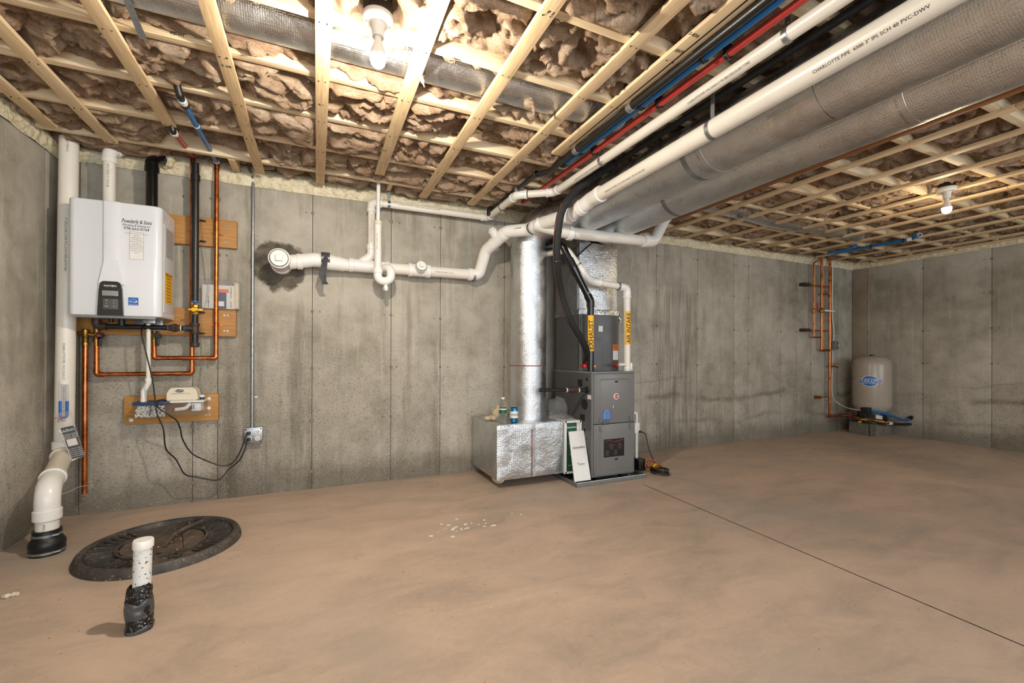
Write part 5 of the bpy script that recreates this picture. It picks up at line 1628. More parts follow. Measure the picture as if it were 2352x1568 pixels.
# conduit and outlet box
T = Thing('conduit', 'thin galvanized conduit running down the wall to the outlet box', 'conduit')
ex = (-0.43, 3.6900, 1.4010)[0]
ebz = (-0.427, 3.6900, 0.498)[2]
T.part('tube', MB().tube([(-0.461, 3.6900, 2.4430), (-0.453, 3.6900, 2.3930), (ex, 3.690, (-0.436, 3.6900, 2.3320)[2]), (ex, 3.690, ebz)], 0.0105, 16, 0.02), 'galv')
T.part('connector', MB().ring((ex, 3.69, (-0.436, 3.6900, 2.3450)[2]), (ex, 3.69, (-0.436, 3.6900, 2.3200)[2]), 0.0105, 0.005, 14).ring((ex, 3.69, ebz), (ex, 3.69, ebz + 0.03), 0.0105, 0.003, 14), 'galv')
for y in (545, 912):
    z = {545: (-0.432, 3.6900, 1.8960), 912: (-0.428, 3.6900, 0.724)}[y][2]
    T.part('strap', MB().ring((ex, 3.69, z - 0.007), (ex, 3.69, z + 0.007), 0.0105, 0.002, 16).box((ex + 0.008, 3.700, z - 0.007), (ex + 0.034, 3.7035, z + 0.007)).cyl((ex + 0.024, 3.70, z), (ex + 0.024, 3.693, z), 0.005, 8), 'galv')
T = Thing('outlet_box', 'grey metal box with four white sockets, two black plugs in it', 'outlet')
ox, oz0, oz1 = (-0.417, 3.6500, 0.449)[0], (-0.417, 3.6500, 0.396)[2], (-0.417, 3.6500, 0.506)[2]
hw = (oz1 - oz0) / 2
T.part('box', MB().box((ox - hw, 3.652, oz0), (ox + hw, 3.704, oz1), 0.004), 'galv')
T.part('cover_plate', MB().box((ox - hw - 0.002, 3.646, oz0 - 0.002), (ox + hw + 0.002, 3.653, oz1 + 0.002), 0.003), 'galv')
for i_ in (-1, 1):
    for k_ in (-1, 1):
        c_ = Vector((ox + i_ * hw * 0.48, 3.646, (oz0 + oz1) / 2 + k_ * hw * 0.40))
        s_ = T.part('socket', MB().lathe([(0.0175, 0), (0.0175, 0.0035), (0.0165, 0.0045), (0.0001, 0.0045)], c_, (0, -1, 0), 18), 'label')
        sl_ = MB().box(c_ + V(-0.0075, -0.0052, -0.002), c_ + V(-0.005, -0.0044, 0.008)).box(c_ + V(0.005, -0.0052, -0.002), c_ + V(0.0075, -0.0044, 0.008)).cyl(c_ + V(0, -0.0044, -0.009), c_ + V(0, -0.0052, -0.009), 0.003, 8)
        T.part('slots', sl_, 'dark', parent=s_)
for i_ in (-1, 1):
    for k_ in (-1, 1):
        T.part('screw', MB().cyl((ox + i_ * hw * 0.86, 3.646, (oz0 + oz1) / 2 + k_ * hw * 0.84), (ox + i_ * hw * 0.86, 3.643, (oz0 + oz1) / 2 + k_ * hw * 0.84), 0.005, 8), 'dark')
def cord(label, pts, plug_at):
    T = Thing('power_cord', label, 'cord')
    T.part('cable', MB().tube([Vector(p_) for p_ in pts], 0.0042, 10, smooth=8), 'cord')
    c_ = Vector(plug_at)
    T.part('plug', MB().box(c_ + V(-0.013, -0.034, -0.010), c_ + V(0.013, -0.004, 0.010), 0.005), 'cord')
P1 = (ox - hw * 0.48, 3.642, (oz0 + oz1) / 2 + hw * 0.40)
P2 = (ox - hw * 0.48, 3.642, (oz0 + oz1) / 2 - hw * 0.40)
cord('black cord from under the water heater, hanging lowest before the outlet box',
     [(-1.012, 3.55, 1.243), (-1.0200, 3.5000, 1.1850), (-0.993, 3.4700, 1.0740), (-0.95, 3.4500, 0.881), (-0.936, 3.4500, 0.756), (-0.922, 3.4400, 0.66), (-0.89, 3.4400, 0.561), (-0.881, 3.4600, 0.432), (-0.838, 3.5000, 0.349), (-0.796, 3.5200, 0.245), (-0.738, 3.5400, 0.213), (-0.62, 3.5700, 0.172), (-0.561, 3.6000, 0.23), (-0.496, 3.6000, 0.291), (-0.459, 3.5950, 0.375), (-0.454, 3.6000, 0.423), (P2[0], 3.612, P2[2])], P2)
cord('black cord from the beige pump to the upper socket of the outlet box',
     [(-0.9, 3.5300, 0.736), (-0.922, 3.5000, 0.742), (-0.937, 3.4800, 0.728), (-0.916, 3.4600, 0.69), (-0.873, 3.4600, 0.652), (-0.832, 3.4800, 0.608), (-0.816, 3.5000, 0.547), (-0.806, 3.5200, 0.471), (-0.763, 3.5400, 0.377), (-0.683, 3.5700, 0.31), (-0.597, 3.5800, 0.266), (-0.534, 3.5900, 0.279), (-0.482, 3.5900, 0.372), (-0.457, 3.6000, 0.461), (P1[0], 3.612, P1[2])], P1)
T = Thing('pencil_wire', 'thin curled white wire from the boot pipe to the wall corner', 'wire')
T.part('pencil_wire', MB().tube([Vector(p_) for p_ in ((-1.2380, 3.0800, 0.293), (-1.2640, 3.2500, 0.266), (-1.2930, 3.4500, 0.241), (-1.3040, 3.6500, 0.195))], 0.0018, 6, smooth=6), 'wirewhite')


# ================================================================== furnace group
FX0, FX1, FY, FZ0, FZ1 = 2.036, 2.460, 2.940, 0.046, 0.902
# shallow drain pan
T = Thing('drain_pan', 'shallow grey metal pan on the floor under the furnace', 'pan')
px0, px1, py0, py1 = 1.865, 2.545, 2.91, 3.66
pm = MB().box((px0, py0, 0.001), (px1, py1, 0.006))
for lo, hi in (((px0, py0, 0.001), (px1, py0 + 0.004, 0.032)), ((px0, py1 - 0.004, 0.001), (px1, py1, 0.032)), ((px0, py0, 0.001), (px0 + 0.004, py1, 0.032)), ((px1 - 0.004, py0, 0.001), (px1, py1, 0.032))):
    pm.box(lo, hi)
pm.tube([(px0, py0, 0.032), (px1, py0, 0.032), (px1, py1, 0.032), (px0, py1, 0.032), (px0, py0, 0.032)], 0.005, 8)
T.part('drain_pan', pm, 'galv')
for x, s_ in ((2.10, 'left'), (2.36, 'right')):
    for y, f_ in ((2.99, 'front'), (3.50, 'rear')):
        solo('furnace_block', MB().box((x, y, 0.0065), (x + 0.07, y + 0.05, FZ0 - 0.001), 0.003), 'rubber', f'black block in the drain pan under the {f_} {s_} corner of the furnace', 'block', 'blocks under the furnace')

T = Thing('furnace', 'grey gas furnace cabinet with two front doors standing in the pan', 'furnace')
cb = T.part('cabinet', MB().box((FX0, FY + 0.012, FZ0), (FX1, 3.58, FZ1), 0.004), 'furnace')
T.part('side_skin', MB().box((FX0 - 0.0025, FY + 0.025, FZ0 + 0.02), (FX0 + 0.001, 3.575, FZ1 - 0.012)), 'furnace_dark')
T.part('top_flange', MB().box((FX0 - 0.004, FY + 0.004, FZ1 - 0.012), (FX1 + 0.004, 3.58, FZ1 + 0.003), 0.003), 'furnace')
zs_ = 0.479
def door(z0, z1, name):
    d_ = T.part(name, MB().box((FX0 + 0.012, FY - 0.006, z0), (FX1 - 0.006, FY + 0.014, z1), 0.008), 'furnace')
    # raised embossed frame
    x0, x1, a, b = FX0 + 0.065, FX1 - 0.050, z0 + (0.03 if z0 < 0.3 else 0.0), z1 - 0.045
    if z0 < 0.3:
        a, b = z0 + 0.055, z1 - 0.002
    pts = [(x0, FY - 0.006, b), (x0, FY - 0.006, a), (x1, FY - 0.006, a), (x1, FY - 0.006, b)] if z0 < 0.3 else [(x0, FY - 0.006, a), (x0, FY - 0.006, b), (x1, FY - 0.006, b), (x1, FY - 0.006, a)]
    T.part('embossed_rib', MB().tube([Vector(p_) for p_ in pts], 0.0045, 10, 0.02), 'furnace', parent=d_)
    T.part('edge_rib', MB().box((FX0 + 0.026, FY - 0.009, z0 + 0.004), (FX0 + 0.034, FY - 0.004, z1 - 0.004), 0.002).box((FX1 - 0.018, FY - 0.009, z0 + 0.004), (FX1 - 0.012, FY - 0.004, z1 - 0.004), 0.002), 'furnace', parent=d_)
    return d_
up = door(zs_ + 0.002, FZ1 - 0.014, 'upper_door')
lo_ = door(FZ0 + 0.012, zs_ - 0.002, 'lower_door')
T.part('door_seam', MB().box((FX0 + 0.012, FY - 0.002, zs_ - 0.0018), (FX1 - 0.006, FY + 0.01, zs_ + 0.0018)), 'dark')
for z, d_ in ((0.822, up), (0.182, lo_)):
    T.part('sight_glass', MB().box((2.250, FY - 0.0085, z - 0.006), (2.282, FY - 0.005, z + 0.006), 0.002), 'dark', parent=d_)
for x in (FX0 + 0.066, FX1 - 0.054):
    for z, d_ in ((zs_ + 0.035, up), (zs_ - 0.035, lo_)):
        T.part('door_latch', MB().box((x - 0.010, FY - 0.016, z - 0.018), (x + 0.010, FY - 0.004, z + 0.018), 0.004).box((x - 0.004, FY - 0.022, z - 0.022), (x + 0.004, FY - 0.014, z + 0.022), 0.003), 'furnace', parent=d_)
T.part('pull_handle', MB().box((FX0 + 0.09, FY - 0.012, zs_ - 0.008), (FX0 + 0.15, FY - 0.005, zs_ + 0.024), 0.003), 'furnace_dark', parent=up)
bd = T.part('round_badge', MB().lathe([(0.026, 0), (0.026, 0.002), (0.024, 0.0035), (0.0001, 0.0035)], (2.263, FY - 0.005, 0.70), (0, -1, 0), 28), 'label', parent=up)
T.part('badge_disc', MB().lathe([(0.0225, 0.0034), (0.0001, 0.0042)], (2.263, FY - 0.005, 0.70), (0, -1, 0), 28), 'redplastic', parent=up)
T.part('badge_text', MB().text('Rheem', 0.016, (2.263, FY - 0.0092, 0.70), FX, FZ, 0.0006, bold=0.012), 'ink_white', parent=up)
T.part('indicator_slot', MB().box((2.232, FY - 0.0075, 0.607), (2.237, FY - 0.005, 0.625)), 'ink_white', parent=up)
st = T.part('blue_sticker', MB().box((2.130, FY - 0.0075, 0.508), (2.205, FY - 0.005, 0.590)), 'blue', parent=up)
lm = MB()
for k in range(6):
    lm.text('register warranty' if k else 'IMPORTANT', 0.0095, (2.167, FY - 0.0075, 0.583 - 0.012 * k), FX, FZ, 0.0005)
T.part('sticker_text', lm, 'ink_white', parent=up)
# lower window with controls behind
T.part('window', MB().box((2.140, FY - 0.0085, 0.205), (2.345, FY - 0.005, 0.352), 0.004), 'dark', parent=lo_)
wm = MB()
for k in range(4):
    wm.box((2.155 + k * 0.042, FY - 0.0095, 0.216 + (k % 2) * 0.05), (2.188 + k * 0.042, FY - 0.008, 0.26 + (k % 2) * 0.055))
T.part('control_board', wm, 'iron_brown', parent=lo_)
wm = MB()
wm.tube([(2.150, FY - 0.0095, 0.333), (2.20, FY - 0.0095, 0.340), (2.25, FY - 0.0095, 0.328), (2.33, FY - 0.0095, 0.34)], 0.003, 6, smooth=5)
wm.text('RISK OF FIRE', 0.012, (2.22, FY - 0.0088, 0.30), FX, FZ, 0.0006).text('WARNING', 0.010, (2.305, FY - 0.0088, 0.285), FX, FZ, 0.0006)
T.part('red_wire', wm, 'wirered', parent=lo_)
# knockouts on the left side
sxk = FX0 - 0.003
for y, z, r_k in ((3.02, 0.84, 0.014), (3.055, 0.632, 0.045), (3.05, 0.42, 0.014), (3.02, 0.24, 0.014), (3.02, 0.35, 0.006)):
    T.part('knockout', MB().lathe([(r_k, 0), (r_k, 0.0012), (0.0001, 0.0012)], (sxk, y, z), (-1, 0, 0), 22), 'dark')
T.part('knockout', MB().box((sxk - 0.001, 3.09, 0.775), (sxk, 3.155, 0.835)), 'dark')
T.part('knockout', MB().box((sxk - 0.001, 3.05, 0.49), (sxk, 3.12, 0.545)), 'dark')
T.part('side_label', MB().box((sxk - 0.001, 2.96, 0.68), (sxk, 3.01, 0.715)), 'label')
for (x, y, z) in ((2.01, 3.05, 0.935), (2.02, 3.03, 0.918), (2.055, 3.00, 0.918), (2.425, 3.06, 0.925)):
    pass

# cooling coil case on top
T = Thing('coil_case', 'dark grey coil case on top of the furnace with a warning sticker', 'case')
CX0, CX1, CY, CZ1 = 2.050, 2.462, 3.150, 1.392
pc = [(CX0, 3.58), (CX0, CY + 0.02), (CX0 + 0.012, CY + 0.004), (CX0 + 0.02, CY), (2.30, CY - 0.012), (CX1 - 0.012, CY), (CX1, CY + 0.010), (CX1, 3.58)]
cc = T.part('housing', MB().prism(pc, FZ1 + 0.004, CZ1, 'z'), 'furnace_dark')
T.part('side_seam', MB().box((CX0 - 0.003, CY + 0.02, FZ1 + 0.02), (CX0, CY + 0.026, CZ1 - 0.01)), 'dark')
s_ = T.part('warning_sticker', MB().slab([(2.385, CY - 0.0105, 1.00), (2.445, CY - 0.0045, 1.00), (2.445, CY - 0.0045, 1.135), (2.385, CY - 0.0105, 1.135)], 0.001), 'label')
T.part('orange_block', MB().slab([(2.385, CY - 0.0118, 1.08), (2.445, CY - 0.0058, 1.08), (2.445, CY - 0.0058, 1.135), (2.385, CY - 0.0118, 1.135)], 0.0008), 'orange', parent=s_)
lm = MB()
for k in range(4):
    lm.text('WARNING' if k < 3 else 'warning', 0.011, (2.415, CY - 0.0098, 1.126 - k * 0.0135), (1, 0.1, 0), FZ, 0.0015)
for k in range(6):
    lm.text('notice to installer', 0.0062, (2.415, CY - 0.0098, 1.07 - k * 0.011), (1, 0.1, 0), FZ, 0.0015)
T.part('sticker_text', lm, 'ink', parent=s_)
T.part('small_sticker', MB().slab([(2.232, CY - 0.0092, 1.245), (2.275, CY - 0.0115, 1.245), (2.275, CY - 0.0115, 1.295), (2.232, CY - 0.0092, 1.295)], 0.001), 'label')
T.part('pipe_stub', MB().cyl((2.16, CY + 0.01, 0.945), (2.16, CY - 0.06, 0.945), 0.010, 12).cyl((2.10, CY + 0.01, 0.97), (2.10, CY - 0.07, 0.97), 0.014, 12), 'copper')
for c_ in ((2.075, 3.06, 0.978), (2.035, 3.055, 0.950), (2.085, 3.055, 0.948), (2.395, 3.10, 0.955)):
    T.part('red_cap', MB().cyl(Vector(c_) + V(0, 0.05, 0), c_, 0.011, 14).cyl(c_, Vector(c_) - V(0, 0.012, 0), 0.017, 16, ch=0.003), 'redplastic')

# grey return transition seen between the riser and the coil, and foil covered plenum
T = Thing('supply_plenum', 'crinkled foil covered plenum box rising from the coil case to the ceiling ducts', 'duct')
T.part('foil_front', MB().box((2.056, 3.175, CZ1 + 0.001), (2.462, 3.58, 2.02), 0.018), 'foilbox')
T.part('tape_collar', MB().box((2.050, 3.165, CZ1 - 0.012), (2.472, 3.585, CZ1 + 0.05), 0.010), 'foilcrush')
T.part('side_sheet', MB().box((2.050, 3.20, CZ1 + 0.02), (2.0555, 3.575, 1.98)), 'sheet')
T.part('tape_tail', MB().tube([(2.468, 3.20, CZ1 + 0.02), (2.478, 3.17, CZ1 - 0.02), (2.488, 3.165, CZ1 - 0.06)], [0.02, 0.016, 0.008], 8, smooth=3), 'foilcrush')

# foil wrapped return box
T = Thing('return_box', 'low foil wrapped return box floating beside the furnace, riser standing on it', 'duct')
BX0, BX1, BY0, BZ0, BZ1 = 1.262, 1.856, 3.095, 0.066, 0.497
bx_ = MB()
bm = bmesh.new()
bmesh.ops.create_cube(bm, size=1)
for v_ in bm.verts:
    v_.co = Vector((BX0 + (v_.co.x + .5) * (BX1 - BX0), BY0 + (v_.co.y + .5) * (3.685 - BY0), BZ0 + (v_.co.z + .5) * (BZ1 - BZ0)))
bmesh.ops.subdivide_edges(bm, edges=bm.edges[:], cuts=22, use_grid_fill=True)
ctr = Vector(((BX0 + BX1) / 2, (BY0 + 3.685) / 2, (BZ0 + BZ1) / 2))
hf = Vector(((BX1 - BX0) / 2, (3.685 - BY0) / 2, (BZ1 - BZ0) / 2))
vs_ = list(bm.verts)
cc_ = np.array([v_.co[:] for v_ in vs_])
nz1 = fbm(cc_[:, 0] * 9 + cc_[:, 1] * 4, cc_[:, 2] * 9 + cc_[:, 1] * 7, 0.3, 3) - 0.5
for v_, q_ in zip(vs_, nz1):
    d_ = v_.co - ctr
    e_ = [abs(d_[i]) / hf[i] for i in range(3)]
    on = sorted(e_)
    k = 1 - 0.018 * max(0, on[1] - 0.86) / 0.14
    v_.co = ctr + d_ * k + Vector((0, -1, 0)) * (0.010 * q_ if d_.y < -hf.y * 0.98 else 0) + Vector((-1, 0, 0)) * (0.008 * q_ if d_.x < -hf.x * 0.98 else 0)
bx_.bm(bm)
T.part('foil_wrap', bx_, 'foilbox', sharp=60)
T.part('red_tape_line', MB().box((1.560, BY0 - 0.0065, BZ0 + 0.01), (1.5645, BY0 + 0.004, BZ1 - 0.045)), 'ink_red')
T.part('tape_strip', MB().box((1.568, BY0 - 0.006, BZ0 + 0.01), (1.592, BY0 + 0.004, BZ1 - 0.004)).box((BX0 + 0.02, BY0 + 0.02, BZ1 - 0.006), (BX1 - 0.02, 3.67, BZ1 + 0.0006)), 'foilsmooth')
T.part('loose_wrap', MB().tube([(BX0 + 0.03, BY0 + 0.16, BZ0 + 0.004), (BX0 + 0.035, BY0 + 0.12, BZ0 - 0.022), (BX0 + 0.05, BY0 + 0.06, BZ0 - 0.02), (BX0 + 0.06, BY0 + 0.02, BZ0 + 0.004)], 0.014, 8, smooth=5), 'foam')
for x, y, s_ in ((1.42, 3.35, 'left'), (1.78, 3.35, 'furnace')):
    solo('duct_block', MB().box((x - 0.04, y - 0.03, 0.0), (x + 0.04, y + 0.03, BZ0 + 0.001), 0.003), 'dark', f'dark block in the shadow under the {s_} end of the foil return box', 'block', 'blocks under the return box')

# filter cabinet
T = Thing('filter_cabinet', 'white framed filter cabinet with a green filter between box and furnace', 'filter')
fx0, fx1, fy = 1.868, 2.022, 3.085
T.part('case', MB().box((fx0, fy + 0.02, BZ0), (fx1, 3.66, BZ1 - 0.002), 0.003), 'whitepl')
fr = MB().box((fx0 - 0.006, fy, BZ0 - 0.004), (fx0 + 0.012, fy + 0.022, BZ1)).box((fx1 - 0.012, fy, BZ0 - 0.004), (fx1 + 0.004, fy + 0.022, BZ1)).box((fx0, fy, BZ1 - 0.016), (fx1, fy + 0.022, BZ1)).box((fx0, fy, BZ0 - 0.004), (fx1, fy + 0.022, BZ0 + 0.012))
T.part('frame', fr, 'whitepl')
T.part('filter', MB().box((fx0 + 0.013, fy + 0.010, BZ0 + 0.014), (fx1 - 0.04, fy + 0.024, BZ1 - 0.020)), 'green')
lm = MB().text('GeneralAire', 0.020, ((fx0 + fx1) / 2 - 0.014, fy + 0.0098, BZ1 - 0.055), FX, FZ, 0.0006, bold=0.01, sx=0.92)
for k in range(4):
    lm.text('AIR FLOW' if k % 2 else 'MERV 8', 0.013, ((fx0 + fx1) / 2 - 0.014, fy + 0.0098, BZ1 - 0.10 - 0.09 * k), FX, FZ, 0.0006)
T.part('filter_text', lm, 'ink_white')
T = Thing('filter_door', 'white filter cabinet door leaning loose against the cabinet front', 'panel')
fd = [Vector((1.8690, 2.9320, 0.034)), Vector((2.0170, 2.9320, 0.034))]
fd[0].y = fd[1].y = 2.925
c0, c1 = Vector(((1.8640, 2.9300, 0.041)[0], 2.935, 0.0385)), Vector(((2.0160, 2.9300, 0.038)[0], 2.935, 0.0385))
c2, c3 = Vector(((2.0360, 3.0680, 0.413)[0], 3.070, (2.0360, 3.0680, 0.413)[2])), Vector(((1.8920, 3.0680, 0.412)[0], 3.070, (1.8920, 3.0680, 0.412)[2]))
sb = MB().slab([c0, c1, c2, c3], -0.010)
T.part('panel', sb, 'whitepl')
xd = (c1 - c0).normalized()
yd = (c3 - c0).normalized()
fn = xd.cross(yd).normalized()
if fn.y > 0:
    fn = -fn
w_, h_ = (c1 - c0).length, (c3 - c0).length
ins = MB()
lt = c0 + fn * 0.0008
T.part('lettering', MB().text('GeneralAire', 0.024, c0 + xd * w_ * 0.46 + yd * h_ * 0.66, xd, yd, 0.012 if (xd.cross(yd)).y < 0 else -0.012, bold=0.01, sx=0.95), 'ink')
pb = c0 + xd * w_ * 0.5 + yd * h_ * 0.34 + fn * 0.011
T.part('pull', MB().tube([pb - xd * 0.03 + yd * 0.008, pb - xd * 0.022 - yd * 0.006, pb + xd * 0.03 - yd * 0.006], 0.003, 8), 'galv')

# furnace gas connection
T = Thing('furnace_gas_pipe', 'black iron gas pipe with brown fittings entering the furnace side', 'pipe')
gz = (2.0340, 3.3520, 0.753)[2]
gy0 = (2.0340, 3.0160, 0.78)[1]
ge = Vector((1.66, gy0 + 0.01, gz))
T.part('pipe', MB().cyl((FX0 + 0.01, gy0, gz), (1.60, gy0 + 0.02, gz + 0.012), 0.0135, 16), 'iron')
T.part('bushing', MB().cyl((FX0 - 0.002, gy0, gz), (FX0 - 0.014, gy0, gz), 0.030, 18, ch=0.003), 'rubber')
T.part('union', MB().lathe([(0.018, 0), (0.021, 0.005), (0.021, 0.03), (0.025, 0.034), (0.025, 0.06), (0.018, 0.065), (0.020, 0.07), (0.020, 0.10)], (FX0 - 0.19, gy0 + 0.008, gz + 0.004), (1, 0, 0), 8), 'iron_brown')
T.part('thread_tape', MB().ring((FX0 - 0.088, gy0 + 0.003, gz + 0.001), (FX0 - 0.078, gy0 + 0.003, gz + 0.001), 0.0135, 0.004, 14).ring((FX0 - 0.20, gy0 + 0.008, gz + 0.005), (FX0 - 0.19, gy0 + 0.008, gz + 0.005), 0.0135, 0.004, 14), 'purepro')

# exhaust and air intake of the furnace
def label_pipe(T, body, r, c, z0, z1, face, size):
    m = MB()
    a_mid = math.atan2(face[1], face[0])
    n = 32
    for k in range(n):
        a0_ = a_mid + (-1.05 + 2.1 * k / n)
        a1_ = a_mid + (-1.05 + 2.1 * (k + 1) / n)
        q_ = r + 0.0012
        m.add([(c.x + math.cos(a) * q_, c.y + math.sin(a) * q_, z) for a in (a0_, a1_) for z in (z0, z1)], [(0, 2, 3, 1)])
    l_ = T.part('yellow_label', m, 'labelyellow')
    T.part('label_text', MB().text_pipe(body, size, Vector((c.x, c.y, z0 + 0.012)), (0, 0, 1), face, r + 0.0013, bold=0.012, lift=0.0009), 'ink', parent=l_)

T = Thing('exhaust_pipe', 'glossy black pipe labelled EXHAUST rising from the furnace top', 'pipe')
RE = 0.0285
ex0 = Vector(((2.0730, 3.0300, 0.933)[0], 3.030, FZ1 + 0.003))
ez1 = (2.1150, 3.0300, 1.4890)[2]
exm = Vector((ex0.x, 3.03, ez1))
ex2 = Vector((1.9240, 3.0600, 1.7610))
ex3 = Vector((1.8360, 3.1000, 1.9540))
T.part('pipe', MB().tube([ex0, exm], RE, 24), 'abs')
T.part('elbow', MB().tube([exm - V(0, 0, 0.05), exm, exm.lerp(ex2, 0.18)], RE + 0.005, 24, 0.05, 10), 'abs')
T.part('pipe', MB().tube([exm, ex2], RE, 24), 'abs')
T.part('elbow', MB().tube([ex2.lerp(exm, 0.22), ex2, ex2.lerp(ex3, 0.35)], RE + 0.006, 24, 0.06, 8), 'abs')
T.part('pipe', MB().tube([ex2, ex3, ex3 + V(-0.05, 0.35, 0.02)], RE, 24, 0.05), 'abs')
T.part('tag', MB().text_pipe('|||', 0.02, exm.lerp(ex2, 0.2), (ex2 - exm), (-0.2, -1, 0), RE + 0.006), 'label')
label_pipe(T, 'EXHAUST', RE, ex0.lerp(exm, 0.5), (2.0520, 3.0000, 1.0740)[2], (2.0940, 3.0000, 1.3690)[2], (-0.45, -0.9, 0), 0.056)
T = Thing('air_intake_pipe', 'white pipe labelled AIR INTAKE rising right of the black exhaust', 'pipe')
ai0 = Vector(((2.4670, 3.0500, 0.918)[0], 3.050, FZ1 + 0.003))
ai1 = Vector((ai0.x, 3.05, (2.4460, 3.0500, 1.6260)[2]))
ai2 = Vector((2.0760, 3.0500, 1.6600))
ai3 = Vector((1.8800, 3.0900, 1.9070))
T.part('pipe', MB().tube([ai0, ai1], 0.0290, 24), 'pvc')
T.part('pipe', MB().tube([ai1, ai2], 0.0290, 24), 'pvc')
T.part('elbow', MB().tube([ai1 - V(0, 0, 0.085), ai1, ai1.lerp(ai2, 0.22)], 0.0335, 24, 0.055, 10).ring(ai1 - V(0, 0, 0.09), ai1 - V(0, 0, 0.07), 0.029, 0.007, 24), 'pvc_fit')
T.part('elbow', MB().tube([ai2.lerp(ai1, 0.28), ai2, ai2.lerp(ai3, 0.4)], 0.0335, 24, 0.10, 10).ring(ai2.lerp(ai1, 0.28), ai2.lerp(ai1, 0.22), 0.029, 0.007, 24), 'pvc_fit')
T.part('pipe', MB().tube([ai2, ai3, ai3 + V(-0.03, 0.3, 0.03)], 0.029, 24, 0.04), 'pvc')
T.part('band', MB().ring(ai2.lerp(ai3, 0.5), ai2.lerp(ai3, 0.54), 0.029, 0.003, 24).ring(ai1.lerp(ai2, 0.22), ai1.lerp(ai2, 0.27), 0.029, 0.006, 24), 'steelstrap')
T.part('trap_tee', MB().ring(ai0 + V(0, 0, 0.015), ai0 + V(0, 0, 0.035), 0.029, 0.004, 24).cyl(ai0 + V(-0.02, -0.01, 0.055), ai0 + V(-0.10, -0.02, 0.055), 0.012, 14).box(ai0 + V(0.02, -0.02, 0.005), ai0 + V(0.045, 0.03, 0.07), 0.004), 'pvc_fit')
label_pipe(T, 'AIR INTAKE', 0.0290, ai0, (2.4460, 3.0250, 1.1330)[2], (2.4450, 3.0250, 1.4230)[2], (-0.25, -0.97, 0), 0.050)
T = Thing('hanging_wire', 'thin white wire hanging against the wall right of the plenum', 'wire')
T.part('hanging_wire', MB().tube([Vector(p_) for p_ in ((2.9060, 3.5500, 2.1380), (2.9580, 3.5800, 2.0520), (2.9480, 3.5800, 1.9170), (2.8440, 3.5000, 1.7630), (2.7520, 3.4000, 1.6910))], 0.0028, 7, smooth=6), 'wirewhite')
T = Thing('tie_wire', 'dark strap bracing the white intake pipe to the plenum', 'strap')
T.part('tie_wire', MB().tube([Vector(p_) for p_ in ((2.1720, 3.1400, 2.0150), (2.0740, 3.1400, 1.9340), (1.9900, 3.1300, 1.8600), (1.9260, 3.1100, 1.7920))], 0.006, 8, smooth=5), 'iron')
T = Thing('sealed_bracket', 'black angled bracket under the drain main beside the riser', 'bracket')
T.part('sealed_bracket', MB().slab([(1.8110, 3.3000, 2.0510), (1.8770, 3.2800, 2.0460), (1.8860, 3.2800, 1.9450), (1.8640, 3.2800, 1.9240)], 0.02), 'dark')

# things on the return box
BT = BZ1 + 0.001
T = Thing('water_bottle', 'clear half empty water bottle standing on the foil box', 'bottle')
bc = Vector((1.3650, 3.2170, 0.498))
bc.z = 0.4985
T.part('bottle_body', MB().lathe([(0.026, 0), (0.030, 0.004), (0.031, 0.02), (0.029, 0.03), (0.031, 0.04), (0.029, 0.05), (0.031, 0.06), (0.0305, 0.12), (0.028, 0.145), (0.016, 0.175), (0.0125, 0.182), (0.0125, 0.195)], bc, (0, 0, 1), 24), 'bottle')
T.part('bottle_label', MB().ring(bc + V(0, 0, 0.075), bc + V(0, 0, 0.118), 0.0307, 0.0007, 24), 'green')
T.part('cap', MB().cyl(bc + V(0, 0, 0.186), bc + V(0, 0, 0.202), 0.0145, 18, ch=0.002), 'label')
T.part('label_print', MB().ring(bc + V(0, 0, 0.104), bc + V(0, 0, 0.114), 0.0312, 0.0006, 24), 'label')
T = Thing('soda_can', 'blue and white seltzer can standing beside the bottle on the foil box', 'can')
cc2 = Vector((1.4480, 3.1810, 0.498))
cc2.z = 0.4985
T.part('can_body', MB().lathe([(0.024, 0), (0.028, 0.004), (0.0325, 0.012), (0.0325, 0.104), (0.028, 0.116), (0.0265, 0.117), (0.026, 0.119), (0.0275, 0.121)], cc2, (0, 0, 1), 28), 'can')
T.part('can_top', MB().lathe([(0.0275, 0.121), (0.0262, 0.1215), (0.025, 0.117), (0.0001, 0.117)], cc2, (0, 0, 1), 28), 'galv')
T.part('white_panel', MB().ring(cc2 + V(0, 0, 0.038), cc2 + V(0, 0, 0.092), 0.0326, 0.0004, 28), 'label')
T.part('can_text', MB().text_pipe('POLAR', 0.024, cc2 + V(0, 0, 0.068) - V(0.022, 0, 0) * 0, (1, 0, 0), (0, -1, 0), 0.0335) if False else MB().text('POLAR', 0.019, cc2 + V(-0.008, -0.0335, 0.066), (0.97, -0.24, 0), FZ, 0.002, bold=0.012), 'darkblue')
T = Thing('work_glove', 'crumpled cream glove and scrap lying behind the water bottle', 'glove')
gm = MB()
g0 = Vector((1.4570, 3.4830, 0.53))
for dx, dy, dz, sx_, sy2, sz in ((0, 0, 0, .03, .05, .022), (.03, .02, .03, .028, .03, .04), (-.03, .02, -.005, .035, .03, .018), (.05, .03, .05, .022, .022, .05)):
    gm.sphere((1.335 + dx * 1.2, 3.36 + dy, 0.520 + dz), 1.0, 14, 9, (sx_, sy2, sz))
T.part('work_glove', gm, 'fabric')
T = Thing('plastic_bag', 'crumpled clear plastic bag lying on the foil box beside the riser', 'bag')
nb = 28
U = np.linspace(0, 2 * np.pi, nb)
Wv = np.linspace(0.02, np.pi * 0.55, 18)
UU, WW = np.meshgrid(U, Wv, indexing='ij')
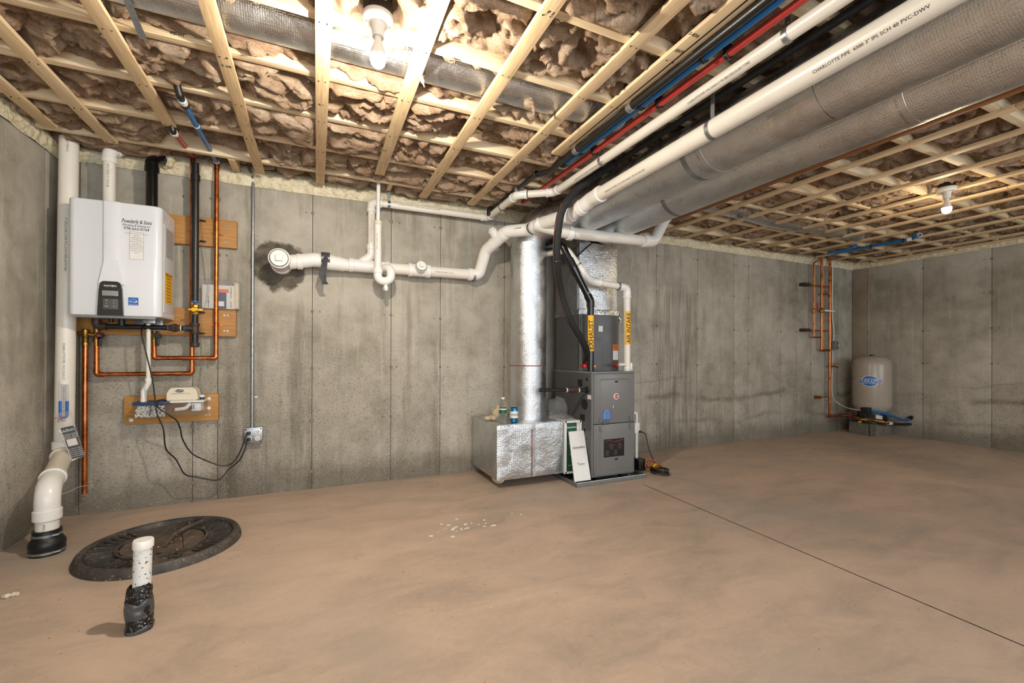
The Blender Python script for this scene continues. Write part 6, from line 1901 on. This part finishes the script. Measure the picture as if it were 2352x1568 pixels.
rr = 1 + 0.75 * (fbm(3 + 2.2 * np.cos(UU) * np.sin(WW), 3 + 2.2 * np.sin(UU) * np.sin(WW), 2 + 2 * np.cos(WW), 4) - 0.5)
rr[-1] = rr[0]
P = np.stack([1.918 + 0.080 * rr * np.cos(UU) * np.sin(WW), 3.30 + 0.11 * rr * np.sin(UU) * np.sin(WW), 0.500 + np.maximum(0, 0.165 * rr * np.cos(WW))], -1)
T.part('crumpled_film', grid_mesh('crumpled_film', P), 'poly', sharp=180)
P2 = np.stack([1.885 + 0.11 * rr * np.cos(UU) * np.sin(WW), 3.19 + 0.10 * rr * np.sin(UU) * np.sin(WW), 0.4995 + np.maximum(0, 0.035 * rr * np.cos(WW))], -1)
T.part('flat_film', grid_mesh('flat_film', P2), 'poly', sharp=180)
T = Thing('marker_pen', 'grey pen lying on the plastic film on the foil box', 'pen')
T.part('marker_pen', MB().cyl((1.83, 3.18, 0.5145), (1.925, 3.12, 0.5145), 0.0075, 12, ch=0.002), 'tape')

# condensate hardware to the right of the furnace
T = Thing('furnace_drain_pipe', 'white pipe standing right of the furnace down to the floor pump', 'pipe')
dx = (2.6440, 3.1400, 0.353)[0]
T.part('furnace_drain_pipe', MB().tube([(dx - 0.06, 3.14, 0.52), (dx + 0.004, 3.14, 0.52), (dx + 0.004, 3.14, 0.10)], 0.014, 18, 0.018).box((dx - 0.03, 3.12, 0.34), (dx + 0.025, 3.20, 0.43), 0.004), 'pvc_fit')
T = Thing('floor_pump', 'small black condensate pump on the floor with loose coloured wires', 'pump')
T.part('pump_body', MB().box((dx - 0.035, 3.06, 0.012), (dx + 0.045, 3.20, 0.115), 0.008), 'rubber')
wm, w2 = MB(), MB()
for k in range(9):
    a = Vector((dx + 0.03, 3.05, 0.09))
    pts = [a]
    for j in range(5):
        a = a + Vector((random.uniform(-0.01, 0.05), random.uniform(-0.05, 0.02), random.uniform(-0.045, 0.03)))
        a.z = max(0.012, a.z)
        a.y = min(a.y, 3.055)
        pts.append(a.copy())
    (wm if k % 2 else w2).tube(pts, 0.0026, 6, smooth=5)
T.part('red_wires', wm, 'wirered')
T.part('orange_wires', w2, 'wireorange')
T.part('terminal_cap', MB().cyl((dx + 0.075, 3.00, 0.06), (dx + 0.085, 2.985, 0.085), 0.010, 10, r2=0.006).cyl((dx + 0.11, 3.02, 0.05), (dx + 0.115, 3.0, 0.075), 0.010, 10, r2=0.006), 'yellow')
T = Thing('coiled_cord', 'black power cord coiled on the floor right of the furnace', 'cord')
cc3 = Vector((2.7470, 2.9430, 0.004))
pts = [Vector((2.6770, 3.1200, 0.35)), Vector((2.7290, 3.1100, 0.32)), Vector((2.7380, 3.0800, 0.199)), Vector((2.7760, 3.0500, 0.084)), Vector((2.8040, 3.0300, 0.023))]
for k in range(44):
    a = math.pi * 0.6 - k * 0.62
    pts.append(Vector((cc3.x + (0.060 + 0.009 * math.sin(k * 1.7)) * math.cos(a), cc3.y + 0.01 + (0.085 + 0.010 * math.cos(k * 1.3)) * math.sin(a), 0.006 + 0.0012 * k)))
pts += [Vector((2.7630, 3.0510, 0.03)), Vector((2.6710, 3.0720, 0.05)), Vector((dx + 0.05, 3.07, 0.09))]
T.part('cable', MB().tube(pts, 0.0048, 9, smooth=4), 'cord')
T.part('plug', MB().box(Vector((2.6770, 3.1200, 0.35)) - V(0.02, 0.01, 0.01), Vector((2.6770, 3.1200, 0.35)) + V(0.004, 0.01, 0.01), 0.004), 'cord')

# ================================================================== far right corner
ym = 3.640
RM = 0.0145
T = Thing('copper_manifold', 'tall copper riser with valves and branches in the far corner', 'pipe')
m1, m2, m3 = (6.3800, 3.6400, 1.7370)[0], (6.1990, 3.6400, 1.7280)[0], (6.0310, 3.6400, 1.7190)[0]
zt1, zt2, zt3 = (6.3500, 3.6400, 2.3750)[2], (6.1880, 3.6400, 2.3720)[2], (6.0290, 3.6400, 2.2700)[2]
zb1, zb2, zb3 = (6.3560, 3.6400, 0.213)[2], (6.2290, 3.6400, 1.1180)[2], (6.0690, 3.6400, 1.2910)[2]
m1b = (6.3460, 3.6400, 0.255)[0]
T.part('pipe', MB().tube([(m1, ym, zt1), (m1, ym, zb1), (m1 + 0.16, ym - 0.06, zb1 + 0.02), (m1 + 0.24, ym - 0.10, zb1 + 0.015)], RM, 16, 0.02), 'copper')
T.part('pipe', MB().tube([(m2, ym, zt2), (m2, ym, zb2), (m1, ym, zb2)], RM, 16, 0.02), 'copper')
T.part('pipe', MB().tube([(m2 + 0.02, ym - 0.12, zt2 + 0.06), (m3, ym, zt3), (m3, ym, zb3), (m2, ym, zb3)], 0.0105, 14, 0.015), 'copper')
copper_fit(T, (m2, ym, zb2 + 1), (m2, ym, zb2), (m1, ym, zb2), RM)
copper_fit(T, (m1, ym, zb1 + 1), (m1, ym, zb1), (m1 + .16, ym - .06, zb1 + .02), RM)
for x, y in ((m1, 'm1'), (m2, 'm2')):
    for z in (zt1 - 0.02, zt1 - 0.30, zt1 - 0.62, zt1 - 0.84):
        T.part('coupling', MB().ring((x, ym, z), (x, ym, z - 0.03), RM, 0.0025, 16), 'copper')
def bracket(z, x0, x1):
    m = MB().box((x0 - 0.02, ym - 0.006, z - 0.012), (x1 + 0.02, ym + 0.001, z + 0.003))
    T.part('bracket', m, 'copper')
    for x in (x0 - 0.005, x0 + 0.07):
        T.part('bracket_block', MB().box((x - 0.022, ym - 0.01, z - 0.022), (x + 0.022, YB - 0.001, z + 0.018), 0.003), 'iron_brown')
    T.part('pipe_strap', MB().ring((m1, ym, z - 0.006), (m1, ym, z + 0.006), RM, 0.003, 16), 'copper')
for y_, in ((652,), (757,)):
    bz = {652: (5.8570, 3.6400, 1.9850), 757: (5.8590, 3.6400, 1.3840)}[y_]
    bracket(bz[2], bz[0], m1)
lb = (6.1750, 3.6400, 0.486)
T.part('bracket', MB().box((lb[0] - 0.02, ym - 0.004, lb[2] - 0.006), (m1, ym + 0.002, lb[2] + 0.004)).box((lb[0] - 0.03, ym - 0.01, lb[2] - 0.02), (lb[0] + 0.01, YB - 0.001, lb[2] + 0.018)), 'copper')
def tap(z, x, d):
    b_ = T.part('hose_tap', MB().cyl((x, ym, z), (x + 0.05 * d, ym - 0.02, z), 0.011, 12).cyl((x + 0.05 * d, ym - 0.02, z + 0.005), (x + 0.085 * d, ym - 0.03, z - 0.02), 0.009, 12), 'brass')
    T.part('red_wheel', MB().cyl((x + 0.045 * d, ym - 0.02, z + 0.03), (x + 0.045 * d, ym - 0.02, z + 0.042), 0.022, 10).cyl((x + 0.045 * d, ym - 0.02, z), (x + 0.045 * d, ym - 0.02, z + 0.035), 0.006, 8), 'redplastic', parent=b_)
tp = (6.4120, 3.6400, 0.9)
tap(tp[2], m1, 1.6)
tp2 = (6.3510, 3.6400, 1.8720)
tap(tp2[2], m2 + 0.02, 1.3)
vz = (6.0410, 3.6400, 1.6390)[2]
vb_ = T.part('valve_body', MB().lathe([(0.016, -0.03), (0.019, -0.02), (0.019, 0.02), (0.016, 0.03)], (m3, ym, vz), (0, 0, 1), 8), 'brass')
T.part('red_lever', MB().box((m3 + 0.012, ym - 0.034, vz + 0.0), (m3 + 0.034, ym - 0.028, vz + 0.11), 0.003), 'redplastic', parent=vb_)
vz = (6.2090, 3.6400, 1.6520)[2]
T.part('valve_body', MB().lathe([(0.019, -0.035), (0.025, -0.022), (0.025, 0.022), (0.019, 0.035)], (m2, ym, vz), (0, 0, 1), 8), 'brass')
T.part('white_clamp', MB().box((m2 + 0.03, ym - 0.03, vz - 0.012), (m1 + 0.06, ym - 0.017, vz + 0.010), 0.003), 'whitepl')
# valve train towards the tank
k0 = Vector((m1 + 0.24, ym - 0.10, zb1 + 0.015))
k1 = Vector((6.6200, 3.1320, 0.214))
k1 = Vector((6.5160, 3.0600, 0.22))
T.part('red_lever', MB().tube([k0, k0 + V(0.08, -0.05, -0.005)], 0.017, 10), 'redplastic')
vt_ = [k0 + V(0.06, -0.04, -0.004), Vector((6.3260, 3.2500, 0.238)), Vector((6.4830, 3.1700, 0.223)), Vector((6.5890, 3.0800, 0.196))]
T.part('valve_train', MB().tube(vt_, [0.016, 0.022, 0.017, 0.024, 0.017, 0.023, 0.016], 12, smooth=8), 'brass')
for p_, c_ in (((6.3730, 3.2300, 0.277), 'blue'), ((6.3260, 3.2500, 0.204), 'yellow')):
    T.part('valve_lever', MB().box(Vector(p_) - V(0.025, 0.01, 0.01), Vector(p_) + V(0.025, 0.01, 0.008), 0.003), c_)
gp = Vector((6.4380, 3.2000, 0.166))
T.part('drop_leg', MB().cyl((gp.x, gp.y, 0.17), (gp.x, gp.y, 0.02), 0.009, 10), 'iron')

T = Thing('far_blue_tube', 'blue water tube with elbows under the far corner joists', 'tube')
fb = [Vector((m1, ym - 0.02, zt1 + 0.03)), Vector((5.6560, 3.0900, 2.2700)), Vector((5.6840, 2.4430, 2.2700)), Vector((5.6830, 2.3770, 2.2900)), Vector((5.8630, 2.5080, 2.4000))]
T.part('tube', MB().tube([fb[0], fb[1], fb[2], fb[3], fb[4]], 0.0150, 14, 0.03), 'pexblue')
T.part('tube', MB().tube([Vector((5.5880, 3.2180, 2.2700)), Vector((5.6540, 3.0190, 2.2800)), Vector((5.7110, 2.9680, 2.3300))], 0.0150, 14, 0.02), 'pexblue')
for a in ((1904, 580), (2095, 548), (1962, 567)):
    pass
T.part('collar', MB().ring(fb[2], fb[2].lerp(fb[1], 0.06), 0.015, 0.005, 14).ring(fb[3], fb[3].lerp(fb[4], 0.25), 0.015, 0.005, 14), 'pvc_fit')
T.part('clip', MB().ring(fb[2].lerp(fb[1], 0.55), fb[2].lerp(fb[1], 0.57), 0.015, 0.007, 14).ring(fb[2].lerp(fb[1], 0.1), fb[2].lerp(fb[1], 0.12), 0.015, 0.007, 14), 'rubber')

# pressure tank
TC = Vector((6.765, 3.335, 0.0))
TR = 0.208
T = Thing('pressure_tank', 'greige pressure tank with a blue oval badge in the far corner', 'tank')
zb_t, zt_t = 0.30, 1.045
dome = [(0.11, zb_t), (0.16, zb_t + 0.012), (TR - 0.012, zb_t + 0.055), (TR, zb_t + 0.10), (TR, zt_t - 0.12), (TR - 0.010, zt_t - 0.075), (TR - 0.045, zt_t - 0.03), (TR - 0.10, zt_t - 0.006), (0.03, zt_t), (0.0001, zt_t)]
tb = T.part('shell', MB().lathe(dome, TC, (0, 0, 1), 56), 'tank')
T.part('top_cap', MB().cyl(TC + V(0, 0, zt_t - 0.002), TC + V(0, 0, zt_t + 0.016), 0.026, 18, ch=0.003), 'rubber')
T.part('stand', MB().lathe([(0.165, 0.155), (0.168, 0.158), (0.150, 0.31), (0.145, 0.31), (0.160, 0.158)], TC, (0, 0, 1), 36, closed=True), 'rubber')
fdir = Vector((-TC.x, -TC.y, 0)).normalized()
fdir = (Matrix.Rotation(math.radians(-6), 3, 'Z') @ fdir)
tang_ = Vector((-fdir.y, fdir.x, 0))
if tang_.x < 0:
    tang_ = -tang_
tang_ = Vector((fdir.y * -1, fdir.x, 0))
def on_tank(poly, off):
    m = MB()
    base_a = math.atan2(fdir.y, fdir.x)
    m.v = [tuple(TC + V(math.cos(base_a + x / TR) * (TR + off), math.sin(base_a + x / TR) * (TR + off), z)) for x, z in poly]
    cxp = sum(p_[0] for p_ in poly) / len(poly)
    czp = sum(p_[1] for p_ in poly) / len(poly)
    m.v.append(tuple(TC + V(math.cos(base_a + cxp / TR) * (TR + off + 0.001), math.sin(base_a + cxp / TR) * (TR + off + 0.001), czp)))
    k = len(poly)
    m.f = [(i, (i + 1) % k, k) for i in range(k)]
    return m
zbg = 0.715
ov = [(0.085 * math.cos(2 * math.pi * k / 36), zbg + 0.065 * math.sin(2 * math.pi * k / 36)) for k in range(36)]
ov2 = [(0.094 * math.cos(2 * math.pi * k / 36), zbg + 0.072 * math.sin(2 * math.pi * k / 36)) for k in range(36)]
T.part('badge_border', on_tank(ov2, 0.0008), 'label', parent=tb)
T.part('badge_oval', on_tank(ov, 0.0022), 'blue', parent=tb)
def band(hw_, hh_, off, mat, name):
    m = MB()
    base_a = math.atan2(fdir.y, fdir.x)
    n = 18
    for k in range(n):
        a0_, a1_ = [base_a + (-hw_ + 2 * hw_ * q_ / n) / TR for q_ in (k, k + 1)]
        m.add([TC + V(math.cos(a) * (TR + off), math.sin(a) * (TR + off), z) for a in (a0_, a1_) for z in (zbg - hh_, zbg + hh_)], [(0, 2, 3, 1)])
    T.part(name, m, mat, parent=tb)
band(0.116, 0.031, 0.0035, 'label', 'badge_band_border')
band(0.111, 0.026, 0.0043, 'blue', 'badge_band')
vs_, fs_ = glyphs('FLEX-LITE', 0.052, 'CENTER', 0, 0.012)
base_a = math.atan2(fdir.y, fdir.x)
m = MB().add([TC + V(math.cos(base_a + x * 0.88 / TR) * (TR + 0.0055), math.sin(base_a + x * 0.88 / TR) * (TR + 0.0055), zbg + z) for x, z in vs_], fs_)
T.part('badge_text', m, 'ink_white', parent=tb)
T.part('data_label', MB().slab([(6.3570, 3.0900, 0.312), (6.4600, 3.0700, 0.292), (6.4600, 3.0700, 0.249), (6.3580, 3.0900, 0.263)], 0.002), 'label')
for k in range(2):
    x = 6.60 + k * 0.185
    solo('concrete_block', MB().box((x, 3.20, 0.0), (x + 0.18, 3.52, 0.155), 0.005), 'cinder', ['left grey concrete block under the pressure tank', 'right grey concrete block under the pressure tank'][k], 'block')
T = Thing('pressure_switch', 'black pressure switch box in front of the tank foot', 'switch')
ps = Vector((6.1800, 3.1000, 0.363))
T.part('pressure_switch', MB().box(ps + V(-0.04, -0.03, -0.06), ps + V(0.045, 0.05, 0.045), 0.006).box(ps + V(-0.09, -0.02, -0.07), ps + V(-0.03, 0.03, -0.02), 0.005), 'rubber')
T = Thing('supply_hose', 'bright blue hose from the pressure switch to the right wall', 'hose')
hs = [ps + V(0.05, 0.0, 0.01), Vector((6.3350, 3.0200, 0.348)), Vector((6.5160, 2.9700, 0.291)), Vector((6.9300, 3.0430, 0.214)), Vector((7.0000, 3.0190, 0.241))]
T.part('hose', MB().tube(hs, 0.0165, 14, smooth=8), 'pexblue')
T.part('wall_fitting', MB().tube([hs[-1] + V(-0.02, 0, 0), hs[-1] + V(0.015, 0, 0.01)], 0.024, 12), 'rubber')
T = Thing('well_pipe', 'black pipe from the valve train into the right wall', 'pipe')
wp_ = [Vector((6.5890, 3.0800, 0.196)), Vector((6.8500, 3.0890, 0.162)), Vector((7.0000, 3.0190, 0.163))]
T.part('pipe', MB().tube(wp_, 0.0165, 14, smooth=6), 'rubber')
T.part('white_adapter', MB().tube([wp_[0].lerp(wp_[1], 0.05), wp_[0].lerp(wp_[1], 0.35)], 0.022, 14), 'whitepl')
T = Thing('switch_box', 'grey metal switch box on the wall right of the copper riser', 'box')
sb_ = Vector((6.5630, 3.6700, 1.1870))
T.part('box', MB().box((sb_.x - 0.045, 3.65, sb_.z - 0.052), (sb_.x + 0.035, 3.704, sb_.z + 0.055), 0.005), 'galv')
T.part('cover', MB().box((sb_.x - 0.03, 3.645, sb_.z - 0.035), (sb_.x + 0.022, 3.652, sb_.z + 0.04), 0.003), 'steelstrap')
T.part('toggle', MB().box((sb_.x + 0.014, 3.635, sb_.z - 0.004), (sb_.x + 0.024, 3.648, sb_.z + 0.01), 0.002), 'label')
T = Thing('white_cable', 'white cable running down beside the copper riser to the pressure switch', 'cable')
wc = [(6.5250, 3.6900, 2.3050), (6.5260, 3.6900, 2.1120), (6.5170, 3.6900, 1.8090), (6.5280, 3.6900, 1.5680), (6.5580, 3.6900, 1.3880), (6.5490, 3.6900, 1.2540)]
T.part('upper_run', MB().tube([Vector(p_) for p_ in wc], 0.009, 10, smooth=5), 'wirewhite')
wc = [(6.5390, 3.6900, 1.1150), (6.5200, 3.6900, 0.843), (6.5040, 3.6800, 0.513), (6.4300, 3.6000, 0.433), (6.3710, 3.4500, 0.369), (6.2030, 3.2500, 0.366), (6.1580, 3.1400, 0.37)]
T.part('lower_run', MB().tube([Vector(p_) for p_ in wc], 0.007, 10, smooth=6), 'wirewhite')

# ================================================================== on the floor
SCX, SCY, SR = -0.748, 2.905, 0.345
T = Thing('sump_cover', 'round black ribbed sump cover set in the slab, dusty', 'cover')
O = Vector((SCX, SCY, 0.0))
T.part('rim', MB().lathe([(SR + 0.012, -0.004), (SR + 0.010, 0.012), (SR + 0.002, 0.034), (SR - 0.006, 0.043), (SR - 0.018, 0.044), (SR - 0.030, 0.038), (SR - 0.034, 0.022), (SR - 0.036, -0.004)], O, (0, 0, 1), 72, closed=True), 'sump')
T.part('lid', MB().lathe([(SR - 0.034, -0.004), (SR - 0.034, 0.016), (0.0001, 0.016)], O, (0, 0, 1), 64), 'sumpdust')
for k in range(48):
    a = 2 * math.pi * k / 48
    if 0.23 < (a / (2 * math.pi)) < 0.36 or 0.73 < (a / (2 * math.pi)) < 0.86:
        continue
    u = Vector((math.cos(a), math.sin(a), 0))
    n = Vector((-u.y, u.x, 0))
    r0, r1 = 0.205 if k % 2 else 0.225, SR - 0.036
    p0, p1 = O + u * r0, O + u * r1
    b = MB()
    b.add([p0 - n * .0035 + V(0, 0, .015), p0 + n * .0035 + V(0, 0, .015), p1 + n * .0035 + V(0, 0, .015), p1 - n * .0035 + V(0, 0, .015), p0 - n * .003 + V(0, 0, .026), p0 + n * .003 + V(0, 0, .026), p1 + n * .003 + V(0, 0, .036), p1 - n * .003 + V(0, 0, .036)],
          [(0, 1, 2, 3), (4, 5, 6, 7), (0, 1, 5, 4), (1, 2, 6, 5), (2, 3, 7, 6), (3, 0, 4, 7)])
    T.part('rib', b, 'sump')
T.part('inner_ring', MB().lathe([(0.200, 0.014), (0.200, 0.032), (0.192, 0.034), (0.185, 0.032), (0.185, 0.014)], O, (0, 0, 1), 56, closed=True), 'sump')
for s_, rot in ((1, 0.25), (-1, 0.25)):
    # half-round raised plates
    pts = [(0.178 * math.cos(a), 0.178 * math.sin(a)) for a in [math.radians(-62 + 124 * k / 16) for k in range(17)]]
    pts = [(x * s_, y) for x, y in pts]
    R_m = Matrix.Rotation(rot, 2)
    pl = [R_m @ Vector(p_) for p_ in pts]
    T.part('raised_plate', MB().prism([(O.x + p_.x, O.y + p_.y) for p_ in pl], 0.012, 0.027, 'z'), 'sumpdust')
for dx_, dy_ in ((0.02, -0.16), (0.10, -0.20), (-0.16, -0.17)):
    c_ = O + V(dx_, dy_, 0)
    T.part('lifting_socket', MB().box(c_ + V(-.026, -.022, .014), c_ + V(.026, .022, .028), 0.004), 'sump')
    T.part('socket_hole', MB().box(c_ + V(-.010, -.010, .027), c_ + V(.010, .010, .0285)), 'dark')
T.part('pull_strap', MB().tube([O + V(0.02, -.06, .03), O + V(0.04, .06, .045), O + V(0.10, .16, .05), O + V(.13, .22, .045)], 0.010, 8, smooth=6), 'sumpdust')
bl = MB()
for k in range(16):
    a = 2 * math.pi * k / 16
    c_ = O + V(math.cos(a) * 0.285, math.sin(a) * 0.285, 0.016)
    bl.lathe([(0.012, 0), (0.012, 0.004), (0.006, 0.006), (0.0001, 0.006)], c_, (0, 0, 1), 8)
T.part('bolt_head', bl, 'sumpdust', kind='stuff')
db = MB()
for k in range(36):
    a, r_ = random.uniform(0, 6.28), SR * math.sqrt(random.random()) * 0.9
    c_ = O + V(r_ * math.cos(a), r_ * math.sin(a), 0.018)
    db.box(c_, c_ + V(random.uniform(.002, .007), random.uniform(.002, .005), .003))
T.part('chip', db, 'foam', kind='stuff')

sc = Vector((-0.61, 2.0550, 0))
sc = Vector((-0.607, 2.075, 0.0))
T = Thing('capped_stub', 'white capped pipe stub wrapped in black plastic rising from the slab', 'pipe')
T.part('pipe', MB().tube([sc + V(0.004, 0.004, 0.10), sc + V(0.009, 0.004, 0.318)], 0.0285, 28), 'speckpipe')
cp0 = sc + V(0.009, 0.004, 0.305)
T.part('cap', MB().lathe([(0.029, 0), (0.0325, 0.002), (0.0325, 0.026), (0.030, 0.031), (0.0001, 0.0315)], cp0, (0.02, 0, 1), 28), 'pvc_fit')
def wrap(z0, z1, r0, amp, mat, name, seed):
    n, k = 44, 14
    U, W = np.meshgrid(np.linspace(0, 2 * np.pi, n), np.linspace(0, 1, k), indexing='ij')
    nz_ = fbm(2.5 + 2 * np.cos(U) + seed, 2.5 + 2 * np.sin(U), W * 4 + seed, 4) - 0.5
    nz_[-1] = nz_[0]
    r_ = r0 + amp * nz_
    zz_ = z0 + W * (z1 - z0) + 0.03 * (nz_) * (W > 0.9)
    P_ = np.stack([sc.x + r_ * np.cos(U), sc.y + r_ * np.sin(U), zz_], -1)
    # turn the top inwards
    P_[:, -1, 0] = sc.x + (r_[:, -1] - 0.012) * np.cos(U[:, -1])
    P_[:, -1, 1] = sc.y + (r_[:, -1] - 0.012) * np.sin(U[:, -1])
    T.part(name, grid_mesh(name, P_), mat, sharp=180)
wrap(0.0, 0.168, 0.0405, 0.016, 'speckwrap', 'black_wrap', 1.0)
wrap(0.055, 0.118, 0.0435, 0.010, 'tape', 'grey_tape', 4.0)
wrap(-0.004, 0.016, 0.043, 0.012, 'tape', 'base_tape', 6.0)

T = Thing('packing_peanut', 'white packing peanut lying alone near the left floor edge', 'peanut')
pk = Vector((-1.1870, 2.5680, 0.008))
T.part('packing_peanut', MB().tube([pk + V(-0.022, 0.002, 0), pk + V(-0.008, -0.004, 0.002), pk + V(0.004, 0.006, 0), pk + V(0.022, 0.002, 0.001)], [0.008, 0.010, 0.007, 0.010, 0.008], 10, smooth=5), 'foam')
T = Thing('paint_splashes', 'cluster of pale paint splashes on the slab in front of the return box', 'splashes', kind='stuff')
sm = MB()
c0_ = Vector((0.805, 2.5360, 0))
for k in range(26):
    c_ = c0_ + V(random.gauss(0, 0.13), random.gauss(0, 0.06), 0.0)
    r_ = random.uniform(0.003, 0.014)
    sm.lathe([(r_, 0.0002), (r_ * 0.7, 0.0012), (0.0001, 0.0014)], c_, (0, 0, 1), 8)
T.part('paint_splashes', sm, 'label')
T = Thing('floor_debris', 'sawdust and small wood chips scattered over the slab', 'debris', kind='stuff')
sm = MB()
for k in range(420):
    c_ = Vector((random.uniform(-1.4, 5.5), random.uniform(0.3, 3.6), 0.0))
    a = random.uniform(0, 3.14)
    l_ = random.uniform(0.002, 0.006) * (2.0 if random.random() < 0.06 else 1)
    u = Vector((math.cos(a), math.sin(a), 0)) * l_
    n = Vector((-u.y, u.x, 0)).normalized() * random.uniform(0.0007, 0.002)
    h = V(0, 0, random.uniform(0.001, 0.0025))
    sm.add([c_ - u - n, c_ + u - n, c_ + u + n, c_ - u + n, c_ - u * .8 + h, c_ + u * .8 + h], [(0, 1, 5, 4), (1, 2, 5), (2, 3, 4, 5), (3, 0, 4)])
T.part('floor_debris', sm, 'board')

for T_ in ALL:
    T_.finish()
